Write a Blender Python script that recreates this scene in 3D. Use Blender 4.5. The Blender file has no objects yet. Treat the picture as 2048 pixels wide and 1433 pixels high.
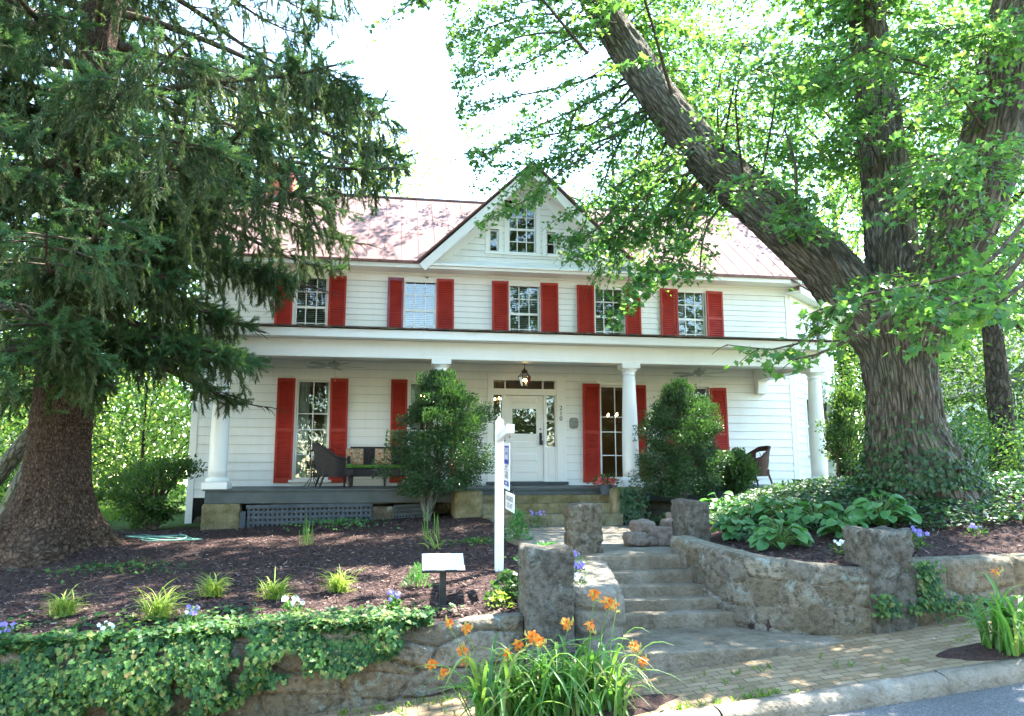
import bpy, math, random
import numpy as np
from mathutils import Vector, Matrix

rnd = random.Random(7)
rng = np.random.default_rng(7)
R = math.radians
scene = bpy.context.scene
col = scene.collection

# ------------------------------------------------------------------ camera
E = 2.31                                   # eye height above the street in front of the camera
F, CX, CY = 1500.0, 1024.0, 716.5          # focal length and centre in photo pixels (2048 wide)
PITCH, YAW = math.atan(222.5 / 1500.0), R(9.0)
cam = bpy.data.cameras.new('camera')
cam.sensor_width = 36.0
cam.lens = F / 2048 * 36.0
cam.clip_start = 0.05
cam.clip_end = 2000
cam_o = bpy.data.objects.new('camera', cam)
col.objects.link(cam_o)
cam_o.location = (0, 0, E)
cam_o.rotation_euler = (R(90) + PITCH, 0, -YAW)
scene.camera = cam_o

# ------------------------------------------------------------------ sky, sun, exposure
SUN_EL, SUN_AZ = R(61), R(56)              # azimuth from +Y (away from the camera) towards +X
world = bpy.data.worlds.new('World')
scene.world = world
world.use_nodes = True
wn = world.node_tree
for n in list(wn.nodes): wn.nodes.remove(n)
w_out = wn.nodes.new('ShaderNodeOutputWorld')
w_bg = wn.nodes.new('ShaderNodeBackground')
w_sky = wn.nodes.new('ShaderNodeTexSky')
w_sky.sky_type = 'NISHITA'
w_sky.sun_disc = False
w_sky.sun_elevation = SUN_EL
w_sky.sun_rotation = SUN_AZ
w_sky.air_density = 1.0
w_sky.dust_density = 0.0
w_bg.inputs['Strength'].default_value = 0.15
w_tint = wn.nodes.new('ShaderNodeMix'); w_tint.data_type = 'RGBA'; w_tint.blend_type = 'MULTIPLY'
w_tint.inputs[0].default_value = 1.0; w_tint.inputs[7].default_value = (1.0, 0.975, 0.88, 1)      # white balance of a photo taken in shade
wn.links.new(w_sky.outputs[0], w_tint.inputs[6]); wn.links.new(w_tint.outputs[2], w_bg.inputs[0])
wn.links.new(w_bg.outputs[0], w_out.inputs[0])

sl = bpy.data.lights.new('sun', 'SUN')
sl.energy = 3.5
sl.angle = R(0.55)
sl.color = (1.0, 0.94, 0.84)
sun_o = bpy.data.objects.new('sun', sl)
col.objects.link(sun_o)
sdir = Vector((math.sin(SUN_AZ) * math.cos(SUN_EL), math.cos(SUN_AZ) * math.cos(SUN_EL), math.sin(SUN_EL)))
sun_o.rotation_euler = sdir.to_track_quat('Z', 'Y').to_euler()
sun_o.location = (10, 20, 40)

scene.view_settings.view_transform = 'Standard'
scene.view_settings.look = 'None'
scene.view_settings.gamma = 1.0
scene.view_settings.exposure = 3.55
cy = scene.cycles
cy.max_bounces = 7
cy.diffuse_bounces = 4
cy.glossy_bounces = 3
cy.transmission_bounces = 5
cy.transparent_max_bounces = 8
cy.caustics_reflective = False
cy.caustics_refractive = False
cy.use_denoising = True

# ------------------------------------------------------------------ pixel <-> world helpers (real positions of things seen in the photo)
sp_, cp_ = math.sin(PITCH), math.cos(PITCH)
sy_, cy_ = math.sin(YAW), math.cos(YAW)
def ray(px, py):
    x = px - CX; d = py - CY
    f = F * cp_ + d * sp_
    u = F * sp_ - d * cp_
    return Vector((x * cy_ + f * sy_, -x * sy_ + f * cy_, u))
def at(px, py, Y):
    d = ray(px, py); t = Y / d.y
    return Vector((d.x * t, Y, E + d.z * t))
def at_r(px, py, r):
    d = ray(px, py); t = r / math.hypot(d.x, d.y)
    return Vector((d.x * t, d.y * t, E + d.z * t))
def proj(P):
    """world points (n,3) -> pixel coordinates of the photo and depth"""
    P = np.asarray(P, float)
    dx, dy, dz = P[:, 0], P[:, 1], P[:, 2] - E
    x = dx * cy_ - dy * sy_
    f = dx * sy_ + dy * cy_
    dep = f * cp_ + dz * sp_
    up = -f * sp_ + dz * cp_
    dep_ = np.where(dep < 0.05, 0.05, dep)
    return CX + F * x / dep_, CY - F * up / dep_, dep

# ------------------------------------------------------------------ numpy noise
def _hash(i, j, k):
    h = (i * 73856093) ^ (j * 19349663) ^ (k * 83492791)
    h = (h ^ (h >> 13)) * 1274126177
    h = (h ^ (h >> 16)) & 0x7fffffff
    return h / float(0x7fffffff)
def vnoise(p):
    p = np.asarray(p, float)
    i = np.floor(p).astype(np.int64)
    f = p - i
    u = f * f * (3 - 2 * f)
    r = 0
    for a in (0, 1):
        for b in (0, 1):
            for c in (0, 1):
                w = (u[..., 0] if a else 1 - u[..., 0]) * (u[..., 1] if b else 1 - u[..., 1]) * (u[..., 2] if c else 1 - u[..., 2])
                r = r + w * _hash(i[..., 0] + a, i[..., 1] + b, i[..., 2] + c)
    return r * 2 - 1
def fbm(p, o=4):
    p = np.asarray(p, float); r = 0; a = 1.0; s = 0
    for k in range(o):
        r = r + a * vnoise(p * (2.03 ** k) + 17.3 * k); s += a; a *= 0.5
    return r / s
def sstep(a, b, x):
    t = np.clip((np.asarray(x, float) - a) / (b - a), 0, 1)
    return t * t * (3 - 2 * t)

# ------------------------------------------------------------------ mesh collector
class MB:
    def __init__(s): s.v = []; s.f = []; s.m = []; s.T = None
    def add(s, vs, fs, mi=0):
        b = len(s.v)
        if s.T is not None: vs = [s.T @ Vector(v) for v in vs]
        s.v.extend([tuple(v) for v in vs])
        for f in fs: s.f.append(tuple(b + i for i in f)); s.m.append(mi)
        return s
    def box(s, x0, x1, y0, y1, z0, z1, mi=0):
        if x0 > x1: x0, x1 = x1, x0
        if y0 > y1: y0, y1 = y1, y0
        if z0 > z1: z0, z1 = z1, z0
        v = [(x0,y0,z0),(x1,y0,z0),(x1,y1,z0),(x0,y1,z0),(x0,y0,z1),(x1,y0,z1),(x1,y1,z1),(x0,y1,z1)]
        return s.add(v, [(0,3,2,1),(4,5,6,7),(0,1,5,4),(1,2,6,5),(2,3,7,6),(3,0,4,7)], mi)
    def bar(s, a, b, w, h, up=(0, 0, 1), mi=0):
        a = Vector(a); b = Vector(b); d = (b - a)
        L = d.length; d.normalize()
        up = Vector(up)
        x = d.cross(up)
        if x.length < 1e-4: x = d.cross(Vector((1, 0, 0)))
        x.normalize(); y = x.cross(d).normalized()
        v = []
        for p in (a, b):
            for sx, sy in ((-1,-1),(1,-1),(1,1),(-1,1)): v.append(p + x * (sx * w / 2) + y * (sy * h / 2))
        return s.add(v, [(0,1,2,3),(7,6,5,4),(0,4,5,1),(1,5,6,2),(2,6,7,3),(3,7,4,0)], mi)
    def prism(s, pts, vec, mi=0):
        n = len(pts); vec = Vector(vec)
        pts = [Vector(p) for p in pts]
        v = pts + [p + vec for p in pts]
        fs = [tuple(range(n - 1, -1, -1)), tuple(range(n, 2 * n))]
        for i in range(n):
            j = (i + 1) % n; fs.append((i, j, n + j, n + i))
        return s.add(v, fs, mi)
    def tube(s, pts, rads, n=8, mi=0, cap=True):
        pts = [Vector(p) for p in pts]
        if not hasattr(rads, '__len__'): rads = [rads] * len(pts)
        v = []; x = None
        for i, p in enumerate(pts):
            d = (pts[min(i + 1, len(pts) - 1)] - pts[max(i - 1, 0)]).normalized()
            if x is None:
                x = d.cross(Vector((0.3, 0.9, 0.2)))
                if x.length < 0.05: x = d.cross(Vector((1, 0, 0)))
            x = (x - d * x.dot(d)).normalized(); y = d.cross(x)
            for k in range(n):
                a = 2 * math.pi * k / n
                v.append(p + (x * math.cos(a) + y * math.sin(a)) * rads[i])
        fs = []
        for i in range(len(pts) - 1):
            for k in range(n):
                k2 = (k + 1) % n
                fs.append((i*n+k, i*n+k2, (i+1)*n+k2, (i+1)*n+k))
        if cap:
            fs.append(tuple(range(n - 1, -1, -1))); m = (len(pts) - 1) * n
            fs.append(tuple(range(m, m + n)))
        return s.add(v, fs, mi)
    def lathe(s, prof, c=(0, 0, 0), n=24, mi=0, cap=True):
        v = []; c = Vector(c)
        for r, z in prof:
            for k in range(n):
                a = 2 * math.pi * k / n
                v.append((c.x + r * math.cos(a), c.y + r * math.sin(a), c.z + z))
        fs = []
        for i in range(len(prof) - 1):
            for k in range(n):
                k2 = (k + 1) % n
                fs.append((i*n+k, i*n+k2, (i+1)*n+k2, (i+1)*n+k))
        if cap:
            fs.append(tuple(range(n - 1, -1, -1))); m = (len(prof) - 1) * n
            fs.append(tuple(range(m, m + n)))
        return s.add(v, fs, mi)
    def ball(s, c, r, n=8, sq=(1, 1, 1), mi=0):
        c = Vector(c); v = []; m = max(4, n // 2 + 1)
        for i in range(m + 1):
            t = math.pi * i / m
            for k in range(n):
                a = 2 * math.pi * k / n
                v.append((c.x + r*sq[0]*math.sin(t)*math.cos(a), c.y + r*sq[1]*math.sin(t)*math.sin(a), c.z - r*sq[2]*math.cos(t)))
        fs = []
        for i in range(m):
            for k in range(n):
                k2 = (k + 1) % n
                fs.append((i*n+k, i*n+k2, (i+1)*n+k2, (i+1)*n+k))
        return s.add(v, fs, mi)
    def build(s, name, mats, parent=None, smooth=False, bevel=0.0, auto=None):
        me = bpy.data.meshes.new(name)
        me.from_pydata(s.v, [], s.f)
        if not isinstance(mats, (list, tuple)): mats = [mats]
        for m in mats: me.materials.append(m)
        if len(mats) > 1: me.polygons.foreach_set('material_index', s.m)
        if smooth: me.polygons.foreach_set('use_smooth', [True] * len(s.f))
        me.update()
        o = bpy.data.objects.new(name, me); col.objects.link(o)
        if parent is not None: o.parent = parent
        if bevel > 0:
            b = o.modifiers.new('bevel', 'BEVEL'); b.width = bevel; b.segments = 1 if bevel < 0.012 else 2
            b.limit_method = 'ANGLE'; b.angle_limit = R(40)
        return o

def fast(name, V, loops, starts, mat, parent=None, smooth=False, uv=None):
    """numpy mesh: V (n,3), loops flat vertex indices, starts per polygon"""
    me = bpy.data.meshes.new(name)
    me.vertices.add(len(V)); me.vertices.foreach_set('co', np.ascontiguousarray(V, dtype=np.float32).ravel())
    me.loops.add(len(loops)); me.loops.foreach_set('vertex_index', np.asarray(loops, dtype=np.int32))
    me.polygons.add(len(starts)); me.polygons.foreach_set('loop_start', np.asarray(starts, dtype=np.int32))
    if smooth: me.polygons.foreach_set('use_smooth', np.ones(len(starts), dtype=bool))
    if uv is not None:
        l = me.uv_layers.new(name='UVMap')
        l.data.foreach_set('uv', np.ascontiguousarray(uv[np.asarray(loops)], dtype=np.float32).ravel())
    for m in (mat if isinstance(mat, (list, tuple)) else [mat]): me.materials.append(m)
    me.update(calc_edges=True)
    o = bpy.data.objects.new(name, me); col.objects.link(o)
    if parent is not None: o.parent = parent
    return o

class GM:
    """collects quad grids (with uv) and instanced templates, builds one mesh"""
    def __init__(s): s.V = []; s.L = []; s.S = []; s.U = []; s.nv = 0; s.nl = 0
    def grid(s, V, closed=False, uv=None):
        nu, nv = V.shape[:2]
        idx = np.arange(nu * nv).reshape(nu, nv) + s.nv
        a = idx if not closed else np.concatenate([idx, idx[:1]], 0)
        q = np.stack([a[:-1, :-1], a[1:, :-1], a[1:, 1:], a[:-1, 1:]], -1).reshape(-1)
        s.V.append(V.reshape(-1, 3)); s.L.append(q)
        s.S.append(np.arange(len(q) // 4) * 4 + s.nl)
        s.U.append(uv.reshape(-1, 2) if uv is not None else np.zeros((nu * nv, 2)))
        s.nv += nu * nv; s.nl += len(q)
    def inst(s, tv, tf, P, Rm, S):
        """template verts tv (k,3), faces tf; n copies at P with rotation Rm (n,3,3) and scale S (n,) or (n,3)"""
        n = len(P)
        if n == 0: return
        k = len(tv)
        S = np.asarray(S, float)
        if S.ndim == 1: S = S[:, None]
        W = P[:, None, :] + np.einsum('nij,nkj->nki', Rm, tv[None] * S[:, None, :])
        base = (np.arange(n) * k + s.nv)[:, None]
        fl = np.concatenate([np.asarray(f) for f in tf])
        lens = np.array([len(f) for f in tf]); st = np.concatenate([[0], np.cumsum(lens)[:-1]])
        L = (base + fl[None]).reshape(-1)
        ST = ((np.arange(n) * len(fl))[:, None] + st[None]).reshape(-1) + s.nl
        s.V.append(W.reshape(-1, 3)); s.L.append(L); s.S.append(ST); s.U.append(np.zeros((n * k, 2)))
        s.nv += n * k; s.nl += len(L)
    def build(s, name, mat, parent=None, smooth=False):
        return fast(name, np.concatenate(s.V), np.concatenate(s.L), np.concatenate(s.S), mat, parent, smooth, np.concatenate(s.U))

def frames(D, N):
    """rotation matrices with local y along D and local z near N"""
    D = D / (np.linalg.norm(D, axis=1, keepdims=True) + 1e-9)
    X = np.cross(D, N); X /= (np.linalg.norm(X, axis=1, keepdims=True) + 1e-9)
    Z = np.cross(X, D)
    return np.stack([X, D, Z], -1)
def unit(n): 
    v = rng.normal(size=(n, 3)); return v / np.linalg.norm(v, axis=1, keepdims=True)
def crom(pts, m):
    """catmull-rom resample of (n,k) to m points"""
    p = np.asarray(pts, float)
    p = np.vstack([2 * p[0] - p[1], p, 2 * p[-1] - p[-2]])
    n = len(p) - 3
    t = np.linspace(0, n - 1e-6, m); i = t.astype(int); f = (t - i)[:, None]
    a, b, c, d = p[i], p[i + 1], p[i + 2], p[i + 3]
    return 0.5 * (2 * b + (c - a) * f + (2 * a - 5 * b + 4 * c - d) * f**2 + (3 * b - a - 3 * c + d) * f**3)
def limb(gm, pts, rads, nu=10, nv=12, disp=None):
    C = crom(np.column_stack([np.asarray(pts, float), np.asarray(rads, float)]), nv)
    P, r = C[:, :3], C[:, 3]
    T = np.gradient(P, axis=0); T /= np.linalg.norm(T, axis=1, keepdims=True) + 1e-9
    x = np.cross(T[0], [0.31, 0.9, 0.2]); x /= np.linalg.norm(x)
    X = []
    for i in range(nv):
        x = x - T[i] * x.dot(T[i]); x /= np.linalg.norm(x) + 1e-9; X.append(x.copy())
    X = np.array(X); Yv = np.cross(T, X)
    a = np.linspace(0, 2 * np.pi, nu, endpoint=False)
    dirs = X[None] * np.cos(a)[:, None, None] + Yv[None] * np.sin(a)[:, None, None]
    L = np.concatenate([[0], np.cumsum(np.linalg.norm(np.diff(P, axis=0), axis=1))])
    rr = np.broadcast_to(r[None], (nu, nv)).copy()
    if disp is not None: rr = rr + disp(a, L, dirs, rr, P)
    V = P[None] + dirs * rr[..., None]
    uv = np.stack(np.broadcast_arrays(np.abs(a / np.pi - 1)[:, None] * np.pi * max(r.mean(), .05), L[None]), -1)
    gm.grid(V, True, uv)
    return P

# ------------------------------------------------------------------ scene graph helpers
def tag(o, label, cat, group=None, kind=None):
    o['label'] = label; o['category'] = cat
    if group: o['group'] = group
    if kind: o['kind'] = kind
    return o
def thing(name, loc=(0, 0, 0), label='', cat='', group=None, rz=0.0):
    o = bpy.data.objects.new(name, None); col.objects.link(o)
    o.empty_display_size = 0.1
    o.location = loc; o.rotation_euler = (0, 0, rz)
    return tag(o, label, cat, group)
def struct(o): o['kind'] = 'structure'; return o
def stuff(o, label=None, cat=None):
    o['kind'] = 'stuff'
    if label: o['label'] = label
    if cat: o['category'] = cat
    return o
def dup(root, loc, rz=0.0, label=None, sc=1.0):
    r = root.copy(); col.objects.link(r); r.location = loc; r.rotation_euler = (0, 0, rz)
    r.scale = (sc, sc, sc)
    if label: r['label'] = label
    for ch in list(root.children):
        c = ch.copy(); col.objects.link(c); c.parent = r
        for g in ch.children:
            d = g.copy(); col.objects.link(d); d.parent = c
    return r

# ------------------------------------------------------------------ materials
def newmat(name):
    m = bpy.data.materials.new(name); m.use_nodes = True
    nt = m.node_tree
    for n in list(nt.nodes): nt.nodes.remove(n)
    out = nt.nodes.new('ShaderNodeOutputMaterial')
    return m, nt, out
def N(nt, t, **kw):
    n = nt.nodes.new(t)
    for k, v in kw.items():
        if k in n.inputs.keys(): n.inputs[k].default_value = v
        else: setattr(n, k, v)
    return n
def c4(c): return (c[0], c[1], c[2], 1.0)
def ramp(nt, fac, stops):
    r = nt.nodes.new('ShaderNodeValToRGB')
    e = r.color_ramp.elements
    while len(e) < len(stops): e.new(0.5)
    for i, (p, c) in enumerate(stops):
        e[i].position = p; e[i].color = c4(c) if len(c) == 3 else c
    nt.links.new(fac, r.inputs[0]); return r.outputs[0]
def mixc(nt, fac, a, b, mode='MIX'):
    m = nt.nodes.new('ShaderNodeMix'); m.data_type = 'RGBA'; m.blend_type = mode
    for s, v in ((0, fac), (6, a), (7, b)):
        if hasattr(v, 'links') or isinstance(v, bpy.types.NodeSocket): nt.links.new(v, m.inputs[s])
        elif s == 0: m.inputs[0].default_value = v
        else: m.inputs[s].default_value = c4(v)
    return m.outputs[2]
def coords(nt, kind='Object', scale=(1, 1, 1), rot=(0, 0, 0)):
    tc = nt.nodes.new('ShaderNodeTexCoord'); mp = nt.nodes.new('ShaderNodeMapping')
    mp.inputs['Scale'].default_value = scale; mp.inputs['Rotation'].default_value = rot
    nt.links.new(tc.outputs[kind], mp.inputs[0]); return mp.outputs[0]
def noise(nt, vec, scale, detail=4, rough=0.55, dist=0.0):
    n = nt.nodes.new('ShaderNodeTexNoise')
    n.inputs['Scale'].default_value = scale; n.inputs['Detail'].default_value = detail
    n.inputs['Roughness'].default_value = rough; n.inputs['Distortion'].default_value = dist
    nt.links.new(vec, n.inputs['Vector']); return n.outputs['Fac']
def bump(nt, h, strength=0.4, dist=0.01):
    b = nt.nodes.new('ShaderNodeBump'); b.inputs['Strength'].default_value = strength; b.inputs['Distance'].default_value = dist
    nt.links.new(h, b.inputs['Height']); return b.outputs[0]
def principled(nt, out, colr, rough=0.6, spec=0.3, nrm=None, metal=0.0):
    b = nt.nodes.new('ShaderNodeBsdfPrincipled')
    if isinstance(colr, bpy.types.NodeSocket): nt.links.new(colr, b.inputs['Base Color'])
    else: b.inputs['Base Color'].default_value = c4(colr)
    if isinstance(rough, bpy.types.NodeSocket): nt.links.new(rough, b.inputs['Roughness'])
    else: b.inputs['Roughness'].default_value = rough
    b.inputs['Specular IOR Level'].default_value = spec
    b.inputs['Metallic'].default_value = metal
    if nrm is not None: nt.links.new(nrm, b.inputs['Normal'])
    nt.links.new(b.outputs[0], out.inputs[0]); return b
def mat2(name, c1, c2, scale=6.0, rough=0.6, spec=0.3, bs=0.0, bscale=40.0, bd=0.005, kind='Object', st=(1, 1, 1), lo=0.35, hi=0.65, detail=5, metal=0.0):
    m, nt, out = newmat(name)
    v = coords(nt, kind, st)
    n = noise(nt, v, scale, detail)
    c = ramp(nt, n, [(lo, c1), (hi, c2)])
    nr = bump(nt, noise(nt, v, bscale, 3), bs, bd) if bs > 0 else None
    principled(nt, out, c, rough, spec, nr, metal); return m
def leafmat(name, cols, trans, tf=0.45, rough=0.5, spec=0.25):
    """leaves: hue varies from leaf to leaf; light passes through the blade"""
    m, nt, out = newmat(name)
    g = nt.nodes.new('ShaderNodeNewGeometry')
    k = len(cols)
    c = ramp(nt, g.outputs['Random Per Island'], [(i / max(1, k - 1), x) for i, x in enumerate(cols)])
    t = ramp(nt, g.outputs['Random Per Island'], [(i / max(1, len(trans) - 1), x) for i, x in enumerate(trans)])
    p = nt.nodes.new('ShaderNodeBsdfPrincipled'); nt.links.new(c, p.inputs['Base Color'])
    p.inputs['Roughness'].default_value = rough; p.inputs['Specular IOR Level'].default_value = spec
    tr = nt.nodes.new('ShaderNodeBsdfTranslucent'); nt.links.new(t, tr.inputs[0])
    mx = nt.nodes.new('ShaderNodeMixShader'); mx.inputs[0].default_value = tf
    nt.links.new(p.outputs[0], mx.inputs[1]); nt.links.new(tr.outputs[0], mx.inputs[2])
    nt.links.new(mx.outputs[0], out.inputs[0]); return m
def emit(name, c, s):
    m, nt, out = newmat(name)
    e = N(nt, 'ShaderNodeEmission'); e.inputs[0].default_value = c4(c); e.inputs[1].default_value = s
    nt.links.new(e.outputs[0], out.inputs[0]); return m

def mat_paint(name, c, dirt, rough=0.5, amount=0.35):
    m, nt, out = newmat(name)
    v = coords(nt, 'Object', (1, 1, 1))
    n1 = noise(nt, v, 0.9, 5, 0.6); v2 = coords(nt, 'Object', (6, 6, 0.7)); n2 = noise(nt, v2, 1.6, 5, 0.6)
    a = ramp(nt, n1, [(0.35, (0, 0, 0)), (0.8, (amount, amount, amount))])
    b = ramp(nt, n2, [(0.45, (0, 0, 0)), (0.8, (amount, amount, amount))])
    f = mixc(nt, 0.5, a, b)
    c_ = mixc(nt, f, c, dirt)
    principled(nt, out, c_, rough, 0.35, bump(nt, noise(nt, v, 60, 3), 0.08, 0.003)); return m

M = {}
M['white'] = mat_paint('white_paint', (0.80, 0.80, 0.78), (0.50, 0.50, 0.44))
M['trim'] = mat_paint('white_trim', (0.82, 0.82, 0.80), (0.58, 0.58, 0.53), 0.42, 0.25)
M['column'] = mat_paint('column_white', (0.82, 0.83, 0.83), (0.66, 0.66, 0.62), 0.35, 0.2)
M['red'] = mat2('red_shutter_paint', (0.31, 0.022, 0.014), (0.39, 0.034, 0.020), 3, 0.5, 0.35, 0.1, 50)
M['redfade'] = mat2('faded_shutter_paint', (0.22, 0.06, 0.10), (0.30, 0.10, 0.16), 3, 0.55, 0.3)
M['lap_shade'] = mat2('lap_shade_grey', (0.30, 0.30, 0.28), (0.46, 0.46, 0.44), 5, 0.8, 0.1)  # grey of the painted shadow lines under the clapboard laps
M['deck'] = mat2('grey_deck_paint', (0.050, 0.064, 0.070), (0.080, 0.098, 0.105), 3, 0.5, 0.35, 0.12, 30)
M['latt'] = mat2('lattice_paint', (0.045, 0.058, 0.072), (0.075, 0.092, 0.11), 4, 0.6, 0.3)
M['shingle'] = mat2('old_shingle', (0.05, 0.035, 0.03), (0.13, 0.10, 0.08), 9, 0.85, 0.2, 0.4, 30)
M['ceiling'] = mat_paint('porch_ceiling_paint', (0.66, 0.69, 0.66), (0.5, 0.52, 0.5), 0.5, 0.25)
M['brick'] = mat2('chimney_brick', (0.36, 0.10, 0.06), (0.46, 0.16, 0.10), 12, 0.85, 0.2, 0.4, 30)
M['room'] = mat2('room_wall', (0.20, 0.15, 0.10), (0.26, 0.20, 0.14), 2, 0.8, 0.1)
M['blind'] = mat2('blind_white', (0.62, 0.60, 0.55), (0.70, 0.68, 0.62), 3, 0.6, 0.3)
M['curtain'] = mat2('curtain_linen', (0.50, 0.50, 0.46), (0.62, 0.62, 0.58), 4, 0.85, 0.1)
M['black'] = mat2('black_iron', (0.012, 0.012, 0.012), (0.03, 0.028, 0.025), 10, 0.5, 0.4)
M['bulb'] = emit('lit_bulb', (1.0, 0.62, 0.25), 14)

def mat_glass():
    m, nt, out = newmat('window_glass')
    lw = N(nt, 'ShaderNodeFresnel'); lw.inputs[0].default_value = 1.52
    v = coords(nt, 'Object')
    b = bump(nt, noise(nt, v, 3.0, 2), 0.10, 0.02)
    gl = N(nt, 'ShaderNodeBsdfGlossy'); gl.inputs['Roughness'].default_value = 0.01
    gl.inputs['Color'].default_value = (0.95, 0.97, 1, 1); nt.links.new(b, gl.inputs['Normal'])
    tr = N(nt, 'ShaderNodeBsdfTransparent'); tr.inputs[0].default_value = (0.86, 0.9, 0.88, 1)
    k = N(nt, 'ShaderNodeMath', operation='MULTIPLY_ADD'); k.inputs[1].default_value = 1.05; k.inputs[2].default_value = 0.012
    nt.links.new(lw.outputs[0], k.inputs[0])
    mx = N(nt, 'ShaderNodeMixShader'); nt.links.new(k.outputs[0], mx.inputs[0])
    nt.links.new(tr.outputs[0], mx.inputs[1]); nt.links.new(gl.outputs[0], mx.inputs[2])
    nt.links.new(mx.outputs[0], out.inputs[0]); return m
M['glass'] = mat_glass()

def mat_roof():
    m, nt, out = newmat('red_metal_roof')
    v = coords(nt, 'Object'); v2 = coords(nt, 'Object', (3, 0.5, 0.5))
    n = noise(nt, v, 1.2, 6, 0.65); n2 = noise(nt, v2, 3, 4)
    c = ramp(nt, n, [(0.3, (0.150, 0.090, 0.084)), (0.55, (0.185, 0.123, 0.120)), (0.75, (0.22, 0.158, 0.158))])
    c = mixc(nt, ramp(nt, n2, [(0.55, (0, 0, 0)), (0.75, (0.5, 0.5, 0.5))]), c, (0.16, 0.075, 0.062))
    principled(nt, out, c, 0.85, 0.08, bump(nt, n, 0.25, 0.02)); return m
M['roof'] = mat_roof()
# ================================================================== HOUSE
XL, XR, FY, BY = -4.5, 10.25, 18.0, 24.0
DECK = E - 0.38
PY = 15.2                                  # porch front edge
EAVEY, EAVEZ, RIDGEY, RIDGEZ = 17.5, E + 4.87, 21.0, E + 7.69
SLOPE = (RIDGEZ - EAVEZ) / (RIDGEY - EAVEY)
GX, GHW, GZ = 3.28, 2.75, E + 7.50         # cross gable: centre, half width, ridge height
house = thing('house', (0, 0, 0), 'white clapboard two-storey house with red shutters, red metal roof and long front porch', 'house')
H = house

def px_rect(x0, y0, x1, y1, Y=FY):
    ym, xm = (y0 + y1) / 2, (x0 + x1) / 2
    return at(x0, ym, Y).x, at(x1, ym, Y).x, at(xm, y1, Y).z, at(xm, y0, Y).z      # X0 X1 z0 z1

def cells(mb, x0, x1, z0, z1, y0, y1, ops):
    xs = sorted({x0, x1, *[o[0] for o in ops], *[o[1] for o in ops]})
    zs = sorted({z0, z1, *[o[2] for o in ops], *[o[3] for o in ops]})
    xs = [x for x in xs if x0 <= x <= x1]; zs = [z for z in zs if z0 <= z <= z1]
    for i in range(len(xs) - 1):
        run = None
        for j in range(len(zs) - 1):
            xm, zm = (xs[i] + xs[i+1]) / 2, (zs[j] + zs[j+1]) / 2
            hole = any(o[0] < xm < o[1] and o[2] < zm < o[3] for o in ops)
            if not hole:
                if run is None: run = zs[j]
            if (hole or j == len(zs) - 2) and run is not None:
                mb.box(xs[i], xs[i+1], y0, y1, run, zs[j] if hole else zs[j+1]); run = None

def siding(mb, Y, z0, z1, pitch, span, ops, thick=0.026, seed=1):
    rr = random.Random(seed); z = z0
    while z < z1 - 0.01:
        t = min(z + pitch * rr.uniform(0.96, 1.04), z1)
        zm = (z + t) / 2
        a, b = span(zm)
        segs = [(a, b)]
        for o in ops:
            if o[2] < zm < o[3]:
                ns = []
                for s in segs:
                    if o[1] <= s[0] or o[0] >= s[1]: ns.append(s); continue
                    if o[0] > s[0]: ns.append((s[0], o[0]))
                    if o[1] < s[1]: ns.append((o[1], s[1]))
                segs = ns
        for s in segs:
            cuts = [s[0]]; x = s[0] + rr.uniform(1.5, 4.5)
            while x < s[1] - 0.6: cuts.append(x); x += rr.uniform(2.5, 4.8)
            cuts.append(s[1])
            for c0, c1 in zip(cuts[:-1], cuts[1:]):
                if c1 - c0 < 0.02: continue
                dz = rr.uniform(-0.002, 0.002); th = thick * rr.uniform(0.9, 1.1)
                g = 0.0012
                mb.prism([(c0 + g, Y - th, z + dz), (c0 + g, Y, z + dz), (c0 + g, Y, t + 0.004), (c0 + g, Y - 0.007, t + 0.004)], (c1 - c0 - 2 * g, 0, 0))
                mb.box(c0 + g, c1 - g, Y - th + 0.004, Y - 0.001, z + dz - 0.0055, z + dz + 0.001, 1)  # thin grey strip below the lip, lap shadow put into its colour
        z = t

# --- window openings, measured in the photograph on the facade plane
UP = [(590, 556, 654, 668), (808, 560, 872, 670), (1018, 567, 1079, 672), (1189, 574, 1247, 676), (1353, 583, 1410, 680)]
LO = [(591, 761, 657, 962), (817, 764, 884, 962), (1201, 770, 1262, 962), (1363, 775, 1420, 963)]
up_ops, lo_ops = [], []
UZ0, UZ1 = E + 3.05, E + 4.58
for r in UP:
    x0, x1, _, _ = px_rect(*r); up_ops.append((x0, x1, UZ0, UZ1))
LZ0, LZ1 = DECK + 0.14, at(630, 761, FY).z
for r in LO:
    x0, x1, _, _ = px_rect(*r); lo_ops.append((x0, x1, LZ0, LZ1))
dx0, dx1 = at(984, 860, FY).x, at(1113, 860, FY).x
dz1 = at(1048, 762, FY).z
door_op = (dx0, dx1, DECK + 0.06, dz1)

w = MB()
cells(w, XL, XR, 1.0, EAVEZ + 0.02, FY, FY + 0.22, up_ops + lo_ops + [door_op])
w.box(XL, XL + 0.2, FY + 0.22, BY, 1.0, EAVEZ)
w.box(XR - 0.2, XR, FY + 0.22, BY, 1.0, EAVEZ)
w.box(XL, XR, BY, BY + 0.2, 1.0, EAVEZ)
for xe in (XL + 0.005, XR - 0.205):
    w.prism([(xe, FY + 0.1, EAVEZ), (xe, BY, EAVEZ), (xe, RIDGEY, RIDGEZ - 0.1)], (0.2, 0, 0))
w.build('wall', M['white'], H)
s = MB()
PRZ = E + 3.22                               # porch roof meets the wall here
siding(s, FY - 0.002, DECK - 0.25, E + 2.52, 0.198, lambda z: (XL + 0.1, XR - 0.1), [(o[0]-.02, o[1]+.02, o[2]-.02, o[3]+.02) for o in lo_ops + [door_op]], 0.026, 3)
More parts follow.
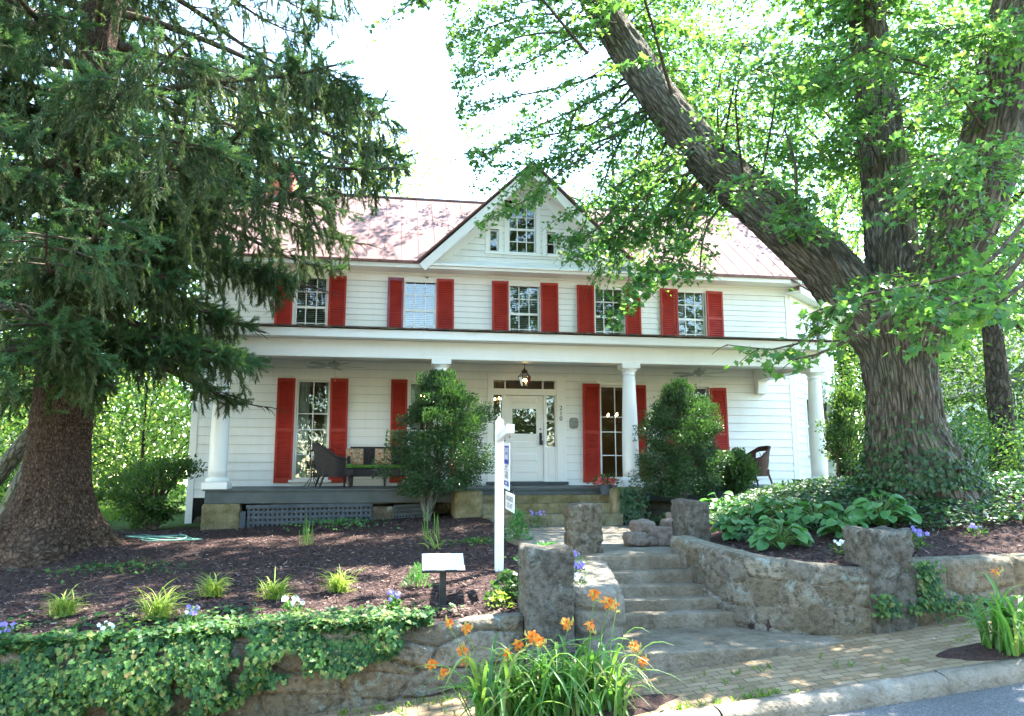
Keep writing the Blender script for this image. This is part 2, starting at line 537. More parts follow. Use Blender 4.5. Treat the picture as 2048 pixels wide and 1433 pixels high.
siding(s, FY - 0.002, PRZ - 0.1, EAVEZ - 0.34, 0.140, lambda z: (XL + 0.1, XR - 0.1), [(o[0]-.02, o[1]+.02, o[2]-.02, o[3]+.02) for o in up_ops], 0.022, 4)
# side walls: a few courses for other views
for k in range(int((EAVEZ - 1.2) / 0.17)):
    z = 1.2 + k * 0.17
    s.prism([(XL - 0.024, FY, z), (XL, FY, z), (XL, FY, z + 0.172), (XL - 0.006, FY, z + 0.172)], (0, BY - FY, 0))
s.build('clapboard_siding', [M['white'], M['lap_shade']], H)
c = MB()
c.box(XL - 0.03, XL + 0.12, FY - 0.035, FY + 0.1, 1.0, EAVEZ - 0.3)
c.build('corner_board', M['trim'], H, bevel=0.006)
c = MB()
c.box(XR - 0.12, XR + 0.03, FY - 0.035, FY + 0.06, 1.15, EAVEZ - 0.3)
c.build('corner_board', M['trim'], H, bevel=0.006)

# --- rooms behind the windows
rm = MB()
rm.box(XL + 0.2, XR - 0.2, 22.0, 22.1, 1.9, EAVEZ)
rm.box(XL + 0.2, XR - 0.2, FY + 0.22, 22.0, DECK - 0.06, DECK + 0.02)
rm.box(XL + 0.2, XR - 0.2, FY + 0.22, 22.0, E + 2.70, E + 2.95)
rm.box(XL + 0.2, XR - 0.2, FY + 0.22, 22.0, EAVEZ - 0.12, EAVEZ - 0.02)
for x in (1.35, 5.05): rm.box(x, x + 0.12, FY + 0.22, 22.0, 1.9, EAVEZ - 0.12)
rm.build('interior_room', M['room'], H)

def window(x0, x1, z0, z1, Y, cols, rows, parent=H, case=0.085, blind=False, curtain=False, meet=None, T=None, sill=True):
    f = MB(); f.T = T
    for a, b, c_, d in ((x0 - case, x0, z0 - 0.02, z1 + case), (x1, x1 + case, z0 - 0.02, z1 + case), (x0, x1, z1, z1 + case)):
        f.box(a, b, Y - 0.045, Y + 0.12, c_, d)
    f.box(x0 - case - 0.02, x1 + case + 0.02, Y - 0.07, Y + 0.1, z1 + case, z1 + case + 0.03)
    if sill: f.box(x0 - case - 0.03, x1 + case + 0.03, Y - 0.09, Y + 0.12, z0 - 0.06, z0 - 0.0)
    w_ = f.build('window', M['trim'], parent, bevel=0.004)
    sb = MB(); sb.T = T
    g = 0.04
    y0, y1 = Y + 0.03, Y + 0.07
    sb.box(x0, x0 + g, y0, y1, z0, z1); sb.box(x1 - g, x1, y0, y1, z0, z1)
    sb.box(x0 + g, x1 - g, y0 + 0.001, y1 - 0.001, z0, z0 + g * 1.3); sb.box(x0 + g, x1 - g, y0 + 0.001, y1 - 0.001, z1 - g, z1)
    zz = [z0 + (z1 - z0) * r for r in rows]
    for k, z in enumerate(zz):
        big = meet is not None and k == meet
        h = 0.028 if big else 0.011
        sb.box(x0 + g, x1 - g, y0 + (0 if big else 0.008), y1 - 0.004, z - h, z + h)
    for k in range(1, cols):
        x = x0 + (x1 - x0) * k / cols
        sb.box(x - 0.011, x + 0.011, y0 + 0.006, y1 - 0.006, z0 + g, z1 - g)
    sb.build('sash', M['trim'], w_)
    p = MB(); p.T = T
    p.box(x0 + g * .5, x1 - g * .5, Y + 0.050, Y + 0.054, z0 + g * .5, z1 - g * .5)
    p.build('pane', M['glass'], w_)
    if blind:
        b = MB(); b.T = T; z = z0 + 0.03
        while z < z1 - 0.05:
            b.prism([(x0 + 0.03, Y + 0.115, z), (x0 + 0.03, Y + 0.153, z + 0.022), (x0 + 0.03, Y + 0.155, z + 0.019), (x0 + 0.03, Y + 0.117, z - 0.003)], (x1 - x0 - 0.06, 0, 0))
            z += 0.046
        b.box(x0 + 0.03, x1 - 0.03, Y + 0.11, Y + 0.16, z1 - 0.05, z1 - 0.01)
        b.build('blind', M['blind'], w_)
    if curtain:
        cb = MB(); cb.T = T
        for a, b_ in ((x0 + 0.0, x0 + (x1 - x0) * 0.36), (x1 - (x1 - x0) * 0.16, x1)):
            n = 26; top = []; 
            for i in range(n + 1):
                x = a + (b_ - a) * i / n
                y = Y + 0.17 + 0.022 * math.sin(i * 1.7) + 0.008 * math.sin(i * 4.1)
                top.append((x, y))
            vs = [(x, y, z0 + 0.01) for x, y in top] + [(x, y, z1 - 0.02) for x, y in top]
            cb.add(vs, [(i, i + 1, n + 2 + i, n + 1 + i) for i in range(n)])
        cb.build('curtain', M['curtain'], w_, smooth=True)
    return w_

for i, o in enumerate(up_ops):
    window(*o, FY, 3, (0.25, 0.5, 0.75), blind=True, meet=1)
for i, o in enumerate(lo_ops):
    window(*o, FY, 2, (0.25, 0.50, 0.66), curtain=i < 2, case=0.075)

def shutter(x0, x1, z0, z1, Y, m=None, mid=None, tilt=0.0, swing=0.0):
    m = m or M['red']
    b = MB()
    W = x1 - x0
    b.T = Matrix.Translation((x0, Y, z0)) @ Matrix.Rotation(swing, 4, 'Z') @ Matrix.Rotation(tilt, 4, 'Y')
    st = 0.05; t = 0.032; Hh = z1 - z0
    b.box(0, st, -t, 0, 0, Hh); b.box(W - st, W, -t, 0, 0, Hh)
    rails = [(0, 0.1), (Hh - 0.07, Hh)] + ([(mid * Hh - 0.035, mid * Hh + 0.035)] if mid else [])
    for a, c_ in rails: b.box(st, W - st, -t + 0.001, -0.001, a, c_)
    rails.sort()
    for (a, c_), (d, e) in zip(rails[:-1], rails[1:]):
        n = int((d - c_) / 0.054)
        for k in range(n):
            z = c_ + (k + 0.5) * (d - c_) / n
            b.prism([(st, -0.031, z - 0.022), (st, -0.006, z + 0.022), (st, -0.001, z + 0.018), (st, -0.026, z - 0.026)], (W - 2 * st, 0, 0), 1)
    b.box(st, W - st, -0.0008, 0.002, 0.05, Hh - 0.05, 1)
    return b.build('shutter', [m, M['red']], H)
US = [(551, 586), (657, 692), (775, 807), (873, 908), (984, 1017), (1081, 1116), (1153, 1187), (1249, 1280), (1319, 1354), (1411, 1444)]
UT = [556, 553, 557, 560, 564, 568, 572, 575, 579, 584]
for i, ((a, b), t) in enumerate(zip(US, UT)):
    x0, x1 = at(a, 610, FY).x, at(b, 610, FY).x
    zt = at((a + b) / 2, t, FY).z
    shutter(x0, x1, E + 3.12, zt, FY - 0.05, M['redfade'] if i == 2 else None, 0.5 if i == 9 else None, R(rnd.uniform(-0.5, 0.5)), R(3 if i == 9 else rnd.uniform(-1, 1)))
LS = [(552, 588), (660, 696), (781, 814), (889, 917), (1164, 1198), (1265, 1292), (1330, 1361), (1423, 1455)]
LT = [757, 758, 760, 762, 768, 771, 773, 777]
for i, ((a, b), t) in enumerate(zip(LS, LT)):
    x0, x1 = at(a, 865, FY).x, at(b, 865, FY).x
    zt = at((a + b) / 2, t, FY).z
    shutter(x0, x1, DECK + 0.07, zt, FY - 0.05, None, 0.5, R(rnd.uniform(-0.6, 0.6)), R(rnd.uniform(-1, 1)))

# --- front door with transom and sidelights
d = MB()
tx0, tx1, tz = at(975, 860, FY).x, at(1131, 860, FY).x, at(1050, 752, FY).z
d.box(tx0, dx0, FY - 0.05, FY + 0.1, DECK + 0.08, tz); d.box(dx1, tx1, FY - 0.05, FY + 0.1, DECK + 0.08, tz)
d.box(dx0, dx1, FY - 0.05, FY + 0.1, dz1, tz); d.box(tx0 - 0.04, tx1 + 0.04, FY - 0.08, FY + 0.1, tz, tz + 0.05)
za, zb = at(1048, 778.5, FY).z, at(1048, 791, FY).z
d.box(dx0, dx1, FY - 0.035, FY + 0.1, zb, za)
for a, b in ((984, 987), (1003.5, 1011), (1087.5, 1093.5), (1110, 1113)):
    d.box(at(a, 860, FY).x, at(b, 860, FY).x, FY - 0.02, FY + 0.1, DECK + 0.06, zb)
for a, b in ((984, 987), (1009, 1011.5), (1084.5, 1087), (1109, 1113)):
    d.box(at(a, 770, FY).x, at(b, 770, FY).x, FY - 0.02, FY + 0.1, za, dz1)
for a, b in ((987, 1003.5), (1093.5, 1110)):
    x0, x1 = at(a, 860, FY).x, at(b, 860, FY).x
    zt = at(1000, 893, FY).z
    d.box(x0, x1, FY + 0.0, FY + 0.08, DECK + 0.06, zt)
    d.box(x0 + 0.03, x1 - 0.03, FY - 0.012, FY + 0.0, DECK + 0.2, zt - 0.12)
    d.box(x0, x1, FY + 0.01, FY + 0.07, at(1000, 841.5, FY).z - 0.012, at(1000, 841.5, FY).z + 0.012)
d.build('door_surround', M['trim'], H, bevel=0.004)
th = MB(); th.box(tx0 - 0.03, tx1 + 0.03, FY - 0.16, FY + 0.1, DECK + 0.012, DECK + 0.085); th.build('door_threshold', M['deck'], H, bevel=0.006)
gl = MB()
gl.box(dx0, dx1, FY + 0.04, FY + 0.045, za, dz1); gl.build('transom_pane', M['glass'], H)
for a, b in ((987, 1003.5), (1093.5, 1110)):
    gl = MB(); gl.box(at(a, 860, FY).x, at(b, 860, FY).x, FY + 0.045, FY + 0.05, at(1000, 893, FY).z, zb); gl.build('sidelight_pane', M['glass'], H)
gd = MB()
X0, X1 = at(1011.5, 860, FY).x, at(1087, 860, FY).x
Z0, Z1 = DECK + 0.09, zb - 0.01
gx0, gx1, gz0, gz1 = px_rect(1025, 818, 1073, 868)
cells(gd, X0, X1, Z0, Z1, FY + 0.02, FY + 0.065, [(gx0, gx1, gz0, gz1)])
for a, b in ((795, 806), (884, 896), (908, 922), (931, 945)):
    zt, zl = at(1049, a, FY).z, at(1049, b, FY).z
    gd.box(gx0 - 0.01, gx1 + 0.01, FY + 0.004, FY + 0.02, zl, zt)
door = gd.build('door', M['trim'], H, bevel=0.006)
p = MB(); p.box(gx0, gx1, FY + 0.035, FY + 0.04, gz0, gz1); p.build('pane', M['glass'], door)
M['lace'] = mat2('dark_floral_cloth', (0.015, 0.008, 0.008), (0.13, 0.05, 0.035), 22, 0.8, 0.2, lo=0.4, hi=0.62)
p = MB(); p.box(gx0 - .01, gx1 + .01, FY + 0.052, FY + 0.056, gz0 - .01, gz1 + .01); p.build('floral_curtain', M['lace'], door)
M['steel'] = mat2('dull_steel', (0.10, 0.10, 0.10), (0.2, 0.2, 0.2), 8, 0.35, 0.5, metal=0.8)
p = MB(); hx, _, hz0, hz1 = px_rect(1079, 866, 1085, 888)
p.box(hx, hx + 0.06, FY - 0.0, FY + 0.02, hz0 + .08, hz1); p.ball((hx + .03, FY - .04, hz0 + .16), 0.03, 8); p.tube([(hx+.03, FY-.03, hz0+.16), (hx+.03, FY+.01, hz0+.16)], .012)
p.box(hx - .005, hx + 0.075, FY - 0.05, FY + 0.0, hz0 - .03, hz0 + .08)
p.build('handle', M['black'], door, bevel=0.004)
p = MB(); p.lathe([(0.0, 0), (0.022, 0), (0.022, .012), (0, .012)], (0, 0, 0), 12)
p.T = None
kb = p.build('keyhole', M['steel'], door, smooth=False); kb.rotation_euler = (R(90), 0, 0); kb.location = (hx + 0.03, FY + 0.02, at(1082, 859, FY).z)

def text(name, body, size, loc, mat, parent, rot=(R(90), 0, 0), ext=0.006, align='CENTER', sx=1.0):
    c = bpy.data.curves.new(name, 'FONT'); c.body = body; c.size = size; c.extrude = ext; c.align_x = align; c.align_y = 'CENTER'
    c.materials.append(mat)
    o = bpy.data.objects.new(name, c); col.objects.link(o)
    o.location = loc; o.rotation_euler = rot; o.scale = (sx, 1, 1)
    if parent is not None: o.parent = parent
    return o
pl = MB()
x0, x1, z0, z1 = px_rect(1138, 836, 1156, 858)
cx_, cz_, hw_, hh_ = (x0 + x1) / 2, (z0 + z1) / 2, (x1 - x0) / 2, (z1 - z0) / 2
pts = []
for k in range(32):
    a = 2 * math.pi * k / 32
    sx, sz = math.copysign(abs(math.cos(a)) ** 0.5, math.cos(a)), math.copysign(abs(math.sin(a)) ** 0.6, math.sin(a))
    pts.append((cx_ + hw_ * sx, FY - 0.05, cz_ + hh_ * sz))
pl.prism(pts, (0, 0.02, 0))
M['plaque'] = mat2('bronze_plaque', (0.16, 0.17, 0.15), (0.26, 0.27, 0.24), 14, 0.5, 0.5, 0.4, 70, 0.004)
pl.build('wall_plaque', M['plaque'], H, bevel=0.005)

# --- main roof with the notch for the cross gable
def roofpt(x, y, dz=0.0): return Vector((x, y, EAVEZ + (y - EAVEY) * SLOPE + dz))
RL, RR = XL - 0.42, XR + 0.12
VY = EAVEY + (GZ - EAVEZ) / SLOPE
r = MB()
nrm = Vector((0, -SLOPE, 1)).normalized()
pts = [roofpt(RL, EAVEY - .04), roofpt(GX - GHW, EAVEY - .04), roofpt(GX, VY), roofpt(GX + GHW, EAVEY - .04), roofpt(RR, EAVEY - .04), roofpt(RR, RIDGEY), roofpt(RL, RIDGEY)]
r.prism(pts, nrm * 0.045)
by = 2 * RIDGEY - EAVEY
r.prism([(RL, RIDGEY, RIDGEZ), (RR, RIDGEY, RIDGEZ), (RR, by, EAVEZ), (RL, by, EAVEZ)], Vector((0, SLOPE, 1)).normalized() * 0.045)
r.box(RL, RR, RIDGEY - 0.08, RIDGEY + 0.08, RIDGEZ + 0.02, RIDGEZ + 0.07)
x = RL + 0.12
while x < RR:
    y0 = EAVEY - .05
    if abs(x - GX) < GHW: y0 = EAVEY + (GHW - abs(x - GX)) / GHW * (VY - EAVEY)
    if RIDGEY - y0 > 0.3:
        a, b = roofpt(x, y0) + nrm * 0.05, roofpt(x, RIDGEY - 0.02) + nrm * 0.05
        r.bar(a, b, 0.012, 0.014, nrm)
    x += 0.41 * rnd.uniform(0.97, 1.03)
# cross gable slopes
gs = (GZ - EAVEZ) / GHW
for sgn in (-1, 1):
    A, B, C = Vector((GX, EAVEY - .1, GZ + .03)), Vector((GX + sgn * (GHW + .04), EAVEY - .1, EAVEZ - .01)), Vector((GX, VY + .1, GZ + .03))
    n2 = Vector((sgn * gs, 0, 1)).normalized()
    pp = [A, B, C] if sgn > 0 else [C, B, A]
    r.prism(pp, n2 * 0.04)
    for k in range(1, 7):
        t = k / 7
        a = A.lerp(C, t); e = B.lerp(C, t)
        r.bar(a + n2 * .055, e + n2 * .055, 0.02, 0.03, n2)
roof = r.build('roof', M['roof'], H)
for (cx0, w_, hgt) in ((at(560, 392, RIDGEY).x, 0.75, 0.55), (at(1376, 430, RIDGEY).x, 0.42, 0.7)):
    cb = MB(); cb.box(cx0 - w_/2, cx0 + w_/2, RIDGEY - .3, RIDGEY + .35, RIDGEZ - .4, RIDGEZ + hgt); cb.box(cx0 - w_/2 - .05, cx0 + w_/2 + .05, RIDGEY - .35, RIDGEY + .4, RIDGEZ + hgt, RIDGEZ + hgt + .14)
    cb.box(cx0 - w_/2 - .02, cx0 + w_/2 + .02, RIDGEY - .32, RIDGEY + .37, RIDGEZ + hgt + .14, RIDGEZ + hgt + .22)
    cb.build('chimney', M['brick'], roof, bevel=0.01)
ed = MB()                                   # dark drip edge along eaves and rakes
ed.box(RL, GX - GHW, EAVEY - .07, EAVEY - .045, EAVEZ - .03, EAVEZ + .035); ed.box(GX + GHW, RR, EAVEY - .07, EAVEY - .045, EAVEZ - .03, EAVEZ + .035)
for sgn in (-1, 1):
    ed.bar((GX, EAVEY - .125, GZ + .055), (GX + sgn * (GHW + .05), EAVEY - .125, EAVEZ + .015), 0.028, 0.05, (0, -1, 0))
M['rust'] = mat2('rusty_edge', (0.15, 0.07, 0.06), (0.24, 0.13, 0.11), 8, 0.6, 0.3)
ed.build('drip_edge', M['rust'], roof)

# --- eaves: fascia, soffit, frieze, gable rakes and the pent shelf under the gable
e = MB()
e.box(RL + .02, GX - GHW, EAVEY - .02, EAVEY + .015, EAVEZ - .13, EAVEZ - .005)
e.box(GX + GHW, RR - .02, EAVEY - .02, EAVEY + .015, EAVEZ - .13, EAVEZ - .005)
e.box(GX - GHW, GX + GHW, EAVEY - .025, EAVEY + .015, EAVEZ - .13, EAVEZ - .06)
e.box(RL + .02, RR - .02, EAVEY + .015, FY + .01, EAVEZ - .13, EAVEZ - .10)
e.box(XL, XR, FY - .04, FY, EAVEZ - .36, EAVEZ - .13)
e.box(XL, XR, FY - .075, FY - .04, EAVEZ - .18, EAVEZ - .13)
e.build('eave_fascia', M['trim'], H, bevel=0.005)
pe = MB()
pe.prism([(GX - GHW + .05, EAVEY - .07, EAVEZ - .058), (GX - GHW + .05, EAVEY - .07, EAVEZ - .02), (GX - GHW + .05, FY + .02, EAVEZ + .26), (GX - GHW + .05, FY + .02, EAVEZ - .058)], (2 * GHW - .1, 0, 0))
pe.build('gable_shelf', M['trim'], H)
rk = MB()
for sgn in (-1, 1):
    A, B = Vector((GX, 0, GZ - .02)), Vector((GX + sgn * (GHW - .0), 0, EAVEZ - .05))
    ax = (B - A).normalized(); up = Vector((-ax.z * sgn, 0, ax.x * sgn)); 
    if up.z < 0: up = -up
    for (y0, y1, h0, h1) in ((EAVEY - .09, EAVEY - .05, -.20, .0), (EAVEY - .05, FY + .0, -.05, -.01), (FY - .045, FY - .0, -.30, -.05)):
        q = [A + up * h0 - Vector((0, 0, 0)), B + up * h0, B + up * h1, A + up * h1]
        q[0].x = GX; q[3].x = GX
        # meet on the centre line
        for i, hh in ((0, h0), (3, h1)): q[i] = Vector((GX, 0, A.z + hh / up.z))
        rk.prism([(v.x, y0, v.z) for v in q] if sgn > 0 else [(v.x, y0, v.z) for v in reversed(q)], (0, y1 - y0, 0))
rk.build('gable_rake', M['trim'], H)
# gable wall
gops = [px_rect(1016.5, 411, 1071.5, 508), px_rect(978, 459, 997, 505), px_rect(1092, 465, 1111, 511)]
g = MB()
zs_ = [EAVEZ - .05, EAVEZ + .3] + [EAVEZ + .3 + k * .1 for k in range(1, 30)]
def gspan(z): 
    h = max(0.0, (GZ - 0.06 - z) / gs); return GX - h, GX + h
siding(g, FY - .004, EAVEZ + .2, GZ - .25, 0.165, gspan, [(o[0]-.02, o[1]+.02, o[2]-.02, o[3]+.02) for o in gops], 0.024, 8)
z = EAVEZ + .0
while z < GZ - .15:
    a, b = gspan(z + .1)
    cells(g, a, b, z, z + .1, FY, FY + .12, [o for o in gops])
    z += .1
g.build('gable_wall', [M['white'], M['lap_shade']], H)
gd = MB(); gd.prism([(GX - GHW, FY + 1.2, EAVEZ), (GX + GHW, FY + 1.2, EAVEZ), (GX, FY + 1.2, GZ - .05)], (0, .1, 0)); gd.build('attic_partition', M['room'], H)
window(*gops[0], FY, 3, (0.25, 0.5, 0.75), meet=1, case=0.10)
window(*gops[1], FY, 1, (0.5,), case=0.09); window(*gops[2], FY, 1, (0.5,), case=0.09)

# --- canted bay at the right end
BL = 3.6; ang = math.atan2(2.4, 2.65)
TB = Matrix.Translation((XR, FY, 0)) @ Matrix.Rotation(ang, 4, 'Z')
def bay_x(px, py):
    d = ray(px, py); o = Vector((0, 0, E)); n = TB.to_3x3() @ Vector((0, -1, 0)); q = TB @ Vector((0, 0, 0))
    t = (q - o).dot(n) / d.dot(n); P_ = o + d * t
    return TB.inverted() @ P_
a0, a1 = bay_x(1613, 855).x, bay_x(1661, 855).x
bz1, bz0 = bay_x(1618, 797).z, bay_x(1618, 909).z
u0, u1 = bay_x(1617, 655).x, bay_x(1643, 655).x
vz1, vz0 = bay_x(1630, 628).z, bay_x(1630, 681).z
bops = [(a0, a1, bz0, bz1), (u0, u1, vz0, vz1)]
BTOP = E + 4.55
b = MB(); b.T = TB
cells(b, 0.02, BL, 1.0, BTOP, 0.0, 0.15, bops)
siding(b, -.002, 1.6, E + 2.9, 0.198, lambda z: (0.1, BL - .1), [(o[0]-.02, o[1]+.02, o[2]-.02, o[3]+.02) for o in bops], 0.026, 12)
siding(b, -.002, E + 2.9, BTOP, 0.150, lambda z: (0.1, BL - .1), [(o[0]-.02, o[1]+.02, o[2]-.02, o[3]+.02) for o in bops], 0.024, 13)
b.T = None
e1 = TB @ Vector((BL, 0, 0))
b.box(e1.x - .15, e1.x, e1.y, 25.5, 1.0, BTOP)
for k in range(22):
    z = 1.6 + k * .2
    if z < BTOP - .2: b.prism([(e1.x + .026, e1.y, z), (e1.x + .006, e1.y, z + .2), (e1.x, e1.y, z + .2), (e1.x, e1.y, z)], (0, 4, 0))
b.build('bay_wall', [M['white'], M['lap_shade']], H)
b = MB(); b.T = TB
b.box(-.03, .12, -.035, -.002, 1.15, BTOP); b.box(BL - .13, BL + .02, -.035, -.002, 1.15, BTOP)
b.box(-.15, BL + .3, -.36, .02, BTOP, BTOP + .06); b.box(-.15, BL + .3, -.38, -.34, BTOP - .02, BTOP + .16)
b.box(0, BL, -.04, 0.0, BTOP - .22, BTOP - 0.0)
b.build('bay_trim', M['trim'], H, bevel=0.005)
b = MB(); b.T = TB
b.prism([(-.5, -.42, BTOP + .16), (BL + .3, -.42, BTOP + .16), (BL - .4, 1.6, BTOP + 1.35), (-.5, 1.6, BTOP + 1.35)], (0, 0, .05))
for k in range(9):
    x = -.3 + k * .42
    b.bar((x, -.43, BTOP + .22), (x * .9, 1.6, BTOP + 1.41), .02, .03)
b.build('bay_roof', M['roof'], H)
window(*bops[0], 0.0, 2, (0.5,), T=TB, meet=0, case=.08); window(*bops[1], 0.0, 1, (0.5,), T=TB, meet=0, case=.07)
b = MB(); b.T = TB; b.box(.1, BL - .2, 1.2, 1.3, 1.2, BTOP); b.build('bay_room', M['room'], H)

# ------------------------------------------------------------------ PORCH
PXL, PXR = at(410, 981, PY).x, at(1655, 976, PY).x
CY_ = 15.42                                  # column line
FZ1 = at(1050, 668, 14.92).z; FZ0 = FZ1 - .17
BMZ = at(863, 719, CY_ - .15).z              # beam underside
CEIL = E + 2.53
b = MB()
y = PY - .03; k = 0
while y < FY - .02:
    b.box(PXL - .04, PXR + .04, y, min(y + .088, FY), DECK - .03, DECK - rnd.uniform(0, .0015)); y += .09
deck = b.build('porch_deck', M['deck'], H)
b = MB(); b.box(PXL, PXR, PY, PY + .05, DECK - .27, DECK - .032); b.box(PXL, PXL + .05, PY + .05, FY, DECK - .27, DECK - .032)
b.box(PXL + .02, PXR - .02, PY - .012, PY + .0, DECK - .06, DECK - .034)
b.build('deck_skirt', M['deck'], H, bevel=0.005)
# roof of the porch
b = MB()
b.prism([(PXL - .25, 14.86, FZ1 + .012), (PXL - .25, FY, PRZ - .05), (PXL - .25, FY, PRZ), (PXL - .25, 14.86, FZ1 + .045)], (PXR - PXL + .55, 0, 0))
x = PXL - .27
while x < PXR + .3:                         # curled shingle ends along the edge
    w_ = rnd.uniform(.09, .24); dz = rnd.uniform(-.006, .012); dy = rnd.uniform(-.03, .0)
    b.prism([(x, 14.84 + dy, FZ1 + .012 + dz - rnd.uniform(0, .012)), (x, 15.2, FZ1 + .07), (x, 15.2, FZ1 + .09), (x, 14.84 + dy, FZ1 + .03 + dz)], (w_ - .008, 0, 0)); x += w_
b.build('porch_roof', M['shingle'], H)
b = MB()
b.box(PXL - .24, PXR + .28, 14.90, 14.935, FZ0, FZ1)
b.box(PXL - .24, PXR + .28, 14.936, CY_ - .17, FZ0 + .015, FZ0 + .04)
b.box(PXR + .245, PXR + .28, 14.936, FY - .03, FZ0, FZ1); b.box(PXR + .05, PXR + .245, CY_ - .17, FY - .04, FZ0 + .015, FZ0 + .04)
b.box(PXL - .24, PXL - .205, 14.936, FY - .03, FZ0, FZ1)
b.build('porch_fascia', M['trim'], H, bevel=0.005)
b = MB()
b.box(PXL + .12, PXR + .04, CY_ - .16, CY_ + .16, BMZ, FZ0 + .012)
b.box(PXL + .12, PXL + .42, CY_ + .161, FY - .03, BMZ, FZ0 + .01)
cx4 = at(1634, 860, CY_).x
b.box(cx4 - .15, cx4 + .15, CY_ + .161, FY - .03, BMZ + .001, FZ0 + .01)
b.box(PXL + .12, PXR + .045, CY_ - .175, CY_ - .16, BMZ + .0, BMZ + .05)
b.build('porch_beam', M['trim'], H, bevel=0.006)
b = MB(); b.prism([(cx4 - .13, FY - .03, BMZ), (cx4 - .13, FY - .03, BMZ - .34), (cx4 - .13, FY - .20, BMZ - .32), (cx4 - .13, FY - .24, BMZ)], (.26, 0, 0)); b.build('beam_bracket', M['trim'], H, bevel=0.006)
b = MB(); y = CY_ + .161
while y < FY - .03: b.box(PXL + .42, cx4 - .15, y, min(y + .079, FY - .03), CEIL, CEIL + .02); y += .08
b.box(PXL + .42, cx4 - .15, CY_ + .161, FY, CEIL + .021, CEIL + .04)
b.build('porch_ceiling', M['ceiling'], H)
for px_ in (440, 880, 1260, 1634):
    cx0 = at(px_, 860, CY_).x
    hC = BMZ - DECK
    prof = []
    for k in range(15):
        t = k / 14; prof.append((.175 - .045 * max(0, (t - .25) / .75) ** 1.4 + (.0), .22 + t * (hC - .42)))
    c_ = MB(); c_.lathe(prof, (cx0, CY_, DECK), 32); cobj = c_.build('column', M['column'], H, smooth=True)
    c_ = MB(); c_.box(cx0 - .235, cx0 + .235, CY_ - .235, CY_ + .235, DECK + .001, DECK + .13)
    c_.lathe([(.19, .13), (.21, .14), (.225, .16), (.225, .175), (.21, .195), (.19, .205), (.185, .225)], (cx0, CY_, DECK), 32); c_.build('column_base', M['column'], cobj, bevel=0.008)
    c_ = MB(); z0 = hC - .20
    c_.lathe([(.128, z0 - .04), (.150, z0 - .035), (.150, z0 - .015), (.133, z0 - .01), (.133, z0 + .03), (.15, z0 + .05), (.18, z0 + .09), (.185, z0 + .10)], (cx0, CY_, DECK), 32)
    c_.box(cx0 - .2, cx0 + .2, CY_ - .2, CY_ + .2, DECK + hC - .1, BMZ - .001); c_.build('column_capital', M['column'], cobj, bevel=0.006)

# under the porch: stone piers, dark crawl space, lattice
def stonemat(name, c1, c2, c3, lich=None, scale=3.0, brick=None, bs=0.6):
    m, nt, out = newmat(name)
    v = coords(nt, 'Object')
    n1 = noise(nt, v, scale, 7, 0.65); n2 = noise(nt, v, scale * 6, 5, 0.6); n3 = noise(nt, coords(nt, 'Object', (5, 5, 1)), 1.3, 4)
    c = ramp(nt, n1, [(0.3, c1), (0.5, c2), (0.68, c3)])
    c = mixc(nt, ramp(nt, n2, [(0.5, (0, 0, 0)), (0.75, (.55, .55, .55))]), c, tuple(x * .55 for x in c1))
    c = mixc(nt, ramp(nt, n3, [(0.52, (0, 0, 0)), (0.75, (.5, .5, .5))]), c, tuple(x * .6 for x in c1))
    if lich:
        n4 = noise(nt, v, 2.3, 9, 0.72, 0.6)
        c = mixc(nt, ramp(nt, n4, [(0.575, (0, 0, 0)), (0.64, (.65, .65, .65))]), c, lich)
    vo = N(nt, 'ShaderNodeTexNoise', Scale=scale * 14, Detail=6.0); nt.links.new(v, vo.inputs['Vector'])
    ad = N(nt, 'ShaderNodeMath', operation='ADD'); nt.links.new(n2, ad.inputs[0]); nt.links.new(vo.outputs['Fac'], ad.inputs[1])
    principled(nt, out, c, 0.9, 0.15, bump(nt, ad.outputs[0], bs + .3, 0.03)); return m
M['stone'] = stonemat('weathered_stone', (0.085, 0.07, 0.048), (0.15, 0.128, 0.092), (0.22, 0.20, 0.16), (0.30, 0.36, 0.33))
M['stonegrey'] = stonemat('grey_stone', (0.115, 0.098, 0.072), (0.19, 0.168, 0.13), (0.26, 0.24, 0.20), (0.32, 0.36, 0.34), 3.5)
M['mossy'] = stonemat('mossy_sandstone', (0.10, 0.095, 0.04), (0.20, 0.17, 0.095), (0.28, 0.25, 0.16), None, 2.2)
M['concrete'] = stonemat('old_concrete', (0.125, 0.11, 0.085), (0.19, 0.17, 0.135), (0.255, 0.235, 0.195), None, 2.0, bs=0.35)
M['rock'] = stonemat('field_rock', (0.15, 0.11, 0.085), (0.24, 0.19, 0.155), (0.31, 0.27, 0.235), None, 6.0)
M['voiddark'] = mat2('crawl_space', (0.012, 0.012, 0.012), (0.02, 0.02, 0.018), 3, 0.9, 0.05)

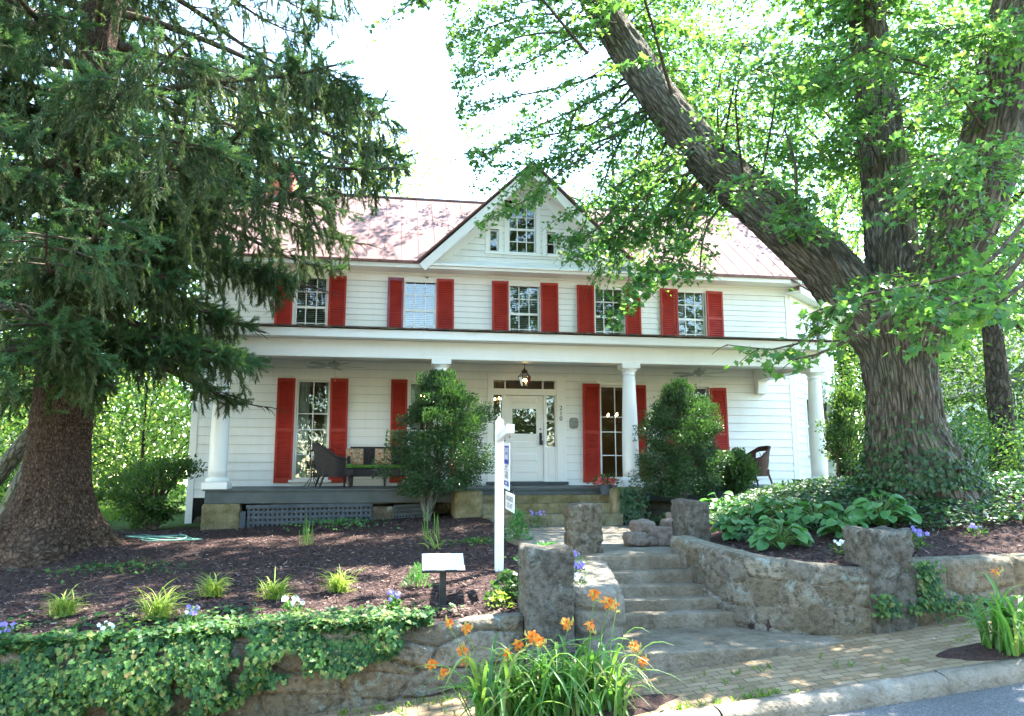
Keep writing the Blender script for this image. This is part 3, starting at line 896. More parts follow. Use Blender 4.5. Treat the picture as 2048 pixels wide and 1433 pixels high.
def rough_block(gm, x0, x1, y0, y1, z0, z1, amp=.02, res=.05, seed=0, rnd_=.06, top=True):
    """block with worn faces: a box grown as a rounded grid with noise"""
    nx, ny, nz = [max(2, int(d / res)) for d in (x1 - x0, y1 - y0, z1 - z0)]
    c = np.array([(x0 + x1) / 2, (y0 + y1) / 2, (z0 + z1) / 2]); h = np.array([(x1 - x0) / 2, (y1 - y0) / 2, (z1 - z0) / 2])
    def face(axis, sgn):
        o = [i for i in range(3) if i != axis]
        n = [nx, ny, nz]
        a = np.linspace(-1, 1, n[o[0]] + 1); b = np.linspace(-1, 1, n[o[1]] + 1)
        A, B = np.meshgrid(a, b, indexing='ij')
        V = np.zeros(A.shape + (3,)); V[..., o[0]] = A * h[o[0]]; V[..., o[1]] = B * h[o[1]]; V[..., axis] = sgn * h[axis]
        # round the edges
        k = min(rnd_, h.min() * .6)
        inner = np.clip(V, -(h - k), h - k); dlt = V - inner; L = np.linalg.norm(dlt, axis=-1, keepdims=True)
        V = inner + dlt / np.maximum(L, 1e-6) * np.minimum(L, k)
        P_ = V + c
        nv = dlt / np.maximum(L, 1e-6)
        q_ = P_ + .03 * np.stack([vnoise(P_ * 9), vnoise(P_ * 9 + 5), vnoise(P_ * 9 + 11)], -1)
        chip = np.floor((fbm(q_ * 7 + seed * 2.1, 3) * .5 + .5) * 5) / 5 - .5
        V = P_ + nv * (amp * fbm(P_ * 5 + seed * 9.1, 4))[..., None] + nv * (amp * 1.1 * chip)[..., None] + nv * (amp * .5 * fbm(P_ * 26 + seed, 3))[..., None]
        gm.grid(V)
    for ax in range(3):
        for sg in (-1, 1): face(ax, sg)
gm = GM()
x0 = at(402, 1020, PY).x; x1 = at(480, 1020, PY).x
rough_block(gm, x0, x1, PY - .02, PY + .5, 1.0, DECK - .26, .012, .06, 1)
gm.build('foundation_pier', M['mossy'], H)
gm = GM(); rough_block(gm, x1 + .02, 1.8, PY + .75, PY + 1.0, 1.0, DECK - .27, .03, .08, 2); gm.build('foundation_wall', M['stone'], H); gm = GM(); rough_block(gm, at(740, 1020, PY).x, at(790, 1020, PY).x, PY + .1, PY + .6, .9, DECK - .34, .02, .06, 3); gm.build('foundation_pier', M['stone'], H); gm = GM()
rough_block(gm, 5.0, PXR, PY + .2, PY + .7, 1.0, DECK - .27, .03, .1, 4)
gm.build('foundation_wall', M['stone'], H)
gm = GM(); rough_block(gm, XL, PXL + .2, FY - .02, FY + .5, .9, DECK - .45, .03, .1, 6); gm.build('house_foundation', M['stone'], H)
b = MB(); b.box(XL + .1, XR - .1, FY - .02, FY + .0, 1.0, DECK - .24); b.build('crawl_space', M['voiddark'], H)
lt = MB()
lx0, lx1 = at(497, 1030, PY).x, at(741, 1030, PY).x; lz1, lz0 = at(620, 1014, PY).z, at(620, 1056, PY).z
lt.T = Matrix.Translation((lx0, PY + .05, lz0)) @ Matrix.Rotation(R(-.6), 4, 'Y')
Lw, Lh = lx1 - lx0, lz1 - lz0
n = int(Lw / .088)
for k in range(n + 1): lt.box(k * Lw / n - .027, k * Lw / n + .027, 0, .012, 0, Lh)
m_ = int(Lh / .09)
for k in range(m_ + 1): lt.box(-.03, Lw + .03, -.013, -.001, k * Lh / m_ - .027, k * Lh / m_ + .027)
lt.box(-.05, Lw + .04, -.03, -.014, Lh - .03, Lh + .04)
lt.box(-.22, -.06, -.01, .02, -.05, Lh * .8)
lt.build('lattice_panel', M['latt'], H)
lt = MB(); q0, q1 = at(790, 1020, PY).x, at(846, 1020, PY).x
lt.T = Matrix.Translation((q0, PY + .12, lz0 + .12)) @ Matrix.Rotation(R(-3), 4, 'Y')
for k in range(11): lt.box(k * .06, k * .06 + .04, 0, .012, 0, .26)
for k in range(4): lt.box(-.02, .68, -.013, -.001, k * .08, k * .08 + .05)
lt.build('lattice_panel', M['latt'], H)
lt = MB(); lt.bar((lx0 + .4, PY + .1, lz1 + .06), (q1, PY + .1, lz1 + .11), .03, .09); lt.build('skirt_board', M['latt'], H)
# ================================================================== GROUND, STREET, WALLS, STEPS
def zroad(x): return 0.06 + 0.09 * np.clip(np.asarray(x, float), -14, 22)
def zs(x): return zroad(x) + 0.10
CURVE = [(3.55, 9.40), (3.60, 8.9), (3.72, 8.4), (3.95, 8.02), (4.3, 7.74), (4.7, 7.56), (5.06, 7.48)]
_cy = np.array([p[1] for p in CURVE][::-1]); _cx = np.array([p[0] for p in CURVE][::-1])
def ground_h(x, y):
    x = np.asarray(x, float); y = np.asarray(y, float)
    xc = np.clip(x, -14, 22)
    # left yard, mulch bed rising to the porch
    wl = np.clip(0.84 + 0.035 * (x - 1), 0.45, 0.9)
    pl_ = np.clip(1.27 + 0.05 * (x + 1.5), 1.12, 1.42)
    t = np.clip((y - 7.6) / 7.2, 0, 1)
    left = wl + (pl_ - wl) * (t ** 0.85)
    d2 = np.hypot(x + 5.0, y - 13.0)
    left = left + 0.16 * np.exp(-(d2 / 1.6) ** 2)
    left = left - 0.5 * sstep(-6.5, -12, x) * sstep(12, 18, y) * 0.4
    # right yard, bank rising to the maple
    wr = 1.30 + 0.02 * (x - 5)
    rise = sstep(7.9, 10.6, y) * sstep(4.3, 7.6, x)
    right = wr + 0.68 * rise - 0.35 * sstep(12.0, 15.5, y) * sstep(3.9, 6, x) - 0.25 * sstep(13, 22, x)
    right = right - 0.06 * sstep(4.8, 3.8, x) * sstep(8.5, 10, y)
    s_ = sstep(2.6, 3.6, x)
    yard = left * (1 - s_) + right * s_
    # path from the top of the steps to the porch
    pth = sstep(1.75, 2.1, x) * sstep(4.3, 3.9, x) * (y > 8.5) * sstep(17, 15, y)
    yard = yard * (1 - pth) + 1.23 * pth
    yard = yard + 0.022 * fbm(np.stack([x * 1.3, y * 1.3, x * 0], -1), 4) * (1 - pth) * (y < 40)
    yard = np.where(y > 18, 1.15 + (yard - 1.15) * np.exp(-(y - 18) / 8), yard)
    st = zs(x) - 0.05
    xr = np.interp(y, _cy, _cx)
    walk = (y < 7.62)
    cut = (y < 9.32) & (x > 1.98) & (x < xr + 0.10)
    out = np.where(walk, st, np.where(cut, 0.30, yard))
    # road cutting
    out = np.where(y < 6.0, zroad(x) - 0.12, out)
    return out
def gxy(x, y): return float(ground_h(np.array([x]), np.array([y]))[0])
def G(px, py, rmax=60):
    d = ray(px, py); h = math.hypot(d.x, d.y); r = 7.9 if py < 1300 else 5.0
    while r < rmax:
        x, y, z = d.x / h * r, d.y / h * r, E + d.z / h * r
        if y > 7.65 and z <= gxy(x, y): return Vector((x, y, gxy(x, y)))
        r += 0.02
    return Vector((d.x / h * rmax, d.y / h * rmax, 1.1))

gx_ = np.concatenate([-9 - 0.5 * 1.18 ** np.arange(26)[::-1] * 1.0, np.arange(-9, 13.01, 0.13), 13 + 0.5 * 1.18 ** np.arange(26)])
gy_ = np.concatenate([5.5 - 0.5 * 1.2 ** np.arange(24)[::-1], np.arange(5.9, 7.5, .5), [7.60, 7.64], np.arange(7.72, 18, 0.13), 18 + 0.4 * 1.17 ** np.arange(30)])
GXg, GYg = np.meshgrid(gx_, gy_, indexing='ij')
GV = np.stack([GXg, GYg, ground_h(GXg, GYg)], -1)

def mat_ground():
    m, nt, out = newmat('ground_mulch_and_grass')
    v = coords(nt, 'Object')
    vs = coords(nt, 'Object', (1, 1, 1))
    n1 = noise(nt, v, 26, 8, 0.7, 0.8); n2 = noise(nt, v, 1.6, 5); n3 = noise(nt, v, 90, 4, .7)
    mul = ramp(nt, n1, [(0.30, (0.022, 0.014, 0.0145)), (0.5, (0.058, 0.037, 0.035)), (0.7, (0.135, 0.090, 0.080))])
    mul = mixc(nt, ramp(nt, n2, [(0.35, (0, 0, 0)), (0.7, (.6, .6, .6))]), mul, (0.080, 0.050, 0.042))
    gr = ramp(nt, n3, [(0.3, (0.03, 0.06, 0.014)), (0.7, (0.09, 0.15, 0.035))])
    sep = N(nt, 'ShaderNodeSeparateXYZ'); nt.links.new(v, sep.inputs[0])
    # grass beyond the bed: left of the spruce and behind the house
    def lin(inp, a, b):
        q = N(nt, 'ShaderNodeMapRange'); q.inputs[1].default_value = a; q.inputs[2].default_value = b
        nt.links.new(inp, q.inputs[0]); return q.outputs[0]
    gy1 = lin(sep.outputs[1], 15.5, 17.5); gx1 = lin(sep.outputs[0], -6.3, -7.2)
    gx2 = lin(sep.outputs[0], 12, 13)
    mx = N(nt, 'ShaderNodeMath', operation='MAXIMUM'); nt.links.new(gy1, mx.inputs[0]); nt.links.new(gx1, mx.inputs[1])
    mx2 = N(nt, 'ShaderNodeMath', operation='MAXIMUM'); nt.links.new(mx.outputs[0], mx2.inputs[0]); nt.links.new(gx2, mx2.inputs[1])
    c = mixc(nt, mx2.outputs[0], mul, gr)
    ad = N(nt, 'ShaderNodeMath', operation='ADD'); nt.links.new(n1, ad.inputs[0]); nt.links.new(n3, ad.inputs[1])
    principled(nt, out, c, 0.95, 0.1, bump(nt, ad.outputs[0], 0.9, 0.03)); return m
M['ground'] = mat_ground()
gm = GM(); gm.grid(GV); struct(gm.build('ground', M['ground'], smooth=True))

# --- asphalt, kerb, brick walk
def mat_asphalt():
    m, nt, out = newmat('asphalt')
    v = coords(nt, 'Object')
    vo = N(nt, 'ShaderNodeTexVoronoi', Scale=110.0); nt.links.new(v, vo.inputs['Vector'])
    n2 = noise(nt, v, 1.2, 5); n3 = noise(nt, v, 200, 3)
    c = ramp(nt, vo.outputs['Color'], [(0.2, (0.075, 0.075, 0.076)), (0.6, (0.135, 0.135, 0.136)), (0.95, (0.26, 0.26, 0.255))])
    c = mixc(nt, ramp(nt, n2, [(0.4, (0, 0, 0)), (0.7, (.5, .5, .5))]), c, (0.075, 0.072, 0.07))
    principled(nt, out, c, 0.85, 0.25, bump(nt, vo.outputs['Distance'], 0.7, 0.01)); return m
M['asphalt'] = mat_asphalt()
xs_ = np.arange(-40, 60.1, 0.5); ys_ = np.linspace(-3.2, 5.97, 30)
A, B = np.meshgrid(xs_, ys_, indexing='ij')
gm = GM(); gm.grid(np.stack([A, B, zroad(A) + 0.004 * fbm(np.stack([A, B, A * 0], -1)) - .03 * sstep(5.4, 5.9, B)], -1)); struct(gm.build('road', M['asphalt'], smooth=True))

def mat_walk():
    m, nt, out = newmat('brick_walk')
    v = coords(nt, 'Object', (1, 1, 1), (0, 0, 0))
    nz = N(nt, 'ShaderNodeTexNoise', Scale=1.1, Detail=3.0); nt.links.new(v, nz.inputs['Vector'])
    vv = N(nt, 'ShaderNodeVectorMath', operation='MULTIPLY_ADD'); vv.inputs[1].default_value = (.05, .05, 0)
    nt.links.new(nz.outputs['Color'], vv.inputs[0]); nt.links.new(v, vv.inputs[2])
    b = N(nt, 'ShaderNodeTexBrick'); nt.links.new(vv.outputs[0], b.inputs['Vector'])
    b.offset = 0.5; b.inputs['Scale'].default_value = 1.0
    b.inputs['Brick Width'].default_value = 0.205; b.inputs['Row Height'].default_value = 0.103
    b.inputs['Mortar Size'].default_value = 0.0055; b.inputs['Mortar Smooth'].default_value = 0.3; b.inputs['Bias'].default_value = -0.1
    b.inputs['Color1'].default_value = c4((0.18, 0.125, 0.07)); b.inputs['Color2'].default_value = c4((0.30, 0.225, 0.14)); b.inputs['Mortar'].default_value = c4((0.06, 0.052, 0.03))
    n = noise(nt, v, 2.2, 6); n2 = noise(nt, v, 30, 4)
    c = mixc(nt, ramp(nt, n, [(0.42, (0, 0, 0)), (0.72, (.6, .6, .6))]), b.outputs['Color'], (0.135, 0.105, 0.06))
    c = mixc(nt, ramp(nt, n2, [(0.5, (0, 0, 0)), (0.8, (.45, .45, .45))]), c, (0.27, 0.185, 0.13))
    h = N(nt, 'ShaderNodeMath', operation='MULTIPLY_ADD'); h.inputs[1].default_value = -1.0
    nt.links.new(b.outputs['Fac'], h.inputs[0]); nt.links.new(n2, h.inputs[2])
    principled(nt, out, c, 0.9, 0.15, bump(nt, h.outputs[0], 0.7, 0.012)); return m
M['walk'] = mat_walk()
xs_ = np.arange(-30, 40.1, 0.2); ys_ = np.arange(6.10, 7.75, 0.075)
A, B = np.meshgrid(xs_, ys_, indexing='ij')
gm = GM(); gm.grid(np.stack([A, B, zs(A) + 0.018 * fbm(np.stack([A * .9, B * .9, A * 0], -1), 3)], -1)); struct(gm.build('sidewalk', M['walk'], smooth=True))
gm = GM()
prof = np.array([(5.94, -.12), (5.942, .02), (5.95, .065), (5.975, .095), (6.01, .108), (6.06, .112), (6.13, .112), (6.135, -.05)])
x = -30.0
while x < 40:
    L = rnd.uniform(1.5, 2.6)
    xx = np.linspace(x, x + L - .012, 14)
    V = np.zeros((len(xx), len(prof), 3)); V[..., 0] = xx[:, None]; V[..., 1] = prof[None, :, 0]; V[..., 2] = prof[None, :, 1] + zroad(xx)[:, None]
    V[..., 1] += rnd.uniform(-.008, .008); V[..., 2] += rnd.uniform(-.006, .006)
    V += 0.008 * fbm(V * 7, 3)[..., None]
    gm.grid(V); x += L
M['kerb'] = stonemat('kerb_concrete', (0.16, 0.136, 0.098), (0.23, 0.20, 0.155), (0.29, 0.262, 0.215), None, 2.5, bs=.5)
struct(gm.build('kerb', M['kerb'], smooth=True))

# --- stone walls
def worley(u, v, seed=0):
    iu, iv = np.floor(u).astype(np.int64), np.floor(v).astype(np.int64)
    d1 = np.full(u.shape, 9.0); d2 = np.full(u.shape, 9.0); cid = np.zeros(u.shape)
    for a in (-1, 0, 1):
        for b in (-1, 0, 1):
            ci, cj = iu + a, iv + b; s_ = np.full_like(ci, seed)
            px_ = ci + .5 + .42 * (2 * _hash(ci, cj, s_) - 1); py_ = cj + .5 + .38 * (2 * _hash(cj, ci, s_ + 5) - 1)
            d = np.hypot(u - px_, v - py_)
            h_ = _hash(ci, cj, s_ + 9)
            n = d < d1
            d2 = np.where(n, d1, np.minimum(d2, d)); cid = np.where(n, h_, cid); d1 = np.where(n, d, d1)
    return d1, d2, cid
def masonry(name, stones, mortar, lich, bs=.5):
    m, nt, out = newmat(name)
    v = coords(nt, 'Object'); uv = N(nt, 'ShaderNodeTexCoord'); sp = N(nt, 'ShaderNodeSeparateXYZ'); nt.links.new(uv.outputs['UV'], sp.inputs[0])
    c = ramp(nt, sp.outputs[0], [(i / (len(stones) - 1), x) for i, x in enumerate(stones)])
    n1 = noise(nt, v, 2.0, 7, .65); n2 = noise(nt, v, 16, 6, .65); n4 = noise(nt, v, 4.6, 12, .78, .5); n5 = noise(nt, v, 55, 4, .6)
    mo = ramp(nt, sp.outputs[1], [(.15, (1, 1, 1)), (.75, (0, 0, 0))])
    mk = mixc(nt, 1.0, mo, ramp(nt, n1, [(.3, (.35, .35, .35)), (.6, (1, 1, 1))]), 'MULTIPLY')
    c = mixc(nt, mk, c, mortar)
    c = mixc(nt, ramp(nt, n2, [(.44, (0, 0, 0)), (.64, (.9, .9, .9))]), c, tuple(x * .40 for x in stones[1]))
    c = mixc(nt, ramp(nt, n1, [(.5, (0, 0, 0)), (.72, (.55, .55, .55))]), c, tuple(x * 1.3 for x in mortar))
    c = mixc(nt, ramp(nt, n4, [(.55, (0, 0, 0)), (.63, (.65, .65, .65))]), c, lich)
    jt = ramp(nt, sp.outputs[1], [(.0, (.42, .40, .37)), (.30, (1, 1, 1))])
    jt = mixc(nt, ramp(nt, n1, [(.42, (.15, .15, .15)), (.6, (1, 1, 1))]), (1, 1, 1), jt)
    c = mixc(nt, 1.0, c, jt, 'MULTIPLY')
    sz0 = N(nt, 'ShaderNodeMath', operation='ADD'); nt.links.new(n2, sz0.inputs[0]); nt.links.new(n5, sz0.inputs[1])
    sz = N(nt, 'ShaderNodeMath', operation='ADD'); nt.links.new(sz0.outputs[0], sz.inputs[0]); nt.links.new(jt, sz.inputs[1])
    principled(nt, out, c, .92, .12, bump(nt, sz.outputs[0], bs + .35, .03)); return m
M['masonry'] = masonry('old_masonry', [(0.115, 0.098, 0.07), (0.175, 0.148, 0.105), (0.215, 0.19, 0.145), (0.15, 0.136, 0.115), (0.25, 0.225, 0.175)], (0.205, 0.183, 0.145), (0.27, 0.335, 0.31))
M['masonry2'] = masonry('grey_masonry', [(0.15, 0.13, 0.095), (0.20, 0.17, 0.12), (0.175, 0.155, 0.12)], (0.215, 0.185, 0.135), (0.27, 0.33, 0.31))
M['masonry3'] = masonry('weathered_pillar_masonry', [(0.105, 0.098, 0.082), (0.165, 0.152, 0.128), (0.14, 0.134, 0.12), (0.21, 0.198, 0.172)], (0.19, 0.178, 0.152), (0.27, 0.32, 0.29))
def stone_wall(name, path, zb, zt, thick, mat, parent=None, cell=(.42, .26), seed=0, bulge=.04, res=.035, amp=.02, label=None, back=True):
    """wall along a plan path (front line); worn irregular stones in the face, mortar between"""
    P = np.asarray(path, float); L = np.concatenate([[0], np.cumsum(np.linalg.norm(np.diff(P, axis=0), axis=1))])
    n = max(4, int(L[-1] / res)); s = np.linspace(0, L[-1], n)
    C = crom(P, max(n, 8)); 
    Lc = np.concatenate([[0], np.cumsum(np.linalg.norm(np.diff(C, axis=0), axis=1))]); s = Lc
    T = np.gradient(C, axis=0); T /= np.linalg.norm(T, axis=1, keepdims=True)
    Nn = np.stack([T[:, 1], -T[:, 0]], 1)               # towards the viewer's side
    b0 = np.array([zb(x) for x in C[:, 0]]); t0 = np.array([zt(k) for k in (s / s[-1])])
    nz = max(4, int((t0 - b0).max() / res)); nt_ = max(3, int(thick / .06))
    prof = []                                            # (fraction height, offset back)
    k = .05
    for i in range(nz + 1): prof.append((i / nz, 0.0, 0))
    for i in range(1, nt_ + 1): prof.append((1.0, thick * i / nt_, 1))
    for i in range(1, 5): prof.append((1 - i / 4, thick, 2))
    UVm = np.full((len(C), m, 2) if False else (len(C), len(prof), 2), .5); m = len(prof); V = np.zeros((len(C), m, 3)); D = np.zeros((len(C), m, 3))
    for j, (h, o, f) in enumerate(prof):
        z = b0 + (t0 - b0) * h
        oo = o
        V[:, j, :2] = C - Nn * oo; V[:, j, 2] = z
        if f == 0:
            q = sstep(0, 1, np.clip((t0 - z) / k, 0, 1)); V[:, j, :2] -= Nn * ((1 - q) * .03)[:, None]
            d1, d2, cid = worley(s / cell[0] + .12 * fbm(np.stack([s * 3, z * 3, s * 0], -1), 2), z / cell[1] + .12 * np.sin(s * 2.2 + seed), seed)
            g = sstep(0.02, .15, d2 - d1)
            UVm[:, j, 0] = cid; UVm[:, j, 1] = g
            D[:, j, :2] = Nn * ((g * (.55 + .9 * cid) - .4) * bulge)[:, None]
        if f == 1: D[:, j, 2] = .012 * fbm(np.stack([s * 2.5, np.full_like(s, o * 6), np.full_like(s, seed)], -1), 3)
    V = V + D
    nn = fbm(V * 6 + seed * 3.3, 4) + .9 * fbm(V * 19 + seed, 3)
    V[..., :2] += Nn[:, None, :] * (nn * amp)[..., None]; V[..., 2] += nn * amp * .5
    gm = GM(); gm.grid(V[::-1], False, UVm[::-1])
    # close the ends
    for e in (0, -1):
        ring = V[e]; gm_c = np.stack([ring, np.repeat(ring[[0]] * .5 + ring[[-1]] * .5, len(ring), 0)], 1); gm.grid(gm_c if e == 0 else gm_c[::-1])
    o = gm.build(name, mat, parent, smooth=True)
    if label: tag(o, label[0], label[1], label[2] if len(label) > 2 else None)
    return o
stone_wall('retaining_wall', [(-26, 7.5), (-12, 7.5), (-6, 7.5), (-2, 7.5), (1.3, 7.5)], lambda x: float(zs(x)) - .1,
           lambda t: np.clip(.86 + .03 * ((-26 + 27.3 * t) - 1), .5, .95) + .02 * math.sin(t * 90), .34, M['masonry'], None, (.62, .24), 1, .032, .03,
           label=('long low stone retaining wall with ivy hanging over it, left of the steps', 'wall'))
stone_wall('retaining_wall', [(5.5, 7.52), (9, 7.52), (14, 7.55), (28, 7.6)], lambda x: float(zs(x)) - .1,
           lambda t: 1.33 + .045 * t * 22.5 * .35, .34, M['masonry2'], None, (.7, .35), 2, .03, .03, .012,
           label=('stone retaining wall running off beside the right pillar, white patches of plaster', 'wall'))
cl = np.array([0, .3, .52, .78, 1.0]); cz = np.array([1.47, 1.42, 1.36, 1.30, 1.27])
stone_wall('curved_wall', CURVE, lambda x: .42, lambda t: float(np.interp(t, cl, cz)), .26, M['masonry'], None, (.36, .22), 3, .024, .024, .012,
           label=('curved mortared stone wall flaring beside the steps, blue green lichen', 'wall'))
# the left cheek: broad rounded wall with a flat top
def plan_block(name, poly, z0, ztop, mat, label, n=90, amp=.02, seed=0, cell=(.4, .25), bulge=.03, edge=.045):
    P = np.asarray(poly, float); Q = np.vstack([P, P[:1]])
    L = np.concatenate([[0], np.cumsum(np.linalg.norm(np.diff(Q, axis=0), axis=1))])
    s = np.linspace(0, L[-1], n, endpoint=False)
    C = np.stack([np.interp(s, L, Q[:, 0]), np.interp(s, L, Q[:, 1])], 1)
    for _ in range(3): C = .25 * np.roll(C, 1, 0) + .5 * C + .25 * np.roll(C, -1, 0)
    cen = C.mean(0); T = np.roll(C, -1, 0) - np.roll(C, 1, 0); T /= np.linalg.norm(T, axis=1, keepdims=True); Nn = np.stack([T[:, 1], -T[:, 0]], 1)
    if ((C - cen) * Nn).sum() < 0: Nn = -Nn
    rows = []; uvs = []; zt = np.array([ztop(x, y) for x, y in C]); nz = 34
    for j in range(nz + 1):
        z = z0 + (zt - z0) * j / nz
        q = np.clip((zt - z) / (edge * 1.3), 0, 1); ins = (1 - q) ** 2 * edge
        d1, d2, cid = worley(s / cell[0], z / cell[1], seed); g = sstep(.02, .22, d2 - d1)
        uvs.append(np.column_stack([cid, g])); rows.append(np.column_stack([C - Nn * ins[:, None] + Nn * ((g * (.6 + .8 * cid) - .5) * bulge)[:, None], z]))
    for j in range(1, 9):
        f = 1 - j / 8.0
        q = cen + (C - Nn * edge - cen) * f
        uvs.append(np.full((n, 2), .5)); rows.append(np.column_stack([q, [ztop(x, y) for x, y in q]]))
    V = np.stack(rows, 1)
    nn = fbm(V * 6 + seed, 4) + .4 * fbm(V * 21, 3)
    V = V + np.concatenate([Nn, np.zeros((n, 1))], 1)[:, None, :] * (nn * amp)[..., None]; V[..., 2] += nn * amp * .5
    gm = GM(); gm.grid(V, True); o = gm.build(name, mat, smooth=True); tag(o, *label); return o
plan_block('cheek_wall', [(1.80, 7.58), (2.10, 7.50), (2.34, 7.58), (2.42, 8.1), (2.66, 9.36), (2.2, 9.36), (1.98, 8.7), (1.86, 8.2)], .3, lambda x, y: 1.12 + .10 * (y - 7.5) / 1.8, M['concrete'],
           ('sunlit low stone wall curving up the left side of the steps', 'wall'), seed=3)
def pillar(name, x0, x1, y0, y1, z0, z1, mat, label, blocks, seed=0, cap=.0, amp=.016, lean=0.0):
    w, d = x1 - x0, y1 - y0
    return plan_block(name, [(x0, y0), (x0 + w * .5, y0 - .008), (x1, y0), (x1 + .01, y0 + d * .5), (x1, y1), (x0, y1), (x0 - .01, y0 + d * .5)], z0, lambda x, y: z1 + .015 * math.sin(x * 13 + seed) + .012 * math.sin(y * 17), mat, (*label, 'stone gate pillars of the front steps'), 170, .013, seed, (.27, .17), .02, .016)
pillar('stone_pillar', at(1053, 1150, 7.45).x, at(1146, 1150, 7.45).x, 7.42, 7.92, .1, 1.53, M['masonry3'], ('tall grey pillar of squared stone blocks behind the orange daylilies', 'pillar'),
       [(.25, (.6,)), (.22, (.35,)), (.2, (.62,)), (.24, (.3,)), (.2, (.5,)), (.22, ()), (.2, (.55,))], 3, .0)
pillar('stone_pillar', at(1742, 1150, 7.45).x, at(1826, 1150, 7.45).x, 7.42, 7.92, .35, 1.66, M['masonry3'], ('stone pillar at the sidewalk end of the curved wall, between it and the right wall', 'pillar'),
       [(.45, ()), (.42, (.5,)), (.4, ()), (.3, ())], 5, .012, .02)
pillar('stone_pillar', at(1128, 1050, 9.86).x, at(1203, 1050, 9.4).x, 9.38, 9.86, .9, 1.86, M['masonry'], ('worn stone pillar at the top of the steps, in front of the porch stairs', 'pillar'), [(.5, ()), (.26, ()), (.3, ())], 7, .012, .02)
pillar('stone_pillar', at(1344, 1050, 9.9).x, at(1419, 1050, 9.4).x, 9.38, 9.9, .9, 1.90, M['masonry3'], ('grey stone pillar at the top of the steps beside the heaped rocks', 'pillar'), [(.55, ()), (.25, ()), (.3, ())], 9, .0, .018)

# --- front steps, landing, path, porch steps
M['step'] = stonemat('step_concrete', (0.11, 0.09, 0.064), (0.175, 0.148, 0.108), (0.24, 0.21, 0.165), None, 2.2, bs=.45)
t = thing('front_steps', (2.6, 8.2, .62), 'five worn concrete steps rising between the curved stone walls', 'steps')
tops = [.736, .852, .967, 1.095, 1.26]; yf = [8.19, 8.40, 8.62, 8.86, 9.12]; xr_ = [3.78, 3.72, 3.68, 3.64, 3.6]
for k in range(5):
    gm = GM(); rough_block(gm, 2.36 - 2.6, xr_[k] + .1 - 2.6, yf[k] - 8.2, (yf[k + 1] + .12 if k < 4 else 9.7) - 8.2, -.2 + .05 * k, tops[k] - .62, .007, .03, k * 3 + 1, .022)
    gm.build('step', M['step'], t, smooth=True)
# landing
def slab(name, poly, z0, z1, mat, label=None, cat=None, n=160, amp=.012, dom=0.0):
    P = np.asarray(poly, float); Q = np.vstack([P, P[:1]])
    L = np.concatenate([[0], np.cumsum(np.linalg.norm(np.diff(Q, axis=0), axis=1))]); s = np.linspace(0, L[-1], n, endpoint=False)
    C = np.stack([np.interp(s, L, Q[:, 0]), np.interp(s, L, Q[:, 1])], 1); cen = C.mean(0)
    rows = []
    for z, f in ((z0, 1.0), (z0 * .6 + z1 * .4, 1.0), (z1 - .03, 1.0), (z1 - .006, .995), (z1, .985), (z1, .9), (z1, .75), (z1, .6), (z1, .4), (z1, .2), (z1, 0.01)):
        rows.append(np.column_stack([cen + (C - cen) * f, np.full(n, z)]))
    V = np.stack(rows, 1); nn = fbm(V * 4, 5) * amp * 2
    V[:, :3, :2] += ((C - cen) / np.linalg.norm(C - cen, axis=1, keepdims=True))[:, None, :] * (nn[:, :3] * 1.6)[..., None]
    V[..., 2] += nn * .5
    gm = GM(); gm.grid(V, True); o = gm.build(name, mat, smooth=True)
    if label: tag(o, label, cat)
    return o
slab('landing', [(1.75, 7.16), (2.6, 7.16), (3.4, 7.18), (4.1, 7.22), (4.7, 7.34), (5.0, 7.46), (4.7, 7.62), (4.3, 7.82), (3.95, 8.1), (3.75, 8.4), (2.3, 8.4), (2.2, 7.5)], .15, .58, M['step'], 'cracked concrete landing at the foot of the front steps', 'landing')
struct(slab('path', [(2.0, 9.35), (3.75, 9.35), (4.0, 11), (4.4, 13.8), (1.7, 14.2), (1.75, 12), (2.0, 10.2)], 1.1, 1.265, M['concrete']))
t = thing('porch_steps', (3.0, 14.6, 1.27), 'three broad mossy stone steps up to the grey porch deck', 'steps')
for k, (zt, y0) in enumerate(((1.46, 14.33), (1.65, 14.68), (1.80, 14.98))):
    gm = GM(); rough_block(gm, 1.72 - 3, 4.46 - 3, y0 - 14.6, (15.19 if k == 2 else y0 + .5) - 14.6, zt - .33 - 1.27, zt - 1.27, .008, .05, k * 5 + 30, .02)
    gm.build('step', M['mossy'], t, smooth=True)
for (a, b_, yt, yb, lab, sd) in ((908, 967, 981, 1037, 'squat mossy stone block left of the porch steps', 4), (1226, 1291, 975, 1042, 'stone block right of the porch steps with ivy over it', 8)):
    x0, x1 = at(a, 1010, 14.5).x, at(b_, 1010, 14.5).x
    gm = GM(); rough_block(gm, x0, x1, 14.5, 15.1, 1.0, at(a, yt, 14.5).z, .025, .04, sd, .09)
    tag(gm.build('stone_block', M['mossy'], smooth=True), lab, 'stone block', 'stone blocks flanking the porch steps')
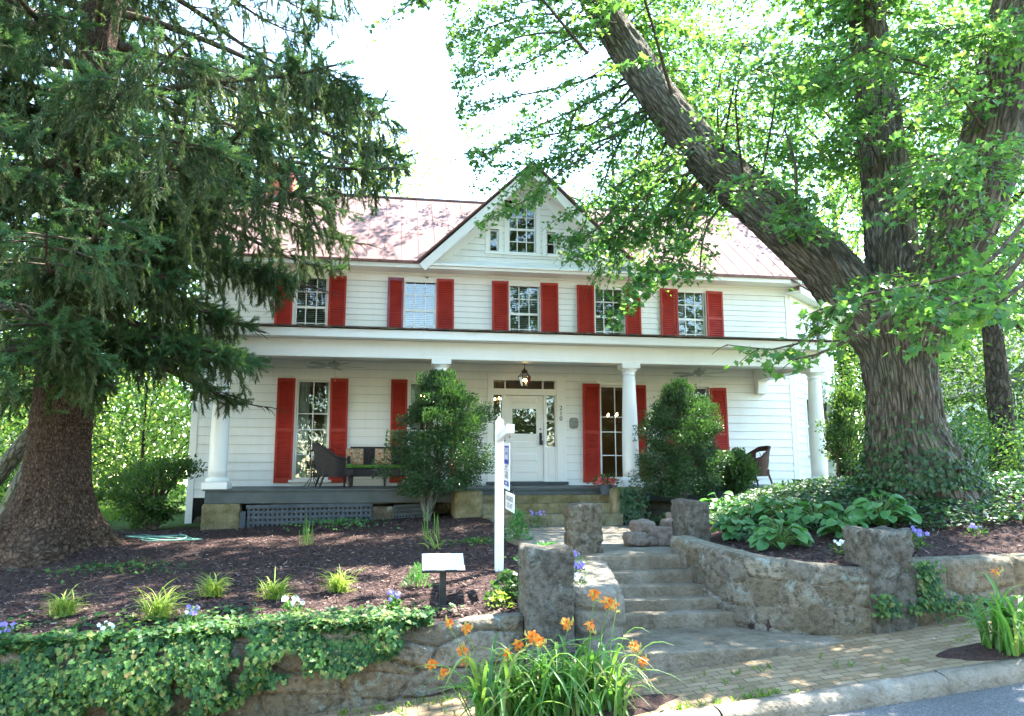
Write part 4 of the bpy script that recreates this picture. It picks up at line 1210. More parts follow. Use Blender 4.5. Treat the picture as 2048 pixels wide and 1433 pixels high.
# heaped rocks
def rock(c, s, seed, label):
    gm = GM(); n = 22
    u = np.linspace(0, 2 * np.pi, n, endpoint=False); v = np.linspace(0, np.pi, 12)
    U, W = np.meshgrid(u, v, indexing='ij')
    d = np.stack([np.cos(U) * np.sin(W), np.sin(U) * np.sin(W), -np.cos(W)], -1)
    d = np.sign(d) * np.abs(d) ** .6
    d = d * (1 + .35 * fbm(d * 1.4 + seed * 7.7, 3))[..., None]
    V = d * np.asarray(s)[None, None] 
    V = V + d * (.012 * fbm(V * 20 + seed, 3))[..., None]
    a = seed * 1.3; ca, sa = math.cos(a) , math.sin(a)
    ca, sa = math.cos(.3 * math.sin(a)), math.sin(.3 * math.sin(a))
    V = np.stack([V[..., 0] * ca - V[..., 1] * sa, V[..., 0] * sa + V[..., 1] * ca, V[..., 2]], -1)
    gm.grid(V, True); o = gm.build('rock', M['rock'], smooth=True); o.location = c
    tag(o, label, 'rock', 'rocks heaped beside the top of the steps')
rk_px = [(1268, 1078, .16, .10, 'rounded rock at the lower left corner of the heap by the path'), (1283, 1053, .19, .09, 'wedge shaped rock tipped up at the upper left of the heap'), (1308, 1066, .11, .09, 'small upright rock wedged between larger ones in the heap'),
         (1338, 1064, .2, .07, 'pale flat rock on the second course of the heap'), (1362, 1048, .26, .075, 'long flat slab lying on top of the rock heap'), (1338, 1046, .13, .06, 'small flat rock tucked under the top slab'), (1330, 1080, .14, .10, 'squarish rock in the bottom row of the heap'),
         (1356, 1078, .19, .12, 'biggest round rock at the foot of the heap'), (1281, 1084, .13, .05, 'flat flake lying on the path in front of the heap'), (1304, 1083, .08, .06, 'small reddish rock beside the flat flake'), (1376, 1068, .12, .09, 'rock against the grey pillar, half hidden'), (1352, 1032, .14, .05, 'thin light slab at the very top of the heap in the mulch')]
for i, (a, b_, w_, h_, lab) in enumerate(rk_px):
    P_ = at(a, b_, 10.15 + .35 * (1085 - b_) / 40)
    rock(P_, (w_, w_ * .8, h_), i + 1, lab)
# earth behind the rocks
# ================================================================== TREES AND PLANTS
def barkmat(name, c1, c2, c3, su=14.0, sv=2.2, moss=None, bs=0.9):
    m, nt, out = newmat(name)
    v = coords(nt, 'UV', (su, sv, 1)); vo = coords(nt, 'Object')
    n1 = noise(nt, v, 1.0, 8, 0.68, 0.9); n2 = noise(nt, vo, 1.5, 5); n3 = noise(nt, vo, 30, 4)
    c = ramp(nt, n1, [(0.32, c1), (0.5, c2), (0.7, c3)])
    if moss: c = mixc(nt, ramp(nt, n2, [(0.45, (0, 0, 0)), (0.7, (.6, .6, .6))]), c, moss)
    vw = N(nt, 'ShaderNodeTexNoise', Scale=2.5, Detail=4.0); nt.links.new(v, vw.inputs['Vector'])
    vm = N(nt, 'ShaderNodeVectorMath', operation='MULTIPLY_ADD'); vm.inputs[1].default_value = (.9, .9, 0); nt.links.new(vw.outputs['Color'], vm.inputs[0]); nt.links.new(v, vm.inputs[2])
    ve = N(nt, 'ShaderNodeTexVoronoi', Scale=1.0, feature='DISTANCE_TO_EDGE'); nt.links.new(vm.outputs[0], ve.inputs['Vector'])
    cr = ramp(nt, ve.outputs['Distance'], [(0.0, (.38, .38, .38)), (.20, (1, 1, 1))])
    c = mixc(nt, 1.0, c, cr, 'MULTIPLY')
    ad0 = N(nt, 'ShaderNodeMath', operation='MULTIPLY_ADD'); ad0.inputs[1].default_value = .3
    nt.links.new(n3, ad0.inputs[0]); nt.links.new(n1, ad0.inputs[2])
    ad = N(nt, 'ShaderNodeMath', operation='MULTIPLY_ADD'); ad.inputs[1].default_value = .8
    nt.links.new(cr, ad.inputs[0]); nt.links.new(ad0.outputs[0], ad.inputs[2])
    principled(nt, out, c, 0.92, 0.12, bump(nt, ad.outputs[0], bs, 0.05)); return m
M['bark_maple'] = barkmat('maple_bark', (0.055, 0.045, 0.033), (0.155, 0.132, 0.10), (0.28, 0.25, 0.20), 20, 2.4, (0.14, 0.15, 0.10), 1.0)
M['bark_spruce'] = barkmat('spruce_bark', (0.034, 0.020, 0.014), (0.105, 0.066, 0.045), (0.20, 0.142, 0.10), 26, 15.0)
M['bark_dark'] = barkmat('woodland_bark', (0.025, 0.02, 0.015), (0.07, 0.055, 0.04), (0.13, 0.105, 0.08), 9, 3.0)
M['bark_grey'] = barkmat('grey_bark', (0.10, 0.095, 0.08), (0.19, 0.18, 0.155), (0.28, 0.265, 0.23), 9, 4.0, (0.16, 0.17, 0.07))
M['twig'] = mat2('twig_bark', (0.05, 0.038, 0.028), (0.12, 0.095, 0.07), 14, 0.9, 0.1)
M['needle'] = leafmat('spruce_needles', [(0.024, 0.036, 0.018), (0.042, 0.062, 0.028), (0.068, 0.092, 0.042), (0.110, 0.110, 0.056)], [(0.06, 0.12, 0.03), (0.12, 0.19, 0.045)], 0.33, 0.7, 0.08)
M['needle_new'] = leafmat('spruce_new_growth', [(0.036, 0.092, 0.044), (0.058, 0.13, 0.055), (0.078, 0.155, 0.062)], [(0.08, 0.18, 0.04), (0.12, 0.2, 0.05)], 0.28, 0.65, 0.12)
M['leaf_maple'] = leafmat('maple_leaves', [(0.030, 0.100, 0.036), (0.045, 0.130, 0.038), (0.060, 0.155, 0.040), (0.080, 0.170, 0.045)], [(0.11, 0.31, 0.045), (0.17, 0.37, 0.05), (0.25, 0.43, 0.055)], 0.48, 0.42, 0.35)
M['leaf_wood'] = leafmat('woodland_leaves', [(0.018, 0.052, 0.016), (0.036, 0.088, 0.024), (0.065, 0.125, 0.032)], [(0.05, 0.16, 0.022), (0.12, 0.27, 0.035), (0.24, 0.38, 0.05)], 0.45, 0.5, 0.3)
M['leaf_pale'] = leafmat('pale_tree_leaves', [(0.07, 0.12, 0.03), (0.12, 0.17, 0.05), (0.16, 0.2, 0.07)], [(0.32, 0.48, 0.06), (0.46, 0.56, 0.12)], 0.55, 0.5, 0.3)
M['leaf_dark'] = leafmat('dark_leaves', [(0.018, 0.045, 0.016), (0.030, 0.070, 0.020), (0.05, 0.10, 0.028)], [(0.06, 0.18, 0.02), (0.16, 0.30, 0.03)], 0.40, 0.45, 0.3)
M['leaf_box'] = leafmat('boxwood_leaves', [(0.016, 0.042, 0.019), (0.028, 0.068, 0.026), (0.048, 0.100, 0.036), (0.085, 0.14, 0.06)], [(0.05, 0.15, 0.02), (0.10, 0.22, 0.03)], 0.3, 0.35, 0.45)
M['leaf_holly'] = leafmat('privet_leaves', [(0.025, 0.065, 0.022), (0.045, 0.10, 0.03), (0.075, 0.13, 0.035)], [(0.10, 0.24, 0.03), (0.22, 0.36, 0.05)], 0.35, 0.4, 0.4)
M['leaf_ivy'] = leafmat('ivy_leaves', [(0.010, 0.044, 0.020), (0.020, 0.070, 0.026), (0.034, 0.102, 0.030), (0.060, 0.145, 0.036), (0.12, 0.21, 0.05), (0.16, 0.13, 0.05)], [(0.05, 0.18, 0.03), (0.15, 0.32, 0.05)], 0.32, 0.5, 0.2)
M['leaf_pachy'] = leafmat('ground_cover_leaves', [(0.020, 0.055, 0.026), (0.035, 0.085, 0.034), (0.060, 0.120, 0.046)], [(0.06, 0.18, 0.03), (0.12, 0.26, 0.04)], 0.3, 0.4, 0.35)
M['leaf_hosta'] = leafmat('hosta_leaves', [(0.055, 0.165, 0.055), (0.080, 0.21, 0.062), (0.11, 0.245, 0.075)], [(0.10, 0.32, 0.05), (0.18, 0.40, 0.06)], 0.36, 0.35, 0.4)
M['leaf_grass'] = leafmat('golden_grass_blades', [(0.16, 0.26, 0.045), (0.24, 0.34, 0.06), (0.32, 0.38, 0.10)], [(0.30, 0.46, 0.05), (0.42, 0.52, 0.08)], 0.4, 0.5, 0.3)
M['leaf_lily'] = leafmat('daylily_leaves', [(0.035, 0.120, 0.026), (0.055, 0.165, 0.032), (0.080, 0.200, 0.040), (0.10, 0.22, 0.05), (0.22, 0.20, 0.06)], [(0.14, 0.36, 0.04), (0.26, 0.46, 0.06)], 0.38, 0.38, 0.4)
M['leaf_lawn'] = leafmat('lawn_blades', [(0.05, 0.12, 0.02), (0.09, 0.17, 0.03), (0.14, 0.2, 0.05)], [(0.2, 0.38, 0.04), (0.3, 0.44, 0.06)], 0.4, 0.5, 0.2)
M['petal_orange'] = leafmat('orange_petals', [(0.62, 0.13, 0.012), (0.72, 0.20, 0.02), (0.78, 0.28, 0.04)], [(0.85, 0.30, 0.03), (0.9, 0.42, 0.06)], 0.42, 0.5, 0.2)
M['petal_blue'] = leafmat('violet_petals', [(0.14, 0.10, 0.45), (0.26, 0.20, 0.62), (0.10, 0.05, 0.30)], [(0.3, 0.25, 0.7)], 0.35, 0.5, 0.2)
M['petal_white'] = leafmat('white_petals', [(0.75, 0.75, 0.72), (0.68, 0.70, 0.72)], [(0.7, 0.7, 0.65)], 0.35, 0.5, 0.2)
M['petal_red'] = leafmat('red_petals', [(0.55, 0.02, 0.04), (0.65, 0.05, 0.09), (0.6, 0.10, 0.12)], [(0.7, 0.05, 0.06)], 0.35, 0.5, 0.2)
M['stem'] = mat2('green_stem', (0.06, 0.14, 0.03), (0.12, 0.2, 0.05), 9, 0.5, 0.3)
M['bud'] = mat2('daylily_bud', (0.25, 0.26, 0.06), (0.4, 0.28, 0.06), 9, 0.5, 0.3)

# templates (local y = length, z = normal)
def tmpl(poly, fold=.0):
    return np.array([(x, y, fold * abs(x)) for x, y in poly], float)
T_DIA = (tmpl([(0, 0), (.32, .45), (0, 1), (-.32, .45)], .35), [[0, 1, 2, 3]])
T_NEEDLE = (tmpl([(-.11, 0), (.11, 0), (.07, 1), (-.07, 1)]), [[0, 1, 2, 3]])
_mp = [(0, 0), (.14, .10), (.46, .02), (.38, .22), (.60, .44), (.34, .46), (.30, .62), (.16, .58), (0, 1.0)]
T_MAPLE = (np.array([(x, y, .30 * abs(x) - .12 * y * y) for x, y in _mp + [(-x, y) for x, y in _mp[-2:0:-1]]]), [[0, 1, 2, 3, 4, 5, 6, 7, 8], [0, 8, 9, 10, 11, 12, 13, 14, 15]])
T_OVAL = (np.array([(0, 0, 0), (.20, .18, .05), (.26, .5, .06), (.15, .82, .03), (0, 1, -.03), (-.15, .82, .03), (-.26, .5, .06), (-.20, .18, .05)]), [[0, 1, 2, 3, 4], [0, 4, 5, 6, 7]])
_iv = [(0, 0), (.30, -.10), (.50, .18), (.30, .34), (.36, .62), (.14, .60), (0, 1.0)]
T_IVY = (np.array([(x, y, .16 * abs(x) - .1 * y * y) for x, y in _iv + [(-x, y) for x, y in _iv[-2:0:-1]]]), [[0, 1, 2, 3, 4, 5, 6], [0, 6, 7, 8, 9, 10, 11]])
def _hosta():
    V = []; n = 6
    w = [.02, .30, .42, .40, .28, .02]; ys = [0, .15, .38, .62, .85, 1.0]
    for i in range(n):
        d = -.28 * ys[i] ** 2.2
        for k in (-1, -.5, 0, .5, 1): V.append((w[i] * k, ys[i] - .10 * abs(k) * (1 if i == 1 else 0), d + .16 * abs(k) * w[i] * 2 + .01 * math.sin(k * 9)))
    Fq = []
    for i in range(n - 1):
        for k in range(4): a = i * 5 + k; Fq.append([a, a + 1, a + 6, a + 5])
    return np.array(V), Fq
T_HOSTA = _hosta()
def scatter(gm, T, P, D, Nn, S): gm.inst(T[0], T[1], P, frames(D, Nn), S)

# ------------------------------------------------------------------ generic broadleaf tree
def broadleaf(name, label, cat, x, y, h, cr, z0, n=8000, size=.15, mat='leaf_wood', bark='bark_dark', trunk=.22, group=None, clusters=34, seed=1, lean=(0, 0), flat=.6, sq=1.0, base=None):
    r_ = np.random.default_rng(seed)
    gz = gxy(x, y) if base is None else base
    t = thing(name, (x, y, gz), label, cat, group)
    gm = GM()
    top = np.array([lean[0], lean[1], h])
    limb(gm, [(0, 0, -.3), (lean[0] * .15, lean[1] * .15, h * .25), (lean[0] * .5, lean[1] * .5, h * .6), tuple(top * np.array([1, 1, .95]))], [trunk * 1.5, trunk, trunk * .65, trunk * .1], 10, 18,
         lambda a, L, d, rr, P: .18 * rr * fbm(np.stack([d[..., 0] * 3, d[..., 1] * 3, np.broadcast_to(L[None] * .8, rr.shape)], -1) + seed, 3))
    cz, ch = (z0 + h) / 2, (h - z0) / 2
    C = unit(clusters); rad = r_.uniform(.45, 1.0, clusters) ** .6
    C = C * rad[:, None] * np.array([cr, cr * sq, ch]); C[:, 2] += cz; C[:, :2] += np.array(lean) * np.clip(C[:, 2:3] / h, 0, 1)
    for c in C[: min(clusters, 20)]:
        zt = max(z0 * .5, min(h * .85, c[2] - abs(r_.normal()) * cr * .5 - .5)); b = np.array([lean[0] * zt / h, lean[1] * zt / h, zt])
        mid = (b + c) / 2 + np.array([0, 0, .15 * cr])
        limb(gm, [b, mid, c], [trunk * .35, trunk * .2, .02], 6, 8)
    gm.build('trunk', M[bark], t, smooth=True)
    gm = GM()
    k = n // clusters
    P = []; 
    for c in C:
        s = cr * r_.uniform(.22, .40)
        q = r_.normal(size=(k, 3)) * np.array([s, s, s * flat]); P.append(c + q)
    P = np.concatenate(P)
    P = P[P[:, 2] > z0 * .6]
    D = r_.normal(size=(len(P), 3)); D[:, 2] -= .5
    Nn = r_.normal(size=(len(P), 3)) * .7 + np.array([0, 0, 1.0])
    scatter(gm, T_DIA if size > .1 else T_OVAL, P, D, Nn, r_.uniform(.6, 1.3, len(P)) * size)
    gm.build('crown', M[mat], t)
    return t

# ------------------------------------------------------------------ SPRUCE
SPX, SPY = -5.22, 12.95; spz = gxy(SPX, SPY)
spruce = thing('spruce_tree', (0, 0, 0), 'huge old spruce with drooping dark green branches and flared brown trunk, left of the house', 'tree')
gm = GM()
def spruce_disp(a, L, dirs, rr, P):
    q = np.stack([dirs[..., 0] * 2.2, dirs[..., 1] * 2.2, np.broadcast_to(P[None, :, 2] * .35, rr.shape)], -1)
    fl = np.exp(-np.clip(P[:, 2] - spz, 0, 9) / .36)[None]
    lobes = .55 * np.maximum(0, np.cos(a * 2.5 + .9))[:, None] ** 2 + .30 * np.maximum(0, np.cos(a * 3 + 2.2))[:, None] ** 3
    flakes = .045 * fbm(np.stack([dirs[..., 0] * 9, dirs[..., 1] * 9, np.broadcast_to(P[None, :, 2] * 6, rr.shape)], -1), 4)
    return rr * (.10 * fbm(q, 3)) + rr * fl * lobes * 1.1 + flakes
limb(gm, [(SPX - .04, SPY, spz - .35), (SPX - .03, SPY, spz + .15), (SPX, SPY, spz + .9), (SPX, SPY, spz + 2.4), (SPX + .05, SPY, spz + 7), (SPX + .1, SPY, spz + 13), (SPX + .12, SPY, spz + 21)], [1.12, .82, .49, .41, .34, .22, .03], 72, 190, spruce_disp)
gm.build('trunk', M['bark_spruce'], spruce, smooth=True)
gb = GM(); sprP, sprD, sprL, tipP, tipD, tipL = [], [], [], [], [], []
r_ = np.random.default_rng(11)
nl = 152
def spruce_ok(px, py):
    e = np.interp(py, [-400, 0, 60, 140, 300, 380, 440, 500, 545, 565, 640, 690, 715, 735, 780, 830], [760, 735, 765, 815, 838, 800, 745, 705, 695, 600, 545, 480, 520, 558, 558, 460])
    low = np.interp(px, [-400, 0, 120, 190, 230, 300, 350, 400, 470, 520, 560], [900, 880, 870, 850, 770, 830, 740, 850, 830, 800, 770])
    return (px < e) & (py < low)
for i in range(nl):
    f = (i + r_.uniform(-.4, .4)) / (nl - 26)
    z0 = spz + 2.9 + 15.5 * max(f, 0) ** 1.12
    az = i * 2.39996 + r_.uniform(-.35, .35)
    if i % 6 == 0 and z0 < 8: az = -1.45 + r_.uniform(-.6, .6)
    Lm = np.interp(z0, [3.5, 5, 7.5, 10, 13, 17, 20], [3.9, 4.7, 6.0, 5.6, 4.5, 2.6, 1.0]) * r_.uniform(.75, 1.08)
    if i >= nl - 26: z0 = spz + 2.6 + 4.6 * r_.random(); az = -1.5 + r_.uniform(-1.1, 1.1); Lm = r_.uniform(1.8, 3.4)
    th = az + np.array([0, r_.uniform(-.1, .1), r_.uniform(-.18, .18)])
    tt = np.linspace(0, 1, 9)
    sag = r_.uniform(.30, .48)
    zz = z0 + Lm * (.10 * tt - sag * tt ** 1.6 + (.30 * sag + .06) * tt ** 5)
    aa = np.interp(tt, [0, .5, 1], th)
    rr_ = Lm * tt + .2
    pts = np.stack([SPX + np.cos(aa) * rr_, SPY + np.sin(aa) * rr_, zz], 1)
    px, py, dep = proj(pts)
    ok = spruce_ok(px - 10, py - 25) | (dep < 0)
    if not ok[-1]:
        m = int(np.argmax(~ok)); 
        if m < 4: continue
        pts = crom(pts[:m], 9)
    # no limbs right over the camera
    limb(gb, pts, np.linspace(.075, .012, 9) * (Lm / 5), 7, 14, lambda a, L, d, rr, P: .15 * rr * fbm(np.stack([d[..., 0] * 2, d[..., 1] * 2, np.broadcast_to(L[None] * 2, rr.shape)], -1) + i, 2))
    fine = crom(pts, 60); T = np.gradient(fine, axis=0); T /= np.linalg.norm(T, axis=1, keepdims=True)
    ns = int(26 * Lm / 4)
    for k in range(ns):
        u = r_.uniform(.12, 1.0) ** .8; j = int(u * 59)
        side = 1 if k % 2 else -1
        hd = np.array([T[j, 0], T[j, 1], 0]); hd /= np.linalg.norm(hd) + 1e-9; perp = np.array([-hd[1], hd[0], 0]) * side
        d0 = hd * r_.uniform(.35, .9) + perp * r_.uniform(.4, 1.0); d0 /= np.linalg.norm(d0)
        Ls = r_.uniform(.35, 1.15) * (1.1 - .55 * u) * (Lm / 4.6)
        q = [fine[j]]
        for s in (.35, .7, 1.0): q.append(fine[j] + d0 * Ls * s + np.array([0, 0, -.30 * Ls * s * s]))
        q = np.array(q); limb(gb, q, [.014, .010, .008, .004], 4, 5)
        sec = crom(q, 12)
        # pendulous strands hang from the branchlet
        for w in range(int(2.5 + 4.0 * Ls)):
            a0 = sec[r_.integers(1, 12)] + r_.normal(size=3) * .03
            Lh = min(r_.gamma(2.6, .17) * (1.2 if z0 > 5.5 else .7), 1.2)
            nseg = max(1, int(Lh / .15)); dd = np.array([d0[0] * .5, d0[1] * .5, -1.0]) + r_.normal(size=3) * .15
            p = a0.copy()
            for sgi in range(nseg):
                dd = dd * .8 + np.array([0, 0, -1.0]) * .2 + r_.normal(size=3) * .09; dd /= np.linalg.norm(dd)
                sprP.append(p.copy()); sprD.append(dd.copy()); sprL.append(.17)
                sd_ = dd + r_.normal(size=3) * .55; sprP.append(p + dd * .06); sprD.append(sd_ / np.linalg.norm(sd_)); sprL.append(.13 * r_.uniform(.7, 1.3))
                p = p + dd * .15
        for w in range(7):
            dd = d0 + r_.normal(size=3) * .45; dd[2] -= .12; q_ = sec[r_.integers(3, 12)]
            for sgi in range(2):
                tipP.append(q_ + dd * .10 * sgi); tipD.append(dd); tipL.append(.15 * r_.uniform(.7, 1.2))
    for w in range(12):
        dd = T[-1] + r_.normal(size=3) * .55
        tipP.append(fine[-1 - w]); tipD.append(dd); tipL.append(r_.uniform(.14, .24))
gb.build('limbs', M['twig'], spruce, smooth=True)
def sprig(n, seed, spread=.5, ln=.36):
    r2 = np.random.default_rng(seed); V = []; Fq = []
    for k in range(n):
        y = k / n; a = k * 2.4; 
        d = np.array([math.cos(a) * spread, 1.0, math.sin(a) * spread]); d /= np.linalg.norm(d)
        s = np.cross(d, [0.2, .3, 1]); s /= np.linalg.norm(s); w = .046
        L = ln * r2.uniform(.7, 1.2); b = np.array([math.cos(a) * .01, y, math.sin(a) * .01])
        V += [b - s * w, b + s * w, b + d * L + s * w * .5, b + d * L - s * w * .5]; Fq.append([4*k, 4*k+1, 4*k+2, 4*k+3])
    return np.array(V), Fq
TS = sprig(14, 1); TT = sprig(20, 2, .85, .30)
def cull(P, D, L, extra=0):
    P, D, L = np.array(P), np.array(D), np.array(L)
    px, py, dep = proj(P); ok = spruce_ok(px, py) | (dep < .2)
    px2, py2, _ = proj(P + np.array([0, 0, -.12])); ok &= spruce_ok(px2, py2) | (dep < .2)
    return P[ok], D[ok], L[ok]
P, D, L = cull(sprP, sprD, sprL); k_ = fbm(P * 1.05 + 3.7, 3) + .12 * r_.normal(size=len(P)) > -.07; P, D, L = P[k_], D[k_], L[k_]; gm = GM(); scatter(gm, TS, P, D, unit(len(P)), L * r_.uniform(.85, 1.25, len(P))); gm.build('needles', M['needle'], spruce)
print('spruce sprigs', len(P))
P, D, L = cull(tipP, tipD, tipL); k_ = fbm(P * 1.05 + 3.7, 3) > -.22; P, D, L = P[k_], D[k_], L[k_]; gm = GM(); scatter(gm, TT, P, D, unit(len(P)), L); gm.build('branch_tips', M['needle_new'], spruce)

# ------------------------------------------------------------------ MAPLE
maple = thing('maple_tree', (0, 0, 0), 'massive old maple with furrowed trunk forking into three limbs on the ivy bank', 'tree')
gm = GM()
mb = at_r(1838, 955, 13.0); mz = gxy(mb.x, mb.y)
def maple_disp(a, L, dirs, rr, P):
    # rr local radius; furrows run along the stem
    A = np.broadcast_to(a[:, None], rr.shape); LL = np.broadcast_to(L[None], rr.shape)
    k = rr / .5
    q = np.stack([np.cos(A) * 7 * k + 3, np.sin(A) * 7 * k, LL * 2.6], -1)
    n = fbm(q, 4); rid = 1 - np.abs(n) * 2.6
    q2 = np.stack([np.cos(A) * 1.2, np.sin(A) * 1.2, LL * .5], -1)
    return rr * .13 * fbm(q2, 3) + .048 * np.minimum(1, rr / .3) * rid
def mroot(a, L, dirs, rr, P):
    d = maple_disp(a, L, dirs, rr, P)
    fl = np.exp(-np.clip(P[:, 2] - mz, 0, 9) / .5)[None]
    return d + rr * fl * (.28 * np.maximum(0, np.cos(a * 3 + .4))[:, None] + .22 * np.maximum(0, np.cos(a * 4 + 1.9))[:, None])
def pr(px, py, r): return tuple(at_r(px, py, r))
limb(gm, [(mb.x, mb.y, mz - .3), (mb.x - .01, mb.y, mz + .15), pr(1815, 880, 13.0), pr(1808, 800, 13), pr(1795, 700, 13), pr(1785, 620, 13), pr(1775, 555, 13)], [.80, .66, .52, .47, .50, .56, .46], 120, 150, mroot)
LIMBL = [pr(1775, 690, 13), pr(1710, 605, 12.9), pr(1640, 520, 12.9), pr(1540, 425, 13.1), pr(1430, 330, 13.5), pr(1330, 210, 14.0), pr(1250, 90, 14.6), pr(1185, -10, 15.2), pr(1120, -140, 15.8), pr(1080, -280, 16.3)]
LIMBM = [pr(1795, 680, 13.1), pr(1785, 560, 13.4), pr(1780, 440, 13.6), pr(1765, 290, 13.8), pr(1745, 130, 14), pr(1730, 0, 14.1), pr(1710, -160, 14.2), pr(1680, -330, 14.3)]
LIMBR = [pr(1830, 690, 13.0), pr(1870, 590, 12.8), pr(1925, 460, 12.6), pr(1975, 320, 12.4), pr(2015, 150, 12.3), pr(2040, 0, 12.2), pr(2090, -160, 12), pr(2120, -300, 11.8)]
limb(gm, LIMBL, [.42, .41, .40, .38, .36, .345, .33, .30, .25, .16], 80, 170, maple_disp)
limb(gm, LIMBM, [.40, .37, .36, .33, .30, .27, .22, .13], 64, 140, maple_disp)
limb(gm, LIMBR, [.42, .43, .41, .38, .34, .31, .25, .15], 72, 140, maple_disp)
limb(gm, [pr(1640, 470, 12.6), pr(1600, 440, 12.1), pr(1545, 385, 11.8), pr(1480, 372, 11.6), pr(1420, 400, 11.4)], [.07, .06, .045, .035, .02], 8, 24)
limb(gm, [pr(1690, 560, 12.5), pr(1650, 490, 12.2), pr(1600, 430, 12.0), pr(1590, 330, 11.9), pr(1570, 260, 11.8)], [.05, .04, .03, .025, .015], 8, 24)
gm.build('trunk', M['bark_maple'], maple, smooth=True)
gbr = GM(); LP, LD, LN, LS_ = [], [], [], []
r_ = np.random.default_rng(5)
def leaf_low(px):
    return np.interp(px, [700, 730, 800, 860, 885, 900, 940, 960, 1010, 1060, 1090, 1130, 1190, 1230, 1265, 1300, 1350, 1420, 1455, 1500, 1560, 1650, 1700, 1760, 1900, 2048, 2600],
                     [20, 80, 60, 10, -20, 150, 345, 470, 440, 400, 450, 520, 560, 690, 690, 590, 575, 560, 470, 420, 470, 560, 610, 650, 640, 690, 800])
def leafbranch(pts, dens=1.0, ls=.088, nsub=9, sub=.75, r0=.03, guard=True, droop=.35):
    pts = np.asarray(pts, float).copy(); n = len(pts); ln_ = np.linalg.norm(pts[-1] - pts[0])
    pts[1:-1] += r_.normal(size=(n - 2, 3)) * .055 * ln_; pts[-1] += r_.normal(size=3) * .03 * ln_
    c = crom(pts, 24); T = np.gradient(c, axis=0); T /= np.linalg.norm(T, axis=1, keepdims=True) + 1e-9
    limb(gbr, pts, np.linspace(r0, .006, n), 5, 12)
    for k in range(nsub):
        u = (k + r_.uniform(0, 1)) / nsub; j = min(23, int(3 + u * 20.9))
        hd = T[j] * np.array([1, 1, .3]); perp = np.array([-hd[1], hd[0], 0]) * (1 if k % 2 else -1)
        d0 = hd * r_.uniform(.4, 1.1) + perp * r_.uniform(.5, 1.1) + np.array([0, 0, r_.uniform(-.35, .1)]); d0 /= np.linalg.norm(d0)
        Ls = sub * r_.uniform(.5, 1.2)
        q = np.array([c[j] + d0 * Ls * s + np.array([0, 0, -droop * Ls * s * s]) for s in (0, .35, .7, 1)])
        limb(gbr, q, [.009, .006, .004, .003], 4, 5)
        m = max(3, int(25 * dens * Ls / .75)); sc = crom(q, 14)
        for w in range(m):
            i_ = r_.integers(2, 14); p = sc[i_] + r_.normal(size=3) * np.array([.07, .07, .045])
            d = d0 * .5 + r_.normal(size=3) * .55; d[2] -= .45
            LP.append(p); LD.append(d); LN.append(r_.normal(size=3) * .35 + np.array([0, -.15, 1.0])); LS_.append(ls * r_.uniform(.6, 1.25))
def B(lst, **k): leafbranch([pr(*p) for p in lst], **k)
# long sprays hanging from the left limb in front of the gable and roof
B([(1330, 205, 14.3), (1200, 280, 13.9), (1080, 370, 13.6), (965, 465, 13.4)], nsub=18, dens=1.7, sub=.62)
B([(1340, 215, 14.3), (1230, 290, 14.0), (1120, 340, 13.8), (1020, 360, 13.7)], nsub=15, dens=1.7, sub=.65)
B([(1290, 140, 14.9), (1150, 215, 14.6), (1020, 280, 14.3), (920, 335, 14.2)], nsub=17, dens=1.7, sub=.7)
B([(1270, 120, 14.9), (1130, 150, 14.5), (1010, 200, 14.2), (915, 240, 14.1)], nsub=17, dens=1.7, sub=.75)
B([(1240, 80, 14.8), (1100, 95, 14.4), (980, 140, 14.1), (905, 190, 14.0)], nsub=17, dens=1.7, sub=.75)
B([(1220, 40, 14.7), (1090, 20, 14.4), (980, 50, 14.0), (905, 60, 13.9)], nsub=17, dens=1.7, sub=.8)
B([(1200, 0, 14.6), (1080, -60, 14.2), (960, -40, 13.8), (900, -10, 13.6)], nsub=15, dens=1.7, sub=.8)
B([(1310, 180, 14.4), (1260, 290, 13.9), (1200, 400, 13.4), (1140, 500, 13.1)], nsub=17, dens=1.7, sub=.55)
B([(1350, 240, 14.4), (1290, 350, 13.8), (1240, 440, 13.3), (1195, 540, 13.0)], nsub=17, dens=1.7, sub=.6)
B([(1420, 330, 13.5), (1350, 420, 12.4), (1290, 520, 11.6), (1235, 655, 11.2)], nsub=20, dens=1.7, sub=.5, ls=.12)
B([(1440, 350, 13.5), (1380, 440, 12.6), (1340, 500, 12.0), (1290, 570, 11.6)], nsub=17, dens=1.7, sub=.55)
B([(1470, 380, 13.5), (1420, 430, 12.6), (1400, 490, 12.0), (1410, 545, 11.8)], nsub=12, dens=1.7, sub=.4)
B([(1400, 300, 13.5), (1330, 380, 12.9), (1270, 440, 12.5), (1210, 500, 12.4)], nsub=16, dens=1.7, sub=.65)
B([(1380, 280, 13.5), (1300, 330, 13.0), (1230, 350, 12.8), (1160, 400, 12.6)], nsub=15, dens=1.7, sub=.7)
B([(1430, 340, 13.5), (1370, 400, 13.0), (1310, 430, 12.7), (1250, 480, 12.5)], nsub=15, dens=1.7, sub=.7)
B([(1300, 150, 14.9), (1190, 250, 14.4), (1110, 300, 14.1), (1010, 330, 13.9)], nsub=17, dens=1.6, sub=.65)
B([(1280, 130, 14.9), (1180, 190, 14.4), (1090, 250, 14.0), (980, 310, 13.8)], nsub=17, dens=1.6, sub=.65)
B([(1250, 90, 14.8), (1150, 60, 14.3), (1050, 110, 13.9), (960, 150, 13.7)], nsub=17, dens=1.6, sub=.7)
B([(1320, 190, 14.3), (1240, 240, 13.8), (1160, 330, 13.4), (1090, 420, 13.2)], nsub=17, dens=1.6, sub=.6)
B([(1230, 40, 14.7), (1150, -20, 14.2), (1040, 0, 13.8), (940, 30, 13.6)], nsub=17, dens=1.6, sub=.75)
